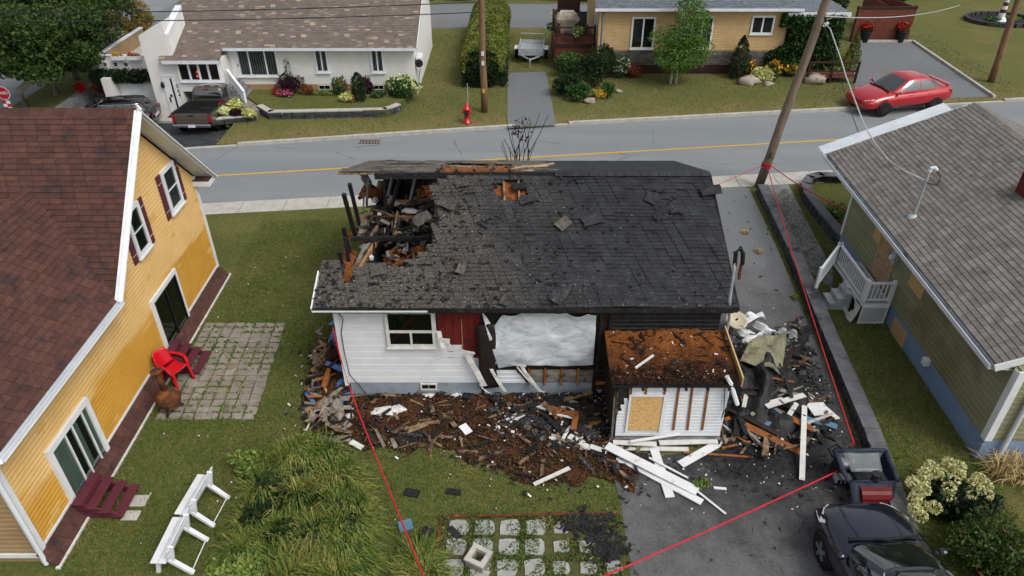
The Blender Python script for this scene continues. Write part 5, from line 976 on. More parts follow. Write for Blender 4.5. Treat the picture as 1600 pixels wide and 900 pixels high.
b = MB(); b.box(bx0 - .37, bx0 - .37 + UB, YB - .5, YB - .4, zev - .1, zev + .02); b.build('gutter', 'white_metal', be); b = MB(); b.prism([(bx0 - .35, YB - .4, zev - .09), (bx1 + .5, YB - .4, zev - .09), (bx1 + .5, YB, zev - .09), (bx0 - .35, YB, zev - .09)], (0, 0, .02)); b.build('soffit', 'white_metal', be)
b = MB(); b.tube([(bx0 + .12, YB - .45, zev - .05), (bx0 + .1, YB - .1, zev - .3), (bx0 + .1, YB - .08, .1)], .045, 8); b.build('downpipe', 'gutter_metal', be); b = MB(); b.box(bx0 - .1, bx0 + .02, YB - .1, YB + .05, .1, zev - .1); b.build('corner_board', 'beige_siding', be)
b = MB(); b.box(bx0 - .06, bx0 - .02, YB + 1.2, YB + 2.4, 1.5, zev - .25); pd = b.build('patio_door', 'white_paint', be); b = MB(); b.box(bx0 - .075, bx0 - .062, YB + 1.3, YB + 2.3, 1.6, zev - .35); b.build('pane', 'dark_glass', pd)
# vine wing
vx0, vx1 = bx1 + .02, hit(1312, 40, f6)[0]; zv = hit(1260, 21, f6)[1]; b = MB(); b.box(vx0, vx1, YB + .25, 44, 0, zv); b.build('wing_wall', 'beige_siding', be); frv = Fr((vx0 - .2, YB - .25, zv + .1), (1, 0, 0), (0, 1, .18)); b = MB(); b.prism([frv.P(0, 0), frv.P(vx1 - vx0 + .5, 0), frv.P(vx1 - vx0 - .6, 3.2), frv.P(0, 3.2)], frv.n * -.1); b.build('wing_roof', 'slate_shingle', be); b = MB(); b.box(vx0 - .2, vx1 + .32, YB - .33, YB - .26, zv - .08, zv + .11); b.build('wing_gutter', 'white_metal', be)
# deck
dk = thing('wooden_deck', 'raised red-brown wooden deck with dark railing beside the beige house', 'deck', (3.4, 41, 0)); fd = Fr((0, 39.3, 0), (1, 0, 0), (0, 0, 1)); d0, d1 = hit(868, 70, fd)[0], bx0 - .12; zd = hit(900, 69, fd)[1]; yd0, yd1 = 39.3, 43.2
for i in range(11): b = MB(); z = .04 + i * (zd - .2) / 11; b.box(d0, d1, yd0 - .02, yd0 + .02, z, z + (zd - .2) / 11 - .012); b.build('skirt_board', 'deck_wood', dk); b = MB(); b.box(d0 - .03, d0 + .01, yd0 + .03, yd1, z, z + (zd - .2) / 11 - .012); b.build('skirt_board', 'deck_wood', dk)
b = MB(); b.box(d0 - .05, d1, yd0 - .05, yd0 + .0, zd - .18, zd + .02); b.build('rim_board', 'deck_dark', dk)
for i in range(18): b = MB(); w = (d1 - d0) / 18; b.box(d0 + i * w, d0 + i * w + w - .012, yd0 + .002, yd1, zd - .03, zd); b.build('deck_board', 'deck_wood', dk)
def drail(p, q, n): 
    p, q = Vector(p), Vector(q)
    for z, w in ((.85, .12), (.45, .05)): b = MB(); b.bar(p + V(0, 0, z), q + V(0, 0, z), w, .06); b.build('rail', 'deck_dark', dk)
    for i in range(n): c = p.lerp(q, i / (n - 1)); b = MB(); b.bar(c, c + V(0, 0, .84), .1, .1); b.build('post', 'deck_dark', dk)
drail((d0 + .05, yd0 + .05, zd), (d1 - .05, yd0 + .05, zd), 3); drail((d0 + .05, yd0 + .2, zd), (d0 + .05, yd1, zd), 4); drail((d0 + .2, yd1 - .05, zd), (d1 - .6, yd1 - .05, zd), 3)
b = MB(); b.box(d0 + .3, d0 + 1.6, yd1 + .4, yd1 + .5, zd - .2, zd + 1.4); b.build('privacy_screen', 'deck_dark', dk)
bq = thing('covered_barbecue', 'barbecue under a pale fitted cover on the wooden deck', 'barbecue', (d0 + .75, 41.6, zd)); c = V(d0 + .75, 41.6, zd)
def loft(rings, name, m, par, smooth=False):
    b = MB(); n = len(rings[0])
    for r_ in rings: b.v += [tuple(p) for p in r_]
    for i in range(len(rings) - 1):
        for j in range(n): b.f.append((i * n + j, i * n + (j + 1) % n, (i + 1) * n + (j + 1) % n, (i + 1) * n + j)); b.mi.append(0)
    b.f.append(tuple(range((len(rings) - 1) * n, len(rings) * n))); b.mi.append(0); return b.build(name, m, par, smooth)
loft([[c + V(x * w, y * d, z) for x, y in ((-1, -1), (0, -1.06), (1, -1), (1.03, 0), (1, 1), (0, 1.03), (-1, 1), (-1.03, 0))] for w, d, z in ((.36, .3, .02), (.4, .33, .5), (.62, .36, .66), (.66, .38, .78), (.5, .34, 1.0), (.3, .24, 1.1))], 'cover', 'fabric', bq); b = MB(); b.prism([c + V(-.45, -.3, 1.01), c + V(.42, -.3, 1.01), c + V(.36, .28, 1.1), c + V(-.38, .28, 1.1)], (0, 0, .03)); b.build('cover_top', 'grey_cloth', bq)
ch = thing('deck_chair', 'dark grey high back chair on the wooden deck by the house', 'chair', (d1 - .55, 41.3, zd)); o = V(d1 - .55, 41.3, zd)
b = MB(); b.prism([o + V(-.25, .2, .4), o + V(.25, .2, .4), o + V(.25, .38, 1.1), o + V(-.25, .38, 1.1)], (0, .04, 0)); b.build('backrest', 'dark_metal', ch); b = MB(); b.box(o.x - .26, o.x + .26, o.y - .3, o.y + .22, o.z + .38, o.z + .42); b.build('seat', 'dark_metal', ch)
for sx in (-.22, .22):
    for sy in (-.26, .2): b = MB(); b.bar(o + V(sx, sy, 0), o + V(sx, sy, .39), .04, .04); b.build('leg', 'dark_metal', ch)
for k, (x, y) in enumerate(((d0 + .65, 40.0), (d0 + 1.2, 40.0))):
    o = V(x, y, zd); t = thing('deck_stool', ['dark stool under the barbecue cover, left one on the deck', 'dark stool beside the hanging plant on the deck'][k], 'stool', o)
    b = MB(); b.lathe(o + V(0, 0, .42), [(.2, 0), (.22, .03), (.2, .05)], 12); b.build('seat', 'dark_metal', t)
    for a in range(4): b = MB(); q = V(math.cos(a * 1.57 + .78), math.sin(a * 1.57 + .78), 0); b.bar(o + q * .2, o + q * .13 + V(0, 0, .42), .03, .03); b.build('leg', 'dark_metal', t)
hb = thing('hanging_planter', 'leafy flower basket hung on the deck railing', 'planter', (d0 + 1.15, 39.2, zd + .8)); c = V(d0 + 1.15, 39.22, zd + .72); b = MB(); b.lathe(c - V(0, 0, .12), [(.1, -.1), (.18, .08)], 10); b.build('pot', 'deck_dark', hb); npmesh('leaves', leaves(cloud(c, (.34, .24, .28), 420), .09), 4, 'leaf_light', hb); npmesh('blooms', leaves(cloud(c - V(.1, .1, .1), (.22, .2, .2), 40), .07), 4, 'fl_white', hb)
h2 = thing('hanging_planter', 'small leafy basket on the outer corner of the deck', 'planter', (d0 - .2, 40.6, zd)); c = V(d0 - .2, 40.9, zd + .5); b = MB(); b.lathe(c - V(0, 0, .1), [(.08, -.1), (.14, .06)], 8); b.build('pot', 'deck_dark', h2); npmesh('leaves', leaves(cloud(c, (.28, .28, .24), 260), .09), 4, 'leaf_mid', h2); npmesh('blooms', leaves(cloud(c - V(.1, 0, .1), (.24, .24, .2), 40), .07), 4, 'fl_white', h2)
# porch by the vines
pv = thing('small_porch', 'low dark wooden porch half covered by vines', 'porch', (16, 37.6, 0))
for i in range(5): b = MB(); b.box(15.2, 17.8, 36.9 + i * .17, 37.05 + i * .17, .3, .36); b.build('deck_board', 'deck_wood', pv)
for x in (15.2, 16.4, 17.7): b = MB(); b.box(x, x + .1, 36.9, 37.0, 0, 1.05); b.build('post', 'deck_dark', pv)
b = MB(); b.box(15.2, 17.8, 36.88, 37.0, 1.051, 1.11); b.build('rail', 'deck_dark', pv); b = MB(); b.box(15.2, 17.8, 36.92, 36.98, .6, .66); b.build('rail', 'deck_dark', pv)
# wooden gate fence
gf = thing('board_fence', 'brown horizontal board fence panel behind two red flower pots', 'fence', (22.1, 44.5, 0)); a, c = G(1329, 65), G(1416, 64); d = (c - a)
ff = Fr(a, d, (0, 0, 1)); Lf = d.length
for i in range(11): b = MB(); b.fb(ff, 0, Lf, .04 + i * .165, .04 + i * .165 + .155, 0, .03); b.build('board', 'deck_wood', gf)
for x in (-.06, Lf * .5, Lf - .04): b = MB(); b.fb(ff, x, x + .1, 0, 2.05, -.1, -.002); b.build('post', 'deck_dark', gf)
b = MB(); b.fb(ff, -.1, Lf + .1, 1.88, 2.0, -.08, .05); b.build('top_rail', 'deck_dark', gf)
b = MB(); b.bar(ff.P(Lf, 0) + V(0, 0, 1.0), ff.P(Lf, 0) + V(-.7, 4.5, 1.0), .04, 1.9); b.bar(ff.P(0, 0) + V(1.9, 0.3, 1.1), ff.P(0, 0) + V(2.0, 4, 1.1), .04, 1.7); tag(b.build('fence_return', 'deck_wood', gf))
for k, (px, py) in enumerate(((1346, 63), (1401, 63))):
    o = G(px, py); o.y -= .35; t = thing('flower_pot', ['tall black pot of red flowers at the left end of the board fence', 'tall black pot of red flowers at the right end of the board fence'][k], 'flower pot', o); b = MB(); b.lathe(o, [(.2, 0), (.3, .62), (.33, .64), (.3, .66), (.27, .6)], 14); b.build('pot', 'black_plastic', t)
    npmesh('blooms', leaves(cloud(o + V(0, 0, .95), (.42, .3, .25), 260), .13), 4, 'fl_red', t); npmesh('leaves', leaves(cloud(o + V(.05, 0, .85), (.4, .3, .4), 160), .13, up=.4), 4, 'leaf_mid', t)
# ================================================================ POLES, WIRES
def upole(name, label, base, top, r0, r1, m):
    t = thing(name, label, 'utility pole', base); b = MB(); d = (Vector(top) - Vector(base)); n = 7
    b.tube([Vector(base) + d * (i / n) + V(.02 * math.sin(i * 2.1), 0, 0) for i in range(n + 1)], [r0 + (r1 - r0) * i / n for i in range(n + 1)], 12); b.build('shaft', m, t, smooth=True); return t
P1b, P1d = V(9.44, 25.03, 0), (GY(1292, 0, 25.03) - V(9.44, 25.03, 0)); P1t = P1b + P1d * 1.35
p1 = upole('utility_pole', 'grey leaning wooden utility pole with red tape at its foot', P1b, P1t, .17, .12, 'pole_wood'); P2b = G(757, 175); P2t = P2b + (GY(752, 0, P2b.y) - P2b) * 1.7; p2 = upole('utility_pole', 'wooden utility pole standing between hydrant and cedar hedge', P2b, P2t, .16, .11, 'pole_brown'); P3b = G(1548, 128); P3t = P3b + (GY(1591, 0, P3b.y) - P3b) * 2; upole('utility_pole', 'brown wooden utility pole on the lawn beyond the red car', P3b, P3t, .17, .12, 'pole_brown')
for dz_ in (1.0, 2.2, 2.6): b = MB(); q = P2b + (P2t - P2b) * (dz_ / 8); b.box(q.x - .06, q.x + .06, q.y - .2, q.y - .15, q.z - .09, q.z + .09); b.build('tag_plate', ['plate', 'yellow_paint', 'plate'][int(dz_) % 3], p2)
b = MB(); b.tube([P1b + P1d * .88 + V(.16, -.1, 0), P1b + P1d * .885 + V(.3, -.12, .1)], .05, 6); b.build('insulator', 'white_metal', p1)
def wire(name, label, pts, r, m, cat='cable'): tag(curve_mesh(pts, r, 5).build(name, m), label, cat)
TOPC = P1b + P1d * .9 + V(.1, -.15, 0)
pts = [TOPC] + [GY(x, y, Y) for x, y, Y in ((1297, 45, 24.6), (1303, 62, 24.0), (1313, 90, 23.2), (1322, 120, 22.2), (1335, 155, 21.0), (1350, 195, 19.9), (1366, 222, 19.0), (1388, 250, 18.2), (1415, 268, 17.6))] + [MAST]
wire('service_cable', 'pale drooping service cable from leaning pole to green house roof', pts, .02, 'wire_pale')
b = MB(); q = GY(1300, 28, 24.6); b.tube([q, q + V(-.15, 0, -.05), q + V(-.2, 0, .15), q + V(-.05, 0, .28), q + V(.1, 0, .15), q], .012, 5); tag(b.build('cable_loop', 'wire_pale'), 'loose loop of pale cable beside the leaning pole top', 'cable')
for k, (y0, y1) in enumerate(((19, 8), (32, 22))): A, B__ = GY(-30, y0 + 1, 29.3), P2b + (P2t - P2b) * (.58 - .05 * k); wire('overhead_wire', ['upper dark overhead wire crossing above the white house', 'lower dark overhead wire crossing above the white house'][k], sag(A, B__, .12), .022, 'wire')
wire('overhead_wire', 'thin pale wire from leaning pole toward the far lawn', sag(TOPC + V(0, 0, .2), GY(1500, 8, 48), .3), .02, 'wire_pale'); wire('overhead_wire', 'thin dark wire from leaning pole down over the road', sag(TOPC, GY(1345, 216, 23.1), .1), .012, 'wire')
# ================================================================ VEHICLES
def ring_body(stations, name, m, par, sub=2):
    b = MB(); n = 12
    for x, w, zb, zs, zt in stations:
        w *= 1.065
        h = [(0, zb), (w * .8, zb), (w * .98, zb + (zs - zb) * .25), (w, zb + (zs - zb) * .6), (w * .94, zs), (w * .6, zt), (0, zt + .015)]
        for y, z in h: b.v.append((x, y, z))
        for y, z in h[1:-1][::-1]: b.v.append((x, -y, z))
    for i in range(len(stations) - 1):
        for j in range(n): b.f.append((i * n + j, i * n + (j + 1) % n, (i + 1) * n + (j + 1) % n, (i + 1) * n + j)); b.mi.append(0)
    b.f.append(tuple(range(n))[::-1]); b.f.append(tuple(range((len(stations) - 1) * n, len(stations) * n))); b.mi += [0, 0]
    o = b.build(name, m, par, True, sub=sub); return o
class Cabin:
    def __init__(s, x0, x1, w0, z0, X0, X1, w1, z1, e=5.0): s.a = (x0, x1, w0, z0, X0, X1, w1, z1, e)
    def P(s, ang, t, k=1.0):
        x0, x1, w0, z0, X0, X1, w1, z1, e = s.a; c, q = math.cos(ang), math.sin(ang); f = lambda v: math.copysign(abs(v) ** (2 / e), v); u = t ** 1.0; bow = .035 * math.sin(math.pi * t)
        cx, ax, w = (x0 + x1) / 2 * (1 - u) + (X0 + X1) / 2 * u, (x1 - x0) / 2 * (1 - u) + (X1 - X0) / 2 * u, w0 * (1 - u) + w1 * u
        return V(cx + (ax + bow) * f(c) * k, (w + bow) * f(q) * k, z0 + (z1 - z0) * t)
    def shell(s, name, m, par):
        n, T = 56, 6; b = MB(); z1 = s.a[7]
        for i in range(T + 1):
            for j in range(n): b.v.append(tuple(s.P(2 * math.pi * j / n, i / T)))
        cx = (s.a[4] + s.a[5]) / 2
        for k, h in ((.8, .035), (.45, .055), (.1, .06)):
            for j in range(n): p = s.P(2 * math.pi * j / n, 1); b.v.append((cx + (p.x - cx) * k, p.y * k, z1 + h))
        for i in range(T + 3):
            for j in range(n): b.f.append((i * n + j, i * n + (j + 1) % n, (i + 1) * n + (j + 1) % n, (i + 1) * n + j)); b.mi.append(0)
        b.f.append(tuple((T + 3) * n + j for j in range(n))); b.mi.append(0); return b.build(name, m, par, True)
    def side(s, sd, f0, f1, t0, t1, name, par, m='car_glass'):
        e = s.a[8] / 2
        def pt(u, v): f = f0 + (f1 - f0) * u; return s.P(sd * math.acos(math.copysign(abs(f) ** e, f)), t0 + (t1 - t0) * v, 1.012)
        return grid(10, 4, pt).build(name, m, par, True)
    def glass(s, a0, a1, t0, t1, name, par, m='car_glass', skew=0):
        b = grid(8, 4, lambda u, v: s.P(R(a0 + (a1 - a0) * u), t0 + (t1 - t0) * v, 1.012)); return b.build(name, m, par, True)
def wheel(par, x, y, r=.32, w=.2, rim='alloy'):
    sd = 1 if y > 0 else -1; b = MB(); b.lathe((x, y - w / 2 * 1, r), [(r * .62, 0), (r * .93, .0), (r, .03), (r, w - .03), (r * .93, w), (r * .62, w)], 24, (0, 1, 0)); wl_ = b.build('wheel', 'rubber', par, True)
    b = MB(); yo = y + sd * (w / 2 + .004); b.lathe((x, yo - sd * .03, r), [(r * .63, 0), (r * .6, sd * .012), (r * .15, sd * .004)], 20, (0, 1, 0)); b.build('wheel_dish', 'dark_metal', wl_)
    b = MB()
    for k in range(5): a = k * 2 * math.pi / 5; b.bar((x, yo, r), (x + math.cos(a) * r * .6, yo, r + math.sin(a) * r * .6), .075, .02, up=(0, 1, 0))
    b.lathe((x, yo - .01, r), [(r * .16, 0), (r * .16, .022)], 12, (0, 1, 0)); b.build('rim', rim, wl_); return wl_
def sedan(name, label, paint, loc, rz, scale=1.0, wagon=False, chrome=False, rim='alloy', pitch=0):
    t = local_thing(name, label, 'car', loc, rz); t.scale = (scale,) * 3; t.rotation_euler = (0, pitch, rz)
    ring_body([(-2.27, .66, .38, .80, .82), (-2.2, .80, .30, .93, .98), (-1.8, .87, .24, .96, 1.05), (-1.35, .895, .23, .95, 1.03), (-.6, .905, .23, .93, .98), (.3, .905, .23, .91, .95), (.9, .90, .23, .89, .96), (1.4, .885, .20, .83, .92), (1.85, .86, .22, .73, .82), (2.12, .78, .24, .62, .70), (2.25, .62, .30, .52, .56)], 'body', paint, t)
    cb = Cabin(-1.75 if not wagon else -2.1, 1.05, .83, .93, -.95 if not wagon else -1.75, .12, .60, 1.44 if not wagon else 1.38); cb.shell('cabin', paint, t)
    cb.glass(-34, 34, .10, .9, 'windshield', t); cb.glass(146, 214, .14, .86, 'rear_window', t)
    for s in (1, -1):
        cb.side(s, .80, .06, .14, .86, 'side_window', t); cb.side(s, .0, -.62, .14, .86, 'side_window', t); cb.side(s, -.66, -.88, .18, .78, 'quarter_window', t)
        if chrome: b = MB(); b.tube([cb.P(R(s * a), .9, 1.02) for a in range(42, 140, 6)], .016, 5); b.build('window_trim', 'chrome', t)
        m = MB(); m.blob((.74, s * .955, .98), (.08, .09, .06), 3, .1, (10, 6)); m.bar((.76, s * .80, .93), (.75, s * .93, .96), .07, .04); m.build('mirror', paint, t, True)
        m = MB(); m.add([(1.62, s * .82, .74), (1.98, s * .70, .69), (2.14, s * .52, .63), (2.17, s * .60, .55), (2.02, s * .80, .58), (1.72, s * .885, .66)], [tuple(range(6))]); o = m.build('headlight', 'headlight', t); o.modifiers.new('t', 'SOLIDIFY').thickness = .05; o.modifiers['t'].offset = 0
        m = MB(); m.add([(-1.95, s * .86, .90), (-2.22, s * .72, .88), (-2.26, s * .62, .72), (-2.1, s * .84, .74)], [(0, 1, 2, 3)]); o = m.build('taillight', 'taillight', t); o.modifiers.new('t', 'SOLIDIFY').thickness = .06; o.modifiers['t'].offset = 0
        for x in (1.32, -1.3): m = MB(); m.lathe((x, s * .80, .34), [(.385, 0), (.385, s * .118)], 26, (0, 1, 0)); m.build('wheel_arch', 'black_plastic', t); wheel(t, x, s * .845, .32, .2, rim)
        for x in (.12, -.85): m = MB(); m.box(x - .09, x + .09, s * .90 - .02, s * .90 + .02, .80, .825); m.build('door_handle', 'chrome' if chrome else paint, t)
        for x in (.92, -.08, -1.05): m = MB(); m.tube([(x, s * .895, .30), (x + .01, s * .912, .6), (x, s * .875, .9)], .006, 4); m.build('door_seam', 'black_plastic', t)
    m = MB(); m.box(2.14, 2.235, -.36, .36, .34, .46); m.build('grille', 'black_plastic', t, bevel=.02); m = MB(); m.box(2.17, 2.215, -.3, .3, .53, .575); m.build('upper_grille', 'black_plastic', t); m = MB(); m.tube([(1.10, -.66, .965), (1.05, 0, .99), (1.10, .66, .965)], .03, 6); m.build('cowl', 'black_plastic', t)
    for y in (-.3, .3): m = MB(); m.bar((1.09, y, .985), (.93, y - .42, 1.06), .02, .015); m.build('wiper', 'black_plastic', t)
    m = MB(); m.box(-2.285, -2.25, -.26, .26, .55, .68); m.build('number_plate', 'plate', t)
    return t, cb
rc, _ = sedan('parked_car', 'glossy red four-door sedan waiting at the gravel drive', 'car_red', (18.45, 33.75, -.03), R(180 + 14.5), 1.05, rim='dark_metal')
m = MB(); m.bar((-2.06, -.66, 1.05), (-2.06, .66, 1.05), .2, .03); m.bar((-2.04, -.55, .95), (-2.04, -.55, 1.04), .08, .04); m.bar((-2.04, .55, .95), (-2.04, .55, 1.04), .08, .04); m.build('spoiler', 'car_red', rc, bevel=.01)
dc_, cb = sedan('parked_car', 'dark navy car with sunroof parked on the sooty driveway', 'car_navy', (7.0, 7.42, .006), R(90 + 2.5), 1.0, wagon=True, chrome=True)
m = grid(6, 4, lambda u, v: V(-.62 + u * .72, -.40 + v * .8, 1.438 - .03 * abs(v - .5) - .012 * abs(u - .5))); solid(m.build('sunroof', 'car_glass', dc_, True), .006)
for y in (-.13,): pass
for s in (1, -1): m = MB(); m.tube([(1.15, s * .42, .975), (1.6, s * .46, .915), (2.05, s * .40, .77)], .008, 4); m.build('bonnet_crease', 'car_navy', dc_)
sedan('parked_car', 'black hatchback in the sunken garage drive of the white house', 'car_black', (-18.9, 32.55, -.63), R(186), .96, wagon=True, chrome=True)
# pickup
pk = local_thing('pickup_truck', 'taupe pickup truck parked nose first under the sunroom of the white house', 'pickup truck', (-14.28, 33.1, -.5), R(90)); pk.rotation_euler = (0, R(4.5), R(90))
ring_body([(-.22, .84, .36, 1.0, 1.02), (-.1, .86, .32, 1.02, 1.04), (.6, .86, .30, 1.02, 1.04), (1.2, .86, .30, 1.0, 1.05), (1.7, .85, .32, .98, 1.06), (2.2, .82, .34, .94, 1.02), (2.42, .78, .36, .86, .94), (2.48, .7, .42, .72, .76)], 'body', 'car_taupe', pk)
cb = Cabin(-.2, 1.45, .80, 1.0, -.12, .85, .66, 1.56, 7); cb.shell('cab', 'car_taupe', pk); cb.glass(-33, 33, .12, .9, 'windshield', pk); cb.glass(150, 210, .2, .84, 'rear_window', pk)
m = MB(); m.bar((-.19, -.12, 1.53), (-.19, .12, 1.53), .03, .035); m.build('brake_lamp', 'taillight', pk)
for s in (1, -1):
    cb.side(s, .85, -.1, .16, .86, 'side_window', pk); cb.side(s, -.2, -.9, .18, .84, 'side_window', pk)
    m = MB(); m.box(-2.30, -.25, s * .86 - .03, s * .86 + .03, .42, 1.0); m.build('bed_side', 'car_taupe', pk, bevel=.02); m = MB(); m.bar((-2.3, s * .845, 1.012), (-.25, s * .845, 1.012), .09, .02); m.build('bed_rail', 'bed_black', pk)
    m = MB(); m.box(-2.36, -2.295, s * .80 - .07, s * .80 + .07, .62, .95); m.build('taillight', 'taillight', pk, bevel=.01)
    for x in (-1.45, 1.6): wheel(pk, x, s * .80, .36, .24); m = MB(); m.lathe((x, s * .80, .38), [(.43, 0), (.43, s * .095)], 26, (0, 1, 0)); m.build('wheel_arch', 'black_plastic', pk)
    m = MB(); m.blob((1.05, s * 1.0, 1.1), (.06, .1, .1), 2, .1, (10, 6)); m.build('mirror', 'black_plastic', pk, True)
m = MB(); m.box(-2.28, -.26, -.83, .83, .56, .60); m.build('bed_floor', 'bed_black', pk)
for s in (1, -1): m = MB(); m.box(-2.28, -.26, s * .81 - .012, s * .81 + .012, .60, 1.0); m.build('bed_liner', 'bed_black', pk)
m = MB(); m.box(-.30, -.255, -.8, .8, .6, 1.02); m.build('bed_front', 'bed_black', pk); m = MB(); m.box(-2.36, -2.30, -.72, .72, .56, 1.0); tg = m.build('tailgate', 'car_taupe', pk, bevel=.02); m = MB(); m.box(-2.375, -2.36, -.1, .1, .88, .94); m.build('tailgate_handle', 'black_plastic', tg)
m = MB(); m.box(-2.50, -2.36, -.84, .84, .42, .56); bp = m.build('rear_bumper', 'chrome', pk, bevel=.03); m = MB(); m.box(-2.512, -2.50, -.16, .16, .43, .55); m.build('number_plate', 'plate', bp); m = MB(); m.box(-.6, -.35, -.5, .3, .605, .75); m.build('tool_box', 'dark_metal', pk)
# small trailer
tr = local_thing('utility_trailer', 'small galvanised utility trailer parked on the grass track', 'trailer', (1.1, 41.2, 0), R(-90 - 4)); tr.scale = (1.05,) * 3
m = MB(); m.box(-.95, .95, -.62, .62, .45, .49); m.build('bed', 'old_wood', tr)
for i in range(7): m = MB(); m.box(-.94, .94, -.6 + i * .173, -.6 + i * .173 + .16, .491, .51); m.build('bed_plank', 'galv', tr)
for s in (1, -1): m = MB(); m.box(-.97, .97, s * .64 - .02, s * .64 + .02, .44, .78); m.build('side_panel', 'galv', tr); wheel(tr, -.1, s * .80, .27, .16, 'white_metal'); m = MB(); m.bar((-.45, s * .80, .56), (.25, s * .80, .56), .22, .03); m.build('mudguard', 'white_paint', tr)
m = MB(); m.box(.95, .99, -.64, .64, .44, .80); m.build('front_panel', 'galv', tr); m = MB(); m.box(-.99, -.95, -.64, .64, .44, .72); m.build('tail_panel', 'galv', tr); m = MB(); m.tube([(-.97, -.64, .75), (-.97, -.64, 1.05), (-.97, .64, 1.05), (-.97, .64, .75)], .02, 6); m.build('ladder_rack', 'galv', tr)
m = MB(); m.bar((.95, .5, .42), (1.6, 0, .4), .06, .06); m.bar((.95, -.5, .42), (1.6, 0, .4), .06, .06); m.bar((1.55, 0, .4), (1.85, 0, .4), .06, .06); m.tube([(1.6, 0, 0), (1.6, 0, .5)], .03, 6); m.build('drawbar', 'galv', tr)
# red snow blower with soft cab
sb = thing('snow_blower', 'red snow blower with navy soft cab against the block wall', 'snow blower', (7.4, 10.6, 0)); q = V(7.55, 10.35, 0)
m = MB(); n = 10; ring = [V(0, .30 * math.cos(a), .36 + .34 * math.sin(a)) for a in [math.pi * (.5 + 1.2 * i / n) for i in range(n + 1)]]
for i in range(n): m.add([q + V(-.36, 0, 0) + ring[i], q + V(.36, 0, 0) + ring[i], q + V(.36, 0, 0) + ring[i + 1], q + V(-.36, 0, 0) + ring[i + 1]], [(0, 1, 2, 3)])
o = m.build('auger_housing', 'dull_red', sb); o.modifiers.new('t', 'SOLIDIFY').thickness = .03
for sx in (-.37, .37): m = MB(); m.prism([q + V(sx, .34, .02), q + V(sx, -.34, .02), q + V(sx, -.34, .40), q + V(sx, 0, .74), q + V(sx, .34, .6)], (.025, 0, 0)); m.build('side_plate', 'dull_red', sb)
m = MB(); m.tube([q + V(-.34, -.1, .3), q + V(.34, -.1, .3)], .12, 8); m.build('auger', 'dark_metal', sb); m = MB(); m.lathe(q + V(.05, .2, .66), [(.11, 0), (.11, .3), (.13, .42)], 10); m.build('chute', 'dark_metal', sb); m = MB(); m.box(q.x - .3, q.x + .3, q.y + .3, q.y + .95, .25, .62); m.build('engine_cover', 'dark_metal', sb, bevel=.04)
for sx in (-.36, .36): m = MB(); m.lathe((q.x + sx - .06, q.y + .6, .2), [(.1, 0), (.2, 0), (.2, .12), (.1, .12)], 16, (1, 0, 0)); m.build('wheel', 'rubber', sb); m = MB(); m.tube([q + V(sx * .7, .9, .5), q + V(sx * .9, 1.35, .95), q + V(sx * .9, 1.55, .95)], .022, 6); m.build('handlebar', 'dark_metal', sb)
C4 = [q + V(-.62, .15, .78), q + V(.60, .15, .78), q + V(.62, 1.15, .98), q + V(-.68, 1.15, .98)]; B4 = [q + V(-.5, .35, .45), q + V(.5, .35, .45), q + V(.55, 1.1, .4), q + V(-.55, 1.1, .4)]
for i in range(4): m = MB(); a, c = C4[i], C4[(i + 1) % 4]; m.tube([a, a.lerp(c, .33) + V(0, 0, .03), a.lerp(c, .66) - V(0, 0, .02), c], .065 if i in (1, 2, 3) else .03, 7); m.build('cab_rim', 'navy_fabric', sb, True); m = MB(); m.tube([B4[i], C4[i]], .03, 6); m.build('cab_post', 'navy_fabric', sb); m = grid(6, 4, lambda u, v: B4[i].lerp(B4[(i + 1) % 4], u).lerp(C4[i].lerp(C4[(i + 1) % 4], u), v) + V(.02 * math.sin(u * 9 + v * 4), .02 * math.sin(v * 7), 0)); m.build('cab_side', 'navy_fabric' if i in (1, 3) else 'clear_plastic', sb, True)
m = grid(8, 6, lambda u, v: (C4[0] + V(.02, -.02, 0)).lerp(C4[1] + V(-.05, -.02, 0), u).lerp((q + V(-.6, -.48, .14)).lerp(q + V(.30, -.46, .24), u), v) + V(0, -.05 * math.sin(v * 3), .04 * N3(u * 4, v * 4))); solid(m.build('cab_flap', 'navy_fabric', sb, True), .008)
m = grid(6, 6, lambda u, v: (C4[3] + V(.2, -.08, .0)).lerp(C4[2] + V(-.2, -.08, 0), u).lerp((C4[0] + V(.2, .35, 0)).lerp(C4[1] + V(-.25, .35, 0), u), v) + V(0, 0, .03 * N3(u * 3, v * 3))); solid(m.build('cab_window', 'clear_plastic', sb, True), .003)
sb.scale = (.86, .74, .68); sb.location = V(7.6, 10.12, 0) - V(.15 * .86, -.25 * .74, 0)
ts = G(1310, 748); tw = thing('tiller_engine', 'small black and silver engine beside the soft cab', 'engine', ts); m = MB(); m.box(ts.x - .14, ts.x + .22, ts.y - .05, ts.y + .25, .05, .38); m.build('block', 'dark_metal', tw, bevel=.03); m = MB(); m.box(ts.x - .2, ts.x + .24, ts.y - .26, ts.y - .06, .12, .28); m.build('exhaust_cover', 'galv', tw, bevel=.03)
for k in range(4): m = MB(); m.box(ts.x - .17 + k * .1, ts.x - .12 + k * .1, ts.y - .275, ts.y - .26, .14, .26); m.build('cover_slot', 'black_plastic', tw)
m = MB(); m.lathe((ts.x + .05, ts.y + .12, .38), [(.13, 0), (.13, .05), (.06, .08)], 14); m.build('starter', 'galv', tw); m = MB(); m.tube([ts + V(-.1, .3, .35), ts + V(-.2, .42, .5), ts + V(.0, .5, .55), ts + V(.15, .4, .45)], .025, 6); m.build('handle', 'black_plastic', tw); m = MB(); m.blob(ts + V(.3, .2, .3), (.07, .05, .1), 2, .2); m.build('fuel_cap', 'yellow_paint', tw)
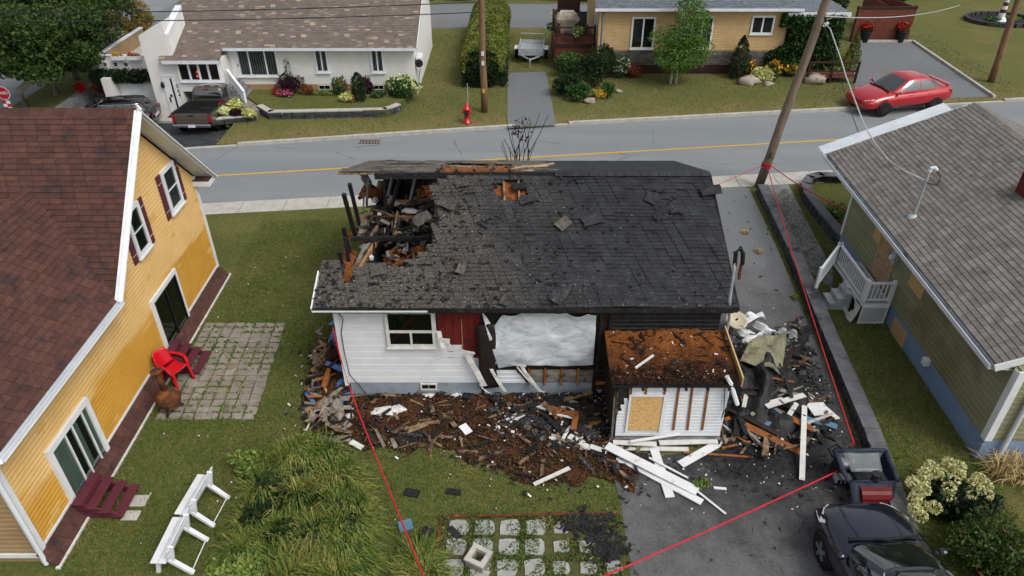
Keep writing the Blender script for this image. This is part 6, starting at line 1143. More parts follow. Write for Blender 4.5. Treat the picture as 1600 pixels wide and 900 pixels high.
# ================================================================ YARD THINGS
def bench(label, P, Q):
    P, Q = Vector(P), Vector(Q); u = (Q - P).normalized(); n = Vector((u.y, -u.x, 0)); L = (Q - P).length; P = Vector((P.x, P.y, 0)); t = thing('garden_bench', label, 'bench', P, 0, 'white garden benches')
    f = Fr(P, u, (0, 0, 1), n)
    for k in range(2): m = MB(); m.fb(f, 0, L, .43, .46, .0 + k * .155, .145 + k * .155); m.build('seat_plank', 'white_paint', t, bevel=.005)
    for k in range(2): m = MB(); m.hexa([f.P(.02, .50 + k * .14, .33 + k * .03), f.P(L - .02, .50 + k * .14, .33 + k * .03), f.P(L - .02, .62 + k * .14, .36 + k * .03), f.P(.02, .62 + k * .14, .36 + k * .03)] + [f.P(a, z, c + .025) for a, z, c in ((.02, .50 + k * .14, .33 + k * .03), (L - .02, .50 + k * .14, .33 + k * .03), (L - .02, .62 + k * .14, .36 + k * .03), (.02, .62 + k * .14, .36 + k * .03))]); m.build('back_plank', 'white_metal', t)
    for a in (.12, L - .2):
        m = MB(); m.bar(f.P(a, .42, .1), f.P(a, .0, .0), .08, .05); m.build('leg', 'white_paint', t); m = MB(); m.bar(f.P(a, .42, .3), f.P(a, .0, .68), .09, .06); m.build('leg', 'white_paint', t); m = MB(); m.bar(f.P(a, .40, .02), f.P(a, .40, .40), .07, .05); m.build('bracket', 'white_paint', t); m = MB(); m.bar(f.P(a, .40, .36), f.P(a, .80, .44), .10, .05); m.build('back_post', 'white_paint', t)
    m = MB(); m.tube([f.P(.14, .05, .66), f.P(L - .2, .05, .66)], .012, 6); m.build('stretcher', 'white_paint', t); return t
bench('white slatted garden bench farther from the camera, nearer the hedge of grass', G(272, 803, .45), G(309, 741, .45)); bench('white slatted garden bench nearest the bottom of the lawn', G(234, 880, .45), G(270, 808, .45))
def pchair(label, m_, loc, rz, lift=0):
    t = local_thing('plastic_chair', label, 'chair', loc, rz)
    o = grid(8, 8, lambda u, v: V(-.22 + v * .46, (-.23 + u * .46) * (1 - .1 * v + .15 * v * v), .40 + lift + .03 * (2 * u - 1) ** 2 + .03 * v - .02 * math.sin(v * 3))); solid(o.build('seat', m_, t, True), .02)
    o = grid(8, 8, lambda u, v: V(-.22 - .16 * v - .05 * (1 - (2 * u - 1) ** 2), (-.25 + u * .5) * (1 - .25 * v * v), .42 + lift + .42 * v)); solid(o.build('backrest', m_, t, True), .02)
    for s in (1, -1):
        o = ribbon([V(-.33, s * .24, .62 + lift), V(-.1, s * .29, .64 + lift), V(.12, s * .29, .63 + lift), V(.2, s * .27, .5 + lift), V(.22, s * .24, .42 + lift)], (0, .075, 0), .02); o.build('armrest', m_, t)
        for x, dx in ((.2, .06), (-.2, -.08)): m = MB(); m.hexa([(x + dx - .035, s * .27 - .03, 0), (x + dx + .035, s * .27 - .03, 0), (x + dx + .035, s * .27 + .03, 0), (x + dx - .035, s * .27 + .03, 0), (x - .045, s * .23 - .03, .42 + lift), (x + .045, s * .23 - .03, .42 + lift), (x + .045, s * .23 + .03, .42 + lift), (x - .045, s * .23 + .03, .42 + lift)]); m.build('leg', m_, t)
    return t
cp = G(283, 603); pchair('red plastic armchair on the pavers before the maroon steps', 'red_plastic', (cp.x - .1, cp.y + .12, .02), R(-25), .06); pchair('black plastic chair stacked beneath the red one', 'black_plastic', (cp.x - .13, cp.y + .13, .02), R(-25), -.01)
so = G(268, 645); sv = thing('garden_stove', 'rusty iron garden stove with leaning chimney pipe', 'stove', so); c = so + V(-.02, .1, .38)
m = MB(); m.lathe(c, [(.14, -.2), (.26, -.12), (.30, .02), (.26, .16), (.15, .26), (.10, .30)], 16); m.build('belly', 'rust', sv, True); m = MB(); m.tube([c + V(0, 0, .28), c + V(-.06, .03, .62), c + V(-.08, .04, .8)], [.085, .065, .06], 10); m.build('chimney', 'rust', sv, True); m = MB(); m.lathe(c + V(-.08, .04, .8), [(.13, 0), (.15, .03), (.02, .08)], 12); m.build('cap', 'rust', sv)
m = MB(); m.tube([c + V(.0, .05, .9), c + V(-.12, .05, 1.0), c + V(.03, .08, 1.05), c + V(.06, .05, .92)], .012, 5); m.build('wire_handle', 'rust', sv); m = MB(); m.prism([c + V(.1, -.27, -.12), c + V(.28, -.14, -.12), c + V(.28, -.14, .1), c + V(.1, -.27, .1)], (.02, -.02, 0)); m.build('fire_door', 'rust', sv)
for a in range(3): m = MB(); d = V(math.cos(a * 2.1 + .5), math.sin(a * 2.1 + .5), 0); m.bar(c + d * .16 + V(0, 0, -.15), so + V(-.02, .1, 0) + d * .3, .05, .04); m.build('leg', 'dark_metal', sv)
hq = G(730, 192); hd = thing('fire_hydrant', 'red fire hydrant at the kerb beside a wooden pole', 'fire hydrant', hq); m = MB(); m.lathe(hq, [(.2, 0), (.2, .06), (.13, .08), (.13, .6), (.18, .62), (.18, .68), (.13, .72), (.10, .84), (.04, .9), (.05, .97)], 14); m.build('barrel', 'red_paint', hd, True)
for s in (1, -1): m = MB(); m.tube([hq + V(s * .1, 0, .5), hq + V(s * .24, 0, .5)], .06, 10); m.build('side_nozzle', 'red_paint', hd)
m = MB(); m.tube([hq + V(0, -.1, .48), hq + V(0, -.24, .48)], .09, 12); m.build('front_nozzle', 'dark_metal', hd); m = MB(); m.bar(hq + V(.07, .25, 0), hq + V(.05, .25, 1.75), .03, .03); tag(m.build('marker_rod', 'galv'), 'thin metal marker rod standing behind the hydrant', 'marker rod')
# stop sign
sp = G(22, 178); ss = thing('stop_sign', 'red octagonal stop sign by the left trees', 'stop sign', sp); fs = Fr(sp + V(-.1, -.05, 0), (1, 0, 0), (0, 0, 1)); m = MB(); m.tube([sp + V(-.1, 0, 0), sp + V(-.1, 0, 2.55)], .035, 8); m.build('post', 'galv', ss); zc = GY(10, 145, sp.y).z
oc = lambda r: [fs.P(r * math.cos(R(22.5 + 45 * i)), zc + r * math.sin(R(22.5 + 45 * i)), 0) for i in range(8)]
m = MB(); m.prism(oc(.33), (0, .02, 0)); m.build('white_border', 'white_paint', ss); m = MB(); m.prism([p + V(0, -.006, 0) for p in oc(.30)], (0, .005, 0)); m.build('red_face', 'sign_red', ss); text_mesh('ARRÊT', .175, fs, 0, zc, .012, 'white_paint', ss)
for k in range(3):
    for j in range(2): m = MB(); m.fb(fs, -.18 + j * .18, j * .18, zc - .50 - k * .15, zc - .36 - k * .15, 0, .012); m.build('chequer_plate', ['sign_red', 'white_paint'][(k + j) % 2], ss)
# flue block on the slabs
fq = G(748, 880); fbk = thing('flue_block', 'hollow square concrete flue block standing on the stone slabs', 'concrete block', fq)
rm = Matrix.Rotation(R(-28), 3, 'Z')
for k, (z0, z1, w, h_) in enumerate(((0, .2, .19, .105), (.205, .26, .21, .115))):
    for i in range(4): a = Matrix.Rotation(R(90 * i), 3, 'Z'); m = MB(); m.hexa([fq + rm @ (a @ V(*p)) for p in ((-w, -w, z0), (w - .0, -w, z0), (h_, -h_, z0), (-h_, -h_, z0), (-w, -w, z1), (w, -w, z1), (h_, -h_, z1), (-h_, -h_, z1))]); m.build('side', 'old_wood' if k == 0 else 'concrete', fbk)
# lighthouse ornament in a ring bed
lq = G(1562, 33); lh = thing('lighthouse_ornament', 'small white lighthouse ornament in the round stone bed', 'garden ornament', lq)
m = MB(); m.lathe(lq, [(.4, 0), (.3, .18), (.2, .3), (.16, .32)], 12); m.build('foot', 'white_paint', lh); 
for k in range(5): m = MB(); m.lathe(lq + V(0, 0, .32 + k * .22), [(.2 - k * .015, 0), (.19 - k * .015, .215)], 12); m.build('band', ['white_paint', 'maroon'][k % 2], lh)
m = MB(); m.lathe(lq + V(0, 0, 1.42), [(.16, 0), (.16, .05), (.09, .06), (.09, .25), (.14, .27), (.02, .42)], 12); m.build('lantern', 'white_paint', lh)
rb = thing('round_bed_edging', 'ring of dark stone blocks round the lawn ornament', 'garden edging', lq)
for k in range(26): a = k * 2 * math.pi / 26; m = MB(); p = lq + V(2.1 * math.cos(a), 1.6 * math.sin(a), 0); m.bar(p + V(-.2 * math.sin(a), .2 * math.cos(a), .12), p + V(.2 * math.sin(a), -.2 * math.cos(a), .12), .22, .24); m.build('edging_block', 'stone_block', rb)
struct(sheet('round_bed', [(lq.x + 2 * math.cos(k * .3), lq.y + 1.5 * math.sin(k * .3)) for k in range(21)], 'soot_soil', .03))
# storm drain
dq = G(577, 218); m = MB()
for k in range(7): m.box(dq.x - .42 + k * .13, dq.x - .36 + k * .13, dq.y - .16, dq.y + .16, -.108, -.098)
m.box(dq.x - .46, dq.x + .5, dq.y - .2, dq.y - .165, -.108, -.096); m.box(dq.x - .46, dq.x + .5, dq.y + .165, dq.y + .2, -.108, -.096); tag(m.build('storm_drain', 'rust'), 'rusty storm drain grate at the far kerb', 'drain')
# barrier tape
def tape(label, pts, w=.036): tag(MB().tube(pts, w / 2, 6).build('barrier_tape', 'tape_red'), label, 'barrier tape')
tape('red barrier tape from the white house corner to the bottom edge', [GY(520, 512, 13.3), GY(532, 560, 13.28), GY(548, 610, 13.2)] + sag(GY(550, 618, 13.15), G(668, 915, .6), .06, 10)[1:])
tape('long red barrier tape from leaning pole to the snow blower', sag(P1b + P1d * .13 + V(.0, -.17, 0), G(1335, 695, .75), .12, 14) + [V(7.4, 11.1, .72)])
tape('short red barrier tape from leaning pole to the green house', sag(P1b + P1d * .14 + V(.1, -.12, 0), V(10.75, 20.6, 1.4), .1, 8))
tape('red barrier tape across the lower driveway to the engine', sag(G(925, 908, .5), ts + V(-.1, -.1, .4), .05, 12))
tape('dark red barrier tape from burnt roof corner to leaning pole', sag(V(5.0, 20.5, 1.7), P1b + P1d * .13 + V(-.17, 0, 0), .05, 8), .022)
for k in range(3): m = MB(); c = P1b + P1d * (.125 + .008 * k); m.lathe(c, [(.185, 0), (.185, .04)], 14, P1d); m.build('tape_wrap', 'tape_red', p1)
# ================================================================ VEGETATION
def crown_pts(blobs, n):
    tot = sum(r[0] * r[1] * r[2] for c, r in blobs); out = []
    for c, r in blobs: out.append(cloud(c, r, max(8, int(n * r[0] * r[1] * r[2] / tot))))
    return np.concatenate(out)
def tree(name, label, base, h, blobs, n, size, lm, bark='bark', r0=.16, cat='tree', group=None, stems=1):
    base = Vector(base); t = thing(name, label, cat, base, 0, group); C = Vector(blobs[0][0])
    for k in range(stems):
        o = V(.28 * k, .08 * k, 0); b = MB(); top = Vector((C.x, C.y, base.z + h)); b.tube([base + o, base + o + V(.03, 0, h * .3), base.lerp(top, .6) + o * .7, top + o * .4], [r0, r0 * .85, r0 * .65, r0 * .3], 9); tk = b.build('trunk', bark, t, True)
    for i, (c, r) in enumerate(blobs[:9]):
        b = MB(); s = base + (Vector((C.x, C.y, base.z + h)) - base) * rnd.uniform(.45, .8); b.tube([s, s.lerp(Vector(c), .5) + V(0, 0, .1), Vector(c)], [r0 * .4, r0 * .25, r0 * .08], 6); b.build('limb', bark, t, True)
    npmesh('crown', leaves(crown_pts(blobs, n), size), 4, lm, t); return t
def clumpy(c, R_, k, s):          # many overlapping leaf clumps over a big irregular volume
    c = np.array(c); out = []
    for i in range(k):
        d = nrg.normal(size=3); d /= np.linalg.norm(d); q = nrg.uniform(.35, 1.0); p = c + d * q * np.array(R_); out.append((p, np.array((s, s, s * .7)) * nrg.uniform(.6, 1.25)))
    return out
tree('maple_tree', 'largest dark green maple by the stop sign, pale trunk', (-23.4, 33.6, 0), 2.6, clumpy((-22.6, 34.0, 2.75), (3.0, 2.4, 1.5), 60, .8), 21000, .16, 'leaf_maple', 'pale_bark', .2, group='maples on the corner')
tree('maple_tree', 'middle dark green maple between stop sign and garage', (-22.7, 35.2, 0), 2.6, clumpy((-21.3, 35.4, 2.8), (2.2, 2.0, 1.5), 46, .75), 16000, .16, 'leaf_maple', 'pale_bark', .2, group='maples on the corner')
tree('maple_tree', 'rear maple reaching the top edge behind the other two', (-22.9, 37.6, 0), 2.6, clumpy((-23.0, 39.0, 3.6), (3.8, 2.4, 1.7), 56, .85), 18000, .17, 'leaf_maple', 'pale_bark', .2, group='maples on the corner')
tree('rowan_tree', 'small rowan tree turning orange beside the garage terrace', G(183, 66), 1.8, clumpy(G(185, 25, 1.6), (1.9, 1.6, 1.2), 26, .65), 6500, .13, 'leaf_rowan', 'bark', .09)
def shrub(name, label, c, r, n, size, lm, cat='shrub', group=None, bloom=None, bn=60, bs=.08, up=None, stem=True, lobes=7):
    c = Vector(c); t = thing(name, label, cat, c, 0, group); r = Vector(r); bl = [((c.x, c.y, r.z * .52), (r.x * .72, r.y * .72, r.z * .5))]
    for i in range(lobes): a = rnd.uniform(0, 6.28); q = rnd.uniform(.3, .62); bl.append(((c.x + r.x * q * math.cos(a), c.y + r.y * q * math.sin(a), c.z + r.z * rnd.uniform(.3, .78)), (r.x * .42, r.y * .42, r.z * .3)))
    bl[0] = ((c.x, c.y, c.z + r.z * .45), (r.x * .75, r.y * .75, r.z * .45)); npmesh('foliage', leaves(crown_pts(bl, n), size, up=up), 4, lm, t)
    if stem:
        b = MB()
        for i in range(5): a = i * 1.3; b.tube([c + V(.05 * math.cos(a), .05 * math.sin(a), 0), c + V(r.x * .35 * math.cos(a), r.y * .35 * math.sin(a), r.z * .6)], [.02, .008], 5)
        b.build('stems', 'bark', t)
    if bloom: P = crown_pts([(q[0], tuple(x * 1.12 for x in q[1])) for q in bl], bn * 3); P = P[P[:, 2] > c.z + r.z * .3][:bn]; npmesh('blooms', leaves(np.repeat(P, 5, 0) + nrg.normal(0, bs * .35, (len(P) * 5, 3)), bs), 4, bloom, t)
    return t
def cone(name, label, base, r, h, n, lm, size=.1, cat='conifer', prof=None):
    base = Vector(base); t = thing(name, label, cat, base); z = nrg.uniform(0.02, 1, n) ; a = nrg.uniform(0, 6.283, n); pr = prof or (lambda q: (1 - q) ** .6 * (.85 + .15 * np.minimum(1, q * 8)))
    q = r * pr(z) * nrg.uniform(.6, 1.06, n) * (1 + .12 * np.sin(a * 5 + z * 20)); P = np.stack([base.x + q * np.cos(a), base.y + q * np.sin(a), base.z + z * h], 1); npmesh('foliage', leaves(P, size, up=.35), 4, lm, t); b = MB(); b.tube([base, base + V(0, 0, h * .8)], [r * .18, .01], 6); b.build('trunk', 'bark', t)
cone('dwarf_spruce', 'dark clipped spiral spruce left of the terrace', G(168, 80), .75, 1.9, 2600, 'leaf_dark', prof=lambda q: (1 - q) ** .5 * (.7 + .3 * np.abs(np.sin(q * 9))))
# ivy over the garage door
t = thing('garage_ivy', 'dark green ivy hanging over the garage door', 'ivy', f5.P(gx0 + 1, 1.2, .1)); P = np.concatenate([cloud(f5.P(hit(x, 117, f5)[0], hit(x, 117, f5)[1], .2), (.45, .3, .38), 330) for x in range(154, 232, 9)]); npmesh('foliage', leaves(P, .13), 4, 'leaf_dark', t); b = MB(); b.tube([f5.P(gx0 + .1, 0, .1), f5.P(gx0 + .2, 1.0, .15), f5.P(g1 - .3, 1.15, .15)], .03, 6); b.build('stem', 'bark', t)
# cedar hedge
hg = thing('cedar_hedge', 'long rounded yellow-green cedar hedge behind the wooden pole', 'hedge', (-1.5, 36, 0)); n = 42000; y = nrg.uniform(36.1, 47.2, n); a = nrg.uniform(-.25, math.pi + .25, n); k = nrg.uniform(.86, 1.03, n) * (1 + .05 * np.sin(y * 3)); ty = (y - 36.1) / 11
hx = -1.5 + .05 * (y - 36) * .4; fr_ = np.minimum(1, .55 + (y - 36.1) * 1.1); P = np.stack([hx + 1.12 * k * np.cos(a) * np.abs(np.cos(a)) ** -.35 * (.6 + .4 * fr_), y, 1.0 + .95 * k * np.sin(a) * fr_], 1); npmesh('foliage', leaves(P, .13, up=.3), 4, 'leaf_cedar', hg)
n = 6000; a = nrg.uniform(0, 6.283, n); q = np.sqrt(nrg.uniform(0, 1, n)); P = np.stack([-1.5 + 1.02 * q * np.cos(a), 36.3 - .35 * (1 - q) + nrg.uniform(-.1, .1, n), np.maximum(.06, .95 + .95 * q * np.sin(a))], 1); npmesh('end_foliage', leaves(P, .13), 4, 'leaf_dark', hg)
n = 7000; P = np.stack([np.where(nrg.uniform(size=n) < .5, -2.55, -.45) + nrg.normal(0, .06, n) + .02 * 5, nrg.uniform(36.2, 47, n), nrg.uniform(.05, 1.1, n)], 1); npmesh('side_foliage', leaves(P, .14), 4, 'leaf_dark', hg); b = MB(); b.box(-2.3, -.5, 36.6, 47, .0, 1.5); b.build('inner_branches', 'bark', hg)
# white house garden
zb = .34
shrub('hydrangea_bush', 'lime white hydrangea bush at the corner of the white house', G(630, 152, .2), (1.05, .8, 1.05), 2200, .14, 'leaf_mid', bloom='fl_lime', bn=75, bs=.2); shrub('barberry_bush', 'round dark purple bush under the big window', G(455, 146, zb), (.75, .6, .95), 2200, .09, 'leaf_purple'); shrub('rose_trellis', 'thin climbing plant on the white wall above the purple bush', G(456, 140, zb), (.3, .15, 1.9), 300, .09, 'leaf_mid', 'climber', lobes=9)
for k, (px, py) in enumerate(((433, 147), (441, 150), (453, 151))): shrub('flower_clump', ['crimson flower clump left of the purple bush', 'magenta flower clump beside the crimson one', 'small magenta flowers in front of the purple bush'][k], G(px, py, zb), (.3, .25, .35), 200, .08, 'leaf_mid', 'flowers', bloom=['fl_red', 'fl_pink', 'fl_pink'][k], bn=40, bs=.1)
cone('thuja', 'slim upright cedar column before the white house wall', G(562, 157, zb), .32, 1.35, 1500, 'leaf_dark', .09, 'conifer', lambda q: np.minimum(1, (1 - q) * 3) ** .6); shrub('garden_shrub', 'green shrub with orange flowers left of the slim cedar', G(534, 148, zb), (.5, .4, .9), 900, .11, 'leaf_mid', bloom='fl_red', bn=12); shrub('garden_shrub', 'dark bronze plants behind the slim cedar', G(573, 146, zb), (.45, .35, .9), 700, .12, 'leaf_purple'); shrub('hosta_plant', 'pale variegated hosta beside the slim cedar', G(542, 158, zb), (.5, .4, .42), 500, .15, 'hosta', 'hosta'); shrub('flower_clump', 'small pale pink flowers at the foot of the slim cedar', G(549, 160, zb), (.2, .18, .25), 90, .07, 'leaf_light', 'flowers', bloom='fl_pink', bn=24); shrub('ground_cover', 'low pale green plants along the basement windows', G(505, 148, zb), (.9, .25, .25), 500, .09, 'leaf_light', 'plant'); shrub('garden_shrub', 'rusty green shrub right of the purple bush', G(482, 148, zb), (.4, .3, .6), 500, .1, 'leaf_rust'); shrub('garden_shrub', 'low leafy plants between slim cedar and hydrangea', G(590, 152, zb), (.5, .25, .35), 400, .1, 'leaf_mid')
for k, (px, py, m_) in enumerate(((352, 180, 'fl_lime'), (368, 171, 'hosta'), (390, 183, 'hosta'), (371, 182, 'leaf_purple'), (349, 171, 'fl_red'))): shrub('hosta_plant', ['white edged hosta at the left of the raised bed', 'lime hosta at the back of the raised bed', 'yellow hosta at the right of the raised bed', 'dark purple plant in the middle of the raised bed', 'red flowers at the back corner of the raised bed'][k], G(px, py, .2), ((.42, .36, .4), (.42, .36, .5), (.4, .34, .4), (.36, .3, .36), (.22, .2, .35))[k], 420, .14, m_, 'hosta' if k < 3 else 'plant')
for k, (px, py, m_) in enumerate(((128, 146, 'fl_red'), (158, 145, 'leaf_rust'))): shrub('potted_plant', ['red flowers by the garden steps at the sunken drive', 'rusty shrub beside the white garage pier'][k], G(px, py), (.45, .4, .6), 400, .11, m_, 'plant')
shrub('dry_pot_plant', 'potted plant under the maple near the terrace', G(143, 104), (.35, .3, .9), 300, .12, 'leaf_rust', 'plant')
# birch and beige house garden
bp_ = G(1047, 131); tree('birch_tree', 'slender green birch with white trunks before the beige house', bp_, 3.6, [((bp_.x + .05 * k + nrg.normal(0, .35), bp_.y + nrg.normal(0, .3), z), (r, r * .9, .62)) for k, (z, r) in enumerate([(.95, .7), (1.2, .95), (1.6, 1.1), (2.0, 1.15), (2.4, 1.1), (2.8, 1.05), (3.2, 1.0), (3.6, .9), (4.1, .8), (4.7, .6), (1.4, 1.15), (1.9, 1.2), (2.3, 1.15)])], 15000, .095, 'leaf_birch', 'birch_bark', .07, stems=2)
for px, py, r, n, m_, lab, bl in ((890, 148, (.8, .7, 1.0), 1500, 'leaf_dark', 'dark round shrub nearest the gravel drive', None), (920, 135, (1.1, .9, 1.5), 2600, 'leaf_dark', 'tall dark shrub mass in front of the deck', None), (895, 118, (.9, .7, 1.1), 1500, 'leaf_mid', 'mid green shrub against the deck boards', None), (945, 120, (.5, .5, 1.5), 1300, 'leaf_dark', 'narrow dark upright shrub beside white blooms', None), (905, 158, (.6, .5, .75), 1100, 'leaf_mid', 'fine leaved shrub at the rock edge', None), (948, 150, (.4, .4, .55), 600, 'leaf_mid', 'green shrub behind the right rocks', None), (965, 88, (.6, .4, .9), 700, 'leaf_light', 'yellow-green shrub against the stone skirt', None), (970, 122, (.4, .4, 1.0), 500, 'leaf_mid', 'white flowering shrub right of the dark ones', 'fl_white'), (988, 120, (.5, .4, .6), 600, 'leaf_rust', 'rust coloured shrub left of the birch', None), (934, 153, (.35, .3, .35), 250, 'leaf_light', 'yellow flowers beside the rock in the left bed', 'fl_orange'), (880, 108, (.6, .5, .8), 700, 'leaf_mid', 'shrub at the left corner of the deck', None)):
    shrub('garden_shrub', lab, G(px, py), tuple(q * 1.22 for q in r), int(n * 1.3), .12, m_, bloom=bl, bn=40, bs=.12)
for k, (px, py, r) in enumerate(((922, 160, .32), (888, 148, .28), (893, 154, .25), (966, 144, .2), (908, 158, .22), (1168, 131, .55), (1272, 129, .62), (1200, 133, .25))): tag(MB().blob(G(px, py) + V(0, 0, r * .25), (r, r * .7, r * .5), k, .5, (12, 8), 1.6).build('garden_rock', 'rock', None, True), ['pale rock at the front of the left flower bed', 'grey rock at the left rim of the left bed', 'second grey rock at the left rim of the left bed', 'small rock at the right rim of the left bed', 'small rock under the fine leaved shrub', 'large flat rock under the cream flowers', 'largest flat rock below the orange flowers', 'small dark rock between the two flat ones'][k], 'rock')
cone('thuja', 'slim dark cedar left of the cream flowers', G(1152, 122), .5, 2.2, 2000, 'leaf_dark', .1, 'conifer', lambda q: np.minimum(1, (1 - q) * 2) ** .7); cone('thuja', 'pointed cedar at the corner of the gravel parking', G(1326, 112), .42, 2.1, 1800, 'leaf_cedar', .1, 'conifer', lambda q: np.minimum(1, (1 - q) * 1.6) ** .8)
for px, py, r, n, m_, lab, bl in ((1170, 117, (.45, .4, .6), 500, 'leaf_mid', 'orange flower clump right of the slim cedar', 'fl_orange'), (1188, 126, (.6, .45, .6), 700, 'hosta', 'cream yellow hosta mound over the flat rock', 'fl_cream'), (1182, 100, (.5, .4, 1.1), 500, 'leaf_mid', 'white panicle flowers behind the orange clump', 'fl_white'), (1206, 124, (.45, .4, .8), 500, 'leaf_mid', 'tall orange flowers left of the leaning pole', 'fl_orange'), (1234, 119, (.4, .35, .6), 500, 'leaf_mid', 'orange flowers right of the leaning pole', 'fl_orange'), (1262, 103, (.5, .4, .7), 600, 'leaf_mid', 'orange flowers by the dark porch rail', 'fl_orange'), (1250, 112, (.8, .5, .8), 1200, 'leaf_mid', 'green bed plants behind the largest flat rock', None), (1297, 118, (.45, .4, .5), 500, 'leaf_light', 'bright green strappy plant beside the largest rock', None), (1308, 105, (.4, .35, .7), 450, 'leaf_light', 'yellow-green plant next to the pointed cedar', None), (1212, 96, (.8, .5, 1.1), 1300, 'leaf_vine', 'dark shrub with red roses by the beige corner', 'fl_red'), (1135, 105, (.5, .4, .8), 600, 'leaf_mid', 'thin shrub against the stone skirt right of birch', None)): shrub('garden_shrub', lab, G(px, py), tuple(q * 1.25 for q in r), int(n * 1.35), .12, m_, bloom=bl, bn=46, bs=.14)
t = thing('climbing_vine', 'dense green vine covering the wing of the beige house', 'vine', (15.8, 38.3, 0)); P = np.stack([nrg.uniform(vx0 - .9, vx1 + .1, 16000), YB + .1 - nrg.uniform(0, .45, 16000) + .25 * np.sin(nrg.uniform(0, 6, 16000)), nrg.uniform(.05, 1, 16000) ** .8 * (zv + .02)], 1); keep = (P[:, 0] > vx0 + .05) | (P[:, 2] < 1.6 - (vx0 - P[:, 0]) * .5) | (P[:, 2] > zv - .6) & (P[:, 0] > vx0 - .45); npmesh('foliage', leaves(P[keep], .15), 4, 'leaf_vine', t); b = MB()
for x in (vx0 + .5, vx0 + 1.7, vx0 + 2.6): b.tube([(x, YB + .1, 0), (x + .1, YB + .15, 1.2), (x - .1, YB + .2, 2.4)], .03, 5)
b.build('stems', 'bark', t)
shrub('garden_shrub', 'loose yellow-green shrub behind the beige wing', V(18.6, 46, 0), (1.6, 1.2, 2.1), 2600, .13, 'leaf_light'); shrub('ring_bed_plants', 'low green plants in the round stone bed', lq + V(-.7, -.2, .03), (.7, .5, .35), 500, .1, 'leaf_mid', 'plant'); shrub('ring_bed_plants', 'pale plants right of the lighthouse ornament', lq + V(.8, -.1, .03), (.6, .5, .35), 400, .1, 'leaf_light', 'plant')
for k, (x, y, r) in enumerate(((-3.5, 55.5, 2.2), (0.5, 56, 2.0), (3.2, 55.5, 2.0), (5.5, 55, 2.2), (-7, 56, 2.2), (27, 54, 1.6), (30, 56, 1.8), (22, 52, 1.5))): shrub('roadside_bush', ['wild bush beyond the back road, behind the hedge left side', 'wild bush beyond the back road, behind the hedge', 'wild bush beyond the back road, left of the deck', 'wild bush beyond the back road, behind the deck', 'wild bush beyond the back road, behind the white roof', 'dark bush at the top edge beyond the right lawn', 'dark bush at the top edge near the round bed', 'dark bush behind the board fence'][k], V(x, y, 0), (r, 1.2, 1.3), 1500, .2, ['leaf_mid', 'leaf_light', 'leaf_mid', 'leaf_dark', 'leaf_mid', 'leaf_dark', 'leaf_dark', 'leaf_dark'][k], group='bushes along the back road')
# near garden: arching grass, shrubs, hydrangea, roses
def arch_grass(label, cs, n, h, m_, name='ornamental_grass', reach=.55):
    c0 = Vector(cs[0]); t = thing(name, label, 'ornamental grass', (c0.x, c0.y, 0)); k = len(cs); idx = nrg.integers(0, k, n); C = np.array([[c[0], c[1]] for c in cs])[idx]; a = nrg.uniform(0, 6.283, n); rr = nrg.uniform(0, .24, n); hk = nrg.uniform(.62, 1.2, k)[idx]; H_ = h * nrg.uniform(.55, 1.15, n) * hk; Rr = reach * nrg.uniform(.35, 1.3, n)
    ln = nrg.normal(0, .12, (k, 2))[idx] + nrg.normal(0, .25, (n, 2)); d = np.stack([np.cos(a), np.sin(a)], 1) + ln; s = np.stack([-np.sin(a), np.cos(a)], 1); base = np.concatenate([C + d * rr[:, None], np.zeros((n, 1))], 1); prof = [(0, 0, 1), (.22, .62, 1.0), (.55, .95, .8), (1.0, .78, .12)]; w = .0095 * nrg.uniform(.6, 1.5, n); L, R2 = [], []
    for u, v, ww in prof:
        p = base + np.concatenate([d * (Rr * u)[:, None], (H_ * v)[:, None]], 1); e = np.concatenate([s * (w * ww)[:, None], np.zeros((n, 1))], 1); L.append(p - e); R2.append(p + e)
    V_ = np.stack([q for i in range(4) for q in (L[i], R2[i])], 1).reshape(-1, 3); f = []
    base_i = np.arange(n)[:, None] * 8; F = np.concatenate([base_i + np.array([[2 * i, 2 * i + 1, 2 * i + 3, 2 * i + 2]]) for i in range(3)], 0)
    me = bpy.data.meshes.new('blades'); og = np.array(org(t)); me.from_pydata([tuple(p) for p in (V_ - og)], [], [tuple(q) for q in F]); me.materials.append(MATS[m_]); me.update(); o = bpy.data.objects.new('blades', me); COL.objects.link(o); o.parent = t; reg(o, org(t)); return t
gc = [G(x, y) for x, y in ((445, 745), (480, 755), (515, 760), (535, 778), (425, 775), (455, 800), (500, 800), (540, 815), (545, 845), (412, 820), (445, 850), (495, 855), (530, 875), (405, 860), (425, 900), (475, 910), (525, 920), (545, 895), (470, 735), (510, 740))]
gcs = [gc[rnd.randrange(len(gc))] + V(rnd.uniform(-.2, .24), rnd.uniform(-.2, .2), 0) for _ in range(90)]
arch_grass('large arching clump of green and straw ornamental grass on the lawn', gcs, 30000, .55, 'grass_clump', reach=.34); arch_grass('small tuft of fine grass beside the red edging', [G(655, 880), G(668, 905), G(640, 900)], 1500, .35, 'grass_clump', reach=.3); arch_grass('bright green tuft at the burnt end wall', [V(-4.65, 17.6, 0), V(-4.6, 18.1, 0)], 700, .9, 'leaf_light', 'fern_tuft', .5); arch_grass('dry straw tuft under the green house downpipe', [G(1560, 745), G(1590, 735), G(1600, 750)], 260, .5, 'straw', 'dry_plant', .5)
n = 1500; P = np.concatenate([cloud(p + V(0, 0, .3), (.4, .4, .3), 500) for p in gc[:12]]); npmesh('undergrowth', leaves(P, .14), 4, 'leaf_dark', bpy.data.objects['ornamental_grass'])
shrub('spirea_bush', 'yellow-green leafy bush at the bottom beside the tall grass', G(378, 905), (.75, .75, .6), 4200, .085, 'leaf_light'); shrub('spirea_bush', 'small green bush at the left of the tall grass', G(395, 735), (.5, .45, .5), 1100, .085, 'leaf_light')
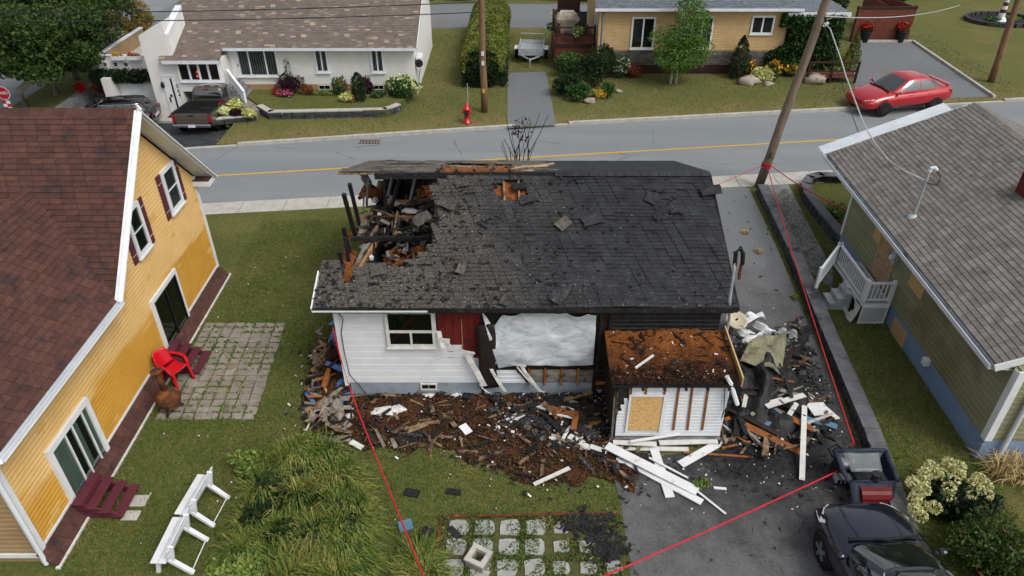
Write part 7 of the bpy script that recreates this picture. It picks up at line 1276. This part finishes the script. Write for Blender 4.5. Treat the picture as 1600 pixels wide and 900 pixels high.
hy = thing('hydrangea_bush', 'cream headed hydrangea bush beside the green house corner', 'shrub', G(1480, 790)); hc = G(1478, 795); npmesh('foliage', leaves(np.concatenate([cloud(hc + V(0, 0, .4), (.75, .55, .38), 1400), cloud(hc + V(.4, -.1, .35), (.6, .4, .3), 500)]), .14), 4, 'leaf_dark', hy)
heads = [(1455, 728), (1482, 723), (1445, 740), (1460, 739), (1472, 741), (1497, 742), (1490, 751), (1499, 729), (1426, 754), (1443, 764), (1435, 770), (1484, 763), (1522, 756), (1530, 748), (1508, 772), (1482, 775), (1440, 789), (1438, 806), (1430, 780), (1460, 793), (1541, 772), (1430, 796), (1442, 752), (1540, 757), (1518, 772)]
for k, (px, py) in enumerate(heads):
    p = G(px, py, .72 if py < 770 else .6); P = cloud(p, (.145, .145, .115), 170, .8); npmesh('flower_head', leaves(P, .06), 4, 'fl_cream', hy)
b = MB()
for k in range(8): a = k * .8; b.tube([hc + V(.06 * math.cos(a), .06 * math.sin(a), 0), hc + V(.5 * math.cos(a), .4 * math.sin(a), .6)], [.014, .008], 5)
b.build('stems', 'bark', hy)
shrub('rose_bush', 'big rose bush with few pink blooms at the lower right', G(1540, 880), (1.15, .95, .95), 9000, .075, 'leaf_rose', bloom='fl_pink', bn=9, bs=.075, lobes=12); shrub('fern_bush', 'bright green feathery bush in the bottom right corner', V(9.75, 7.55, 0), (.65, .5, .75), 3200, .07, 'leaf_light', up=.3); shrub('hosta_plant', 'variegated green plant behind the curved block wall', G(1302, 340), (.45, .5, .5), 420, .16, 'leaf_light', 'hosta')
for k, (px, py) in enumerate(((1242, 467), (1165, 365), (1185, 395), (1100, 757), (1090, 762))): shrub('weed_tuft', ['light green weed on the driveway near the block wall', 'dry weed at the driveway edge, farther one', 'dry weed at the driveway edge, nearer one', 'green weed in the asphalt right of the white planks', 'small green weed beside the white planks'][k], G(px, py), (.16, .16, .14), 90, .07, 'leaf_light' if k in (0, 3, 4) else 'straw', 'weed', stem=False)
sr = G(808, 250, 0); sr = V(.25, 22.4, 0); t = thing('scorched_shrub', 'bare scorched shrub standing up behind the burnt roof ridge', 'shrub', sr); b = MB()
def twig(p, d, L, r, lv):
    q = p + d * L; b.tube([p, p.lerp(q, .5) + V(rnd.uniform(-.03, .03), 0, 0), q], [r, r * .8, r * .5], 5)
    if lv: [twig(p.lerp(q, rnd.uniform(.5, 1)), (d + V(rnd.uniform(-.6, .6), rnd.uniform(-.4, .4), rnd.uniform(0, .4))).normalized(), L * .5, r * .6, lv - 1) for _ in range(3)]
for k in range(5): twig(sr, V(-.12 + k * .06, rnd.uniform(-.05, .05), 1).normalized(), 2.75, .025, 1)
b.build('branches', 'char_brown', t); npmesh('withered_leaves', leaves(cloud(sr + V(.05, 0, 3.35), (.36, .3, .45), 70), .12), 4, 'leaf_purple', t)
# weeds in the patio joints
P = np.stack([nrg.uniform(0, 1, 5200), nrg.uniform(0, 1, 5200)], 1); A_, B1, C1, D1 = [np.array(p) for p in PATIO1]; Q = (A_ * (1 - P[:, :1]) + B1 * P[:, :1]) * (1 - P[:, 1:]) + (D1 * (1 - P[:, :1]) + C1 * P[:, :1]) * P[:, 1:]
g_ = np.array([N3(q[0] * 1.3, q[1] * 1.3, 5) for q in Q]); fx, fy_ = (P[:, 0] * 8) % 1, (P[:, 1] * 17) % 1; kp = (np.minimum(np.minimum(fx, 1 - fx) * .3, np.minimum(fy_, 1 - fy_) * .23) < .028) & (g_ > -.22); Q = Q[kp]; tag(npmesh('joint_weeds', leaves(np.concatenate([Q, np.full((len(Q), 1), .035)], 1), .085, up=.3), 4, 'blade'), 'green weeds growing in the joints of the paver patio', 'weeds', kind='stuff')
Q = np.array([tuple(G(x, y, .03)) for x, y in zip(nrg.uniform(692, 975, 5000), nrg.uniform(806, 905, 5000))]); tag(npmesh('slab_weeds', leaves(Q[np.array([N3(q[0] * 2, q[1] * 2) for q in Q]) > -.15], .07, up=.5), 4, 'blade'), 'moss and grass between the stepping slabs', 'weeds', kind='stuff')
# ================================================================ DEBRIS
def plank(label, a, c, w, z0=.05, z1=.05, m='dirty_white', th=.025, name='loose_board', cat='board', tilt=0.0):
    A, C_ = G(*a, z0), G(*c, z1); b = MB(); b.bar(A, C_, w, th, up=(tilt, 0, 1)); o = b.build(name, m); tag(o, label, cat); return o
WS = 'sooty_white'
for args in (('widest white siding plank lying diagonally before the lean-to', (948, 696), (1090, 768), .24, .16, .08, WS), ('white siding plank under the widest one, long lower edge', (980, 722), (1097, 785), .17, .05, .05, WS), ('short white board crossing under the diagonal planks', (1021, 699), (1047, 777), .2, .06, .04, WS), ('white board lying apart right of the diagonal planks', (1138, 684), (1063, 726), .2, .06, .06, WS), ('thin white strip pointing to the lower driveway', (1090, 768), (1134, 803), .045, .05, .04, WS), ('thin white rod beside the diagonal planks', (1014, 715), (1075, 747), .045, .12, .06, WS), ('white plank lying along the foot of the lean-to, left piece', (958, 691), (1026, 694), .13, .18, .18), ('white plank lying along the foot of the lean-to, right piece', (1030, 692), (1121, 689), .14, .12, .12), ('long soiled white plank under the lean-to planks', (906, 699), (1076, 702), .12, .05, .05), ('white strip resting across the lean-to foundation', (985, 690), (1062, 678), .07, .28, .28, WS), ('bent white strip at the left end of the plank pile', (889, 681), (924, 700), .16, .12, .06), ('short white piece at the left end of the plank pile', (922, 697), (948, 706), .13, .1, .1), ('white gutter piece lying on the brown grass', (834, 757), (890, 731), .09, .05, .12), ('small white strip lying on the driveway', (1115, 762), (1135, 764), .06, .03, .03, WS), ('small white square scrap left under the planks', (963, 717), (985, 723), .16, .03, .03, WS), ('tall white post lying toward the block wall', (1253, 750), (1257, 634), .12, .06, .5), ('white tube leaning on the debris heap', (1209, 686), (1245, 630), .11, .06, .5), ('white board half under the steel blue strip', (1172, 635), (1216, 662), .14, .35, .2), ('white square panel at the right rim of the heap', (1265, 640), (1293, 638), .42, .2, .16, WS), ('bent white panel on top of the heap', (1196, 634), (1225, 625), .2, .5, .5), ('white strip across the top of the heap', (1222, 627), (1257, 617), .14, .55, .5), ('white downpipe fallen beside the lean-to corner', (1141, 598), (1152, 632), .1, .9, .2, WS)):
    plank(*args)
for args in (('brown stick lying behind the white gutter piece', (890, 730), (926, 710), .04, .06, .06, 'char_brown'), ('steel blue metal strip on the debris heap', (1173, 683), (1217, 641), .2, .08, .4, 'steel_blue'), ('blue metal strip right of the fallen post', (1246, 650), (1284, 661), .16, .2, .1, 'steel_blue'), ('slate blue strip at the right end of the heap', (1284, 659), (1308, 667), .18, .08, .06, 'steel_blue'), ('dark blue scrap behind the heap', (1184, 636), (1205, 624), .12, .4, .5, 'steel_blue'), ('flat black panel beside the white tube', (1232, 664), (1247, 634), .34, .2, .45, 'char'), ('orange brown timber reaching from the lean-to', (1131, 656), (1178, 640), .09, .15, .25, 'orange_wood'), ('second orange timber above the first', (1160, 617), (1196, 629), .1, .5, .45, 'orange_wood'), ('short orange timber on the heap top', (1170, 608), (1192, 625), .16, .55, .5, 'orange_wood'), ('brown lath lying on the driveway', (1068, 707), (1176, 714), .05, .05, .05, 'orange_wood'), ('brown lath lying below the lean-to corner', (1128, 700), (1172, 690), .05, .08, .08, 'orange_wood'), ('splintered brown lath at the foot of the heap', (1135, 672), (1166, 691), .06, .12, .06, 'orange_wood'), ('dark burnt beam lying over the heap', (1130, 690), (1180, 695), .08, .1, .08, 'char_wood'), ('long charred beam at the back of the heap', (1205, 598), (1268, 602), .12, .35, .12, 'char_wood'), ('charred plank leaning toward the block wall', (1242, 556), (1266, 510), .2, .15, .08, 'char'), ('burnt post standing on the right of the crumpled sheet', (1224, 580), (1237, 545), .14, .3, .5, 'char_brown'), ('dark charred board near the lower driveway', (1155, 740), (1190, 705), .1, .04, .04, 'char'), ('blue painted board leaning on the left rubble', (479, 617), (513, 587), .17, .1, .3, 'blue_board'), ('short blue board beside the corner of the house', (515, 606), (536, 594), .15, .25, .3, 'blue_board'), ('blue board end under the left rubble', (524, 640), (534, 624), .17, .05, .2, 'blue_board'), ('blue board scrap high beside the white corner', (514, 542), (523, 517), .14, .2, .3, 'blue_board'), ('blue scrap under the left eave', (515, 508), (524, 502), .12, .3, .3, 'blue_board'), ('brown stick standing in the left rubble', (507, 605), (526, 640), .06, .35, .08, 'raw_wood'), ('grey brown board on the left rubble', (492, 575), (520, 555), .14, .2, .3, 'old_wood'), ('dark weathered board on the left rubble', (500, 560), (522, 530), .16, .2, .4, 'half_burnt'), ('small white stick on the left grass', (482, 556), (496, 555), .05, .05, .05), ('thin white stick on the left lawn', (478, 673), (490, 649), .035, .04, .08), ('flat grey board lying left of the tape', (492, 688), (548, 685), .22, .06, .06, 'old_wood'), ('white broken end beside the flat grey board', (548, 690), (566, 700), .14, .1, .1), ('black roofing strip on the brown grass', (622, 692), (650, 682), .24, .05, .05, 'char'), ('black roofing scrap on the middle grass', (632, 768), (655, 772), .2, .02, .02, 'char'), ('black roofing scrap right of the middle grass', (697, 767), (720, 770), .16, .02, .02, 'char'), ('black roofing scrap at the slab corner', (702, 824), (718, 840), .14, .04, .04, 'char'), ('black roofing scrap near the burnt slab patch', (945, 810), (957, 803), .16, .04, .04, 'char'), ('striped teal scrap lying on the grass by the tape', (623, 824), (644, 818), .26, .04, .04, 'steel_blue'), ('white scrap in the brown soil', (722, 664), (733, 677), .2, .1, .06, WS), ('charred timber before the tarp wall', (800, 640), (860, 628), .1, .14, .12, 'char_wood'), ('charred timber in the dark soil left of the lean-to', (868, 650), (935, 668), .1, .14, .1, 'char_wood'), ('broken brown board near the lean-to corner', (880, 625), (925, 612), .12, .2, .3, 'half_burnt')): plank(*args)
def sheet_piece(name, label, pts, m, cat, z=.1, bend=.1, seed=0, n=6):
    P = [G(x, y, zz) for (x, y), zz in zip(pts, z if isinstance(z, (list, tuple)) else [z] * 4)]; o = grid(n, n, lambda u, v: P[0].lerp(P[1], u).lerp(P[3].lerp(P[2], u), v) + V(0, 0, bend * (N3(u * 2.2 + seed, v * 2.2) + .4 * math.sin(u * 3.1)))).build(name, m, None, m == 'dirty_white'); solid(o, .012); return tag(o, label, cat)
sheet_piece('crumpled_panel', 'large crumpled grey-green panel fallen beside the lean-to', ((1170, 535), (1228, 520), (1222, 590), (1155, 566)), 'old_moss', 'panel', [.75, .45, .5, .8], .22, 3, 9)
for k, (pts, lab) in enumerate(((((1162, 493), (1190, 488), (1197, 498), (1168, 505)), 'white curved sheet nearest the round dish'), (((1176, 508), (1184, 503), (1212, 518), (1203, 525)), 'white bent sheet in the middle of the cluster'), (((1145, 512), (1166, 514), (1180, 522), (1164, 528)), 'white sheet left in the cluster, below the dish'), (((1159, 532), (1188, 520), (1197, 527), (1168, 541)), 'white sheet lowest in the cluster, above the crumpled panel'), (((1212, 517), (1228, 518), (1224, 524), (1211, 525)), 'soiled white sheet right in the cluster'), (((1233, 519), (1245, 521), (1246, 530), (1234, 529)), 'small white sheet beside the charred plank'))): sheet_piece('bent_sheet', lab, pts, 'white_siding', 'sheet', [.25, .35, .2, .15], .16, k)
dd = G(1151, 500, .45); t = thing('round_dish', 'pale round dish leaning at the burnt house corner', 'dish', dd); ax = V(.1, -.35, 1).normalized(); m = MB(); m.lathe(dd, [(.30, .0), (.31, .02), (.2, -.02), (.05, -.04)], 22, ax); m.build('disc', 'dish_cream', t, True); m = MB(); m.tube([dd, dd + V(-.02, .1, -.45)], .02, 6); m.build('stand', 'galv', t); m = MB(); m.tube([dd + ax * .02, dd + ax * .06], .03, 8); m.build('hub', 'dark_metal', t)
# burnt heap right of the lean-to and rubble on the left: lumpy mounds plus countless chips
def heap(label, c, r, h, m, seed): 
    o = grid(34, 26, lambda u, v: V(c.x + (u - .5) * 2 * r[0], c.y + (v - .5) * 2 * r[1], -.02 + max(0, 1 - ((u - .5) ** 2 + (v - .5) ** 2) * 4.0) ** .8 * h * (1 + .7 * N3(u * 7 + seed, v * 6)) + .05 * N3(u * 20, v * 18, seed) * max(0, 1 - ((u - .5) ** 2 + (v - .5) ** 2) * 4))); tag(o.build('rubble_heap', m), label, 'rubble', kind='stuff')
heap('black charred rubble heap between lean-to and block wall', V(6.1, 13.5, 0), (1.35, 1.7), .72, 'char', 1); heap('brown rubble along the left end of the burnt house', V(-4.55, 14.3, 0), (.55, 1.8), .42, 'debris_soil', 5); heap('sooty rubble at the left corner of the lean-to', V(1.6, 12.7, 0), (.9, .7), .26, 'char_brown', 9)
def chips(label, pts, s0, s1, m, th=.012, zz=.03, asp=(.25, .9)):
    n = len(pts); V_ = []
    a = nrg.uniform(0, 6.283, n); w = nrg.uniform(s0, s1, n); l = w * nrg.uniform(*asp, n); tx = nrg.normal(0, .25, (n, 2)); b = MB()
    for i in range(n):
        p = Vector((float(pts[i][0]), float(pts[i][1]), float(pts[i][2]) + zz)); u = Vector((math.cos(a[i]), math.sin(a[i]), tx[i, 0])) * w[i] / 2; v = Vector((-math.sin(a[i]), math.cos(a[i]), tx[i, 1])) * l[i] / 2; q = Vector((0, 0, th)); b.hexa([p - u - v, p + u - v * .7, p + u * .8 + v, p - u + v * .8, p - u - v + q, p + u - v * .7 + q, p + u * .8 + v + q, p - u + v * .8 + q])
    tag(b.build('debris_chips', m), label, 'debris', kind='stuff')
def poly_pts(poly, n, z=.02):
    xs, ys = [p[0] for p in poly], [p[1] for p in poly]; o = np.stack([nrg.uniform(min(xs), max(xs), n * 4), nrg.uniform(min(ys), max(ys), n * 4)], 1); k = pip(o[:, 0], o[:, 1], poly); o = o[k][:n]; return np.concatenate([o, np.full((len(o), 1), z)], 1)
DEB2 = [((p[0] + .5) * 1.08 - .5, (p[1] - 12.6) * 1.16 + 12.45) for p in DEBRIS]
chips('dark burnt chips strewn over the soil before the house', poly_pts(DEB2, 800), .02, .09, 'char'); chips('rusty brown insulation crumbs over the soil', poly_pts(DEBRIS, 3800), .015, .06, 'crumb', .02); chips('white plaster scraps over the burnt soil', poly_pts(DEB2, 130), .015, .09, 'dirty_white'); chips('weathered wood splinters over the burnt soil', poly_pts(DEBRIS, 150), .15, .6, 'half_burnt', .02, .04, (.05, .2)); chips('black charred splinters over the burnt soil', poly_pts(DEBRIS, 60), .15, .6, 'char_wood', .03, .05, (.06, .22)); chips('torn black roofing pieces over the burnt soil', poly_pts(DEBRIS, 16), .15, .36, 'char', .012, .06, (.4, .8))
CENTRE = [G(*p)[:2] for p in ((770, 615), (955, 615), (955, 690), (880, 705), (770, 680))]; chips('grey ash scraps left of the lean-to', poly_pts(CENTRE, 300, .06), .03, .13, 'ash_shingle'); chips('white scraps left of the lean-to', poly_pts(CENTRE, 60, .08), .015, .09, 'dirty_white'); chips('black scraps left of the lean-to', poly_pts(CENTRE, 140, .07), .05, .35, 'char_wood', asp=(.1, .6))
HEAPP = [G(*p)[:2] for p in ((1135, 560), (1250, 500), (1280, 600), (1300, 690), (1180, 720), (1120, 700))]; chips('black burnt chips round the rubble heap', poly_pts(HEAPP, 420, .05), .05, .4, 'char_wood', asp=(.08, .5)); chips('brown wood chips round the rubble heap', poly_pts(HEAPP, 90, .12), .15, .7, 'half_burnt', asp=(.06, .22)); chips('white chips round the rubble heap', poly_pts(HEAPP, 150, .06), .02, .10, 'dirty_white')
NEARH = [(5, 10.2), (7.7, 10.2), (8.3, 16), (5, 16), (5, 13), (3, 11)]; chips('small pale chips scattered on the driveway', np.concatenate([poly_pts(DRIVE, 90, .008), poly_pts(NEARH, 150, .008)]), .012, .06, 'dirty_white', .008, .004); chips('small black chips scattered on the driveway', np.concatenate([poly_pts(DRIVE, 160, .008), poly_pts(NEARH, 420, .008)]), .02, .12, 'char', .008, .004); LEFTY = [(-8.5, 7), (2.2, 7), (2.2, 11.8), (-4, 12.5), (-5, 20), (-8.5, 20)]; chips('tiny pale scraps on the lawn', poly_pts(LEFTY, 120), .015, .05, 'dirty_white', .008, .02); SOOT = [G(*p)[:2] for p in ((885, 800), (980, 800), (985, 900), (930, 880), (890, 840))]; chips('black soot crumbs on the corner of the slab patio', (lambda c1, c2: np.concatenate([np.stack([nrg.normal(c1.x, .24, 330), nrg.normal(c1.y, .13, 330), np.full(330, .02)], 1), np.stack([nrg.normal(c2.x, .2, 420), nrg.normal(c2.y, .2, 420), np.full(420, .02)], 1)]))(G(915, 818), G(945, 852)), .03, .12, 'soot_soil', .015, .01)
LEFTR = [G(*p)[:2] for p in ((500, 520), (540, 600), (545, 690), (480, 660), (490, 590))]; chips('brown wood scraps in the left rubble', poly_pts(LEFTR, 120, .18), .12, .5, 'half_burnt', asp=(.1, .4)); chips('grey boards scraps in the left rubble', poly_pts(LEFTR, 60, .2), .1, .45, 'old_wood', asp=(.12, .5))
# bits on the burnt roof
ro = []
while len(ro) < 620:
    a, c = rnd.uniform(0, XR - XL), rnd.uniform(0, sl); p = frN.P(a, c, .02)
    if rnd.random() < (.12 + .88 * max(0, 1 - a / 7)) * max(0, .5 + 1.4 * N3(a * .9, c * .9, 3)) and mN(p): ro.append(tuple(p + frN.n * warpN(p)))
chips('pale ash flecks lying on the burnt roof', np.array(ro[:200]), .01, .04, 'ash_pale', .006, .014); chips('black crumbs lying on the burnt roof', np.array(ro[200:]), .03, .12, 'char', .015, .014)
def pile(label, c, r, h, n, mats, L0, L1):
    t = thing('wreckage_pile', label, 'wreckage', c)
    for k in range(n):
        a, q = rnd.uniform(0, 6.28), rnd.uniform(0, 1) ** .6; p = c + V(r[0] * q * math.cos(a), r[1] * q * math.sin(a), .06 + h * (1 - q) * rnd.uniform(.5, 1.1)); d = rnd.uniform(0, 3.14); L = rnd.uniform(L0, L1); b = MB(); w = rnd.uniform(.05, .16); u = V(math.cos(d), math.sin(d), rnd.uniform(-.22, .22)) * L / 2; s1 = p - u; s2 = p + u; s1.z = max(s1.z, .04); s2.z = max(s2.z, .04); md = s1.lerp(s2, rnd.uniform(.4, .7)) + V(0, 0, rnd.uniform(-.01, .03)); ti = V(rnd.uniform(-.5, .5), rnd.uniform(-.5, .5), 1); b.bar(s1, md, w, .025, up=ti); b.bar(md, s2, w, .025, up=ti, t=rnd.uniform(.4, 1)); b.build('broken_board', rnd.choice(mats), t)
pile('tangled pile of charred boards between the lean-to and the driveway wall', V(6.2, 13.2, 0), (1.4, 1.6), .75, 60, ['char_wood', 'char_wood', 'char', 'char_brown', 'half_burnt', 'orange_wood', 'old_wood', 'dirty_white'], .4, 1.5)
pile('pile of broken boards at the left end of the burnt house', V(-4.62, 14.1, 0), (.45, 1.6), .5, 34, ['half_burnt', 'old_wood', 'char_brown', 'blue_board', 'orange_wood', 'char'], .3, .9)
pile('charred boards jumbled in front of the tarp wall', V(1.3, 12.6, 0), (1.1, .6), .3, 22, ['char_wood', 'orange_wood', 'char_brown', 'half_burnt', 'ash_shingle', 'dirty_white'], .3, .9)
pile('broken boards strewn in front of the white siding', V(-1.9, 12.3, 0), (1.6, .8), .12, 10, ['char_brown', 'half_burnt', 'old_wood', 'char_brown'], .25, .7)
for k, (px, py, r) in enumerate(((605, 645, .3), (622, 642, .22), (530, 656, .18), (545, 653, .14), (672, 618, .16), (588, 648, .12), (715, 620, .12), (800, 655, .2), (893, 648, .18), (938, 640, .2), (867, 686, .14))): tag(MB().blob(G(px, py) + V(0, 0, .05), (r, r * .6, .05), k + 3, .8, (12, 6), 2.2).build('plaster_lump', 'dirty_white'), ['largest white plaster lump below the foundation', 'white plaster lump right of the largest', 'white plaster lump left of the red tape', 'small white lump beside the red tape', 'white lump below the basement window', 'small white lump left of the largest', 'small white lump under the hanging siding', 'white lump in the soil below the tarp', 'pale lump left of the lean-to', 'pale lump at the lean-to corner', 'white lump above the bent strip'][k], 'plaster')
tq = G(868, 634, .12); m = MB(); m.lathe(tq, [(.13, -.08), (.26, -.09), (.31, 0), (.26, .09), (.13, .08)], 20, V(.2, -.3, 1)); tag(m.build('scrap_tyre', 'rubber', None, True), 'burnt black tyre in the debris left of the lean-to', 'tyre'); cl = G(668, 838); sheet_piece('black_cloth', 'crumpled black cloth beside the edging', ((655, 840), (668, 822), (679, 830), (662, 855)), 'char', 'cloth', .08, .16, 2, 8)

LT = [(2.25, 11.85), (4.85, 11.85), (4.85, 13.3), (2.25, 13.3)]
def on_lt(n): P = poly_pts(LT, n); P[:, 2] = [rf_((p[0] - 2.16) / 2.78, (p[1] - YA + .16) / (YW - YA + .06))[2] for p in P]; return P
chips('black crumbs on the lean-to roof', on_lt(170), .015, .08, 'char', .012, .0); chips('rusty crumbs on the lean-to roof', on_lt(420), .012, .05, 'insulation', .012, -.004); chips('pale scraps on the lean-to roof', on_lt(26), .02, .09, 'dirty_white', .01, .01); chips('burnt splinters on the lean-to roof', on_lt(36), .12, .5, 'char_brown', .02, .02, (.05, .15))
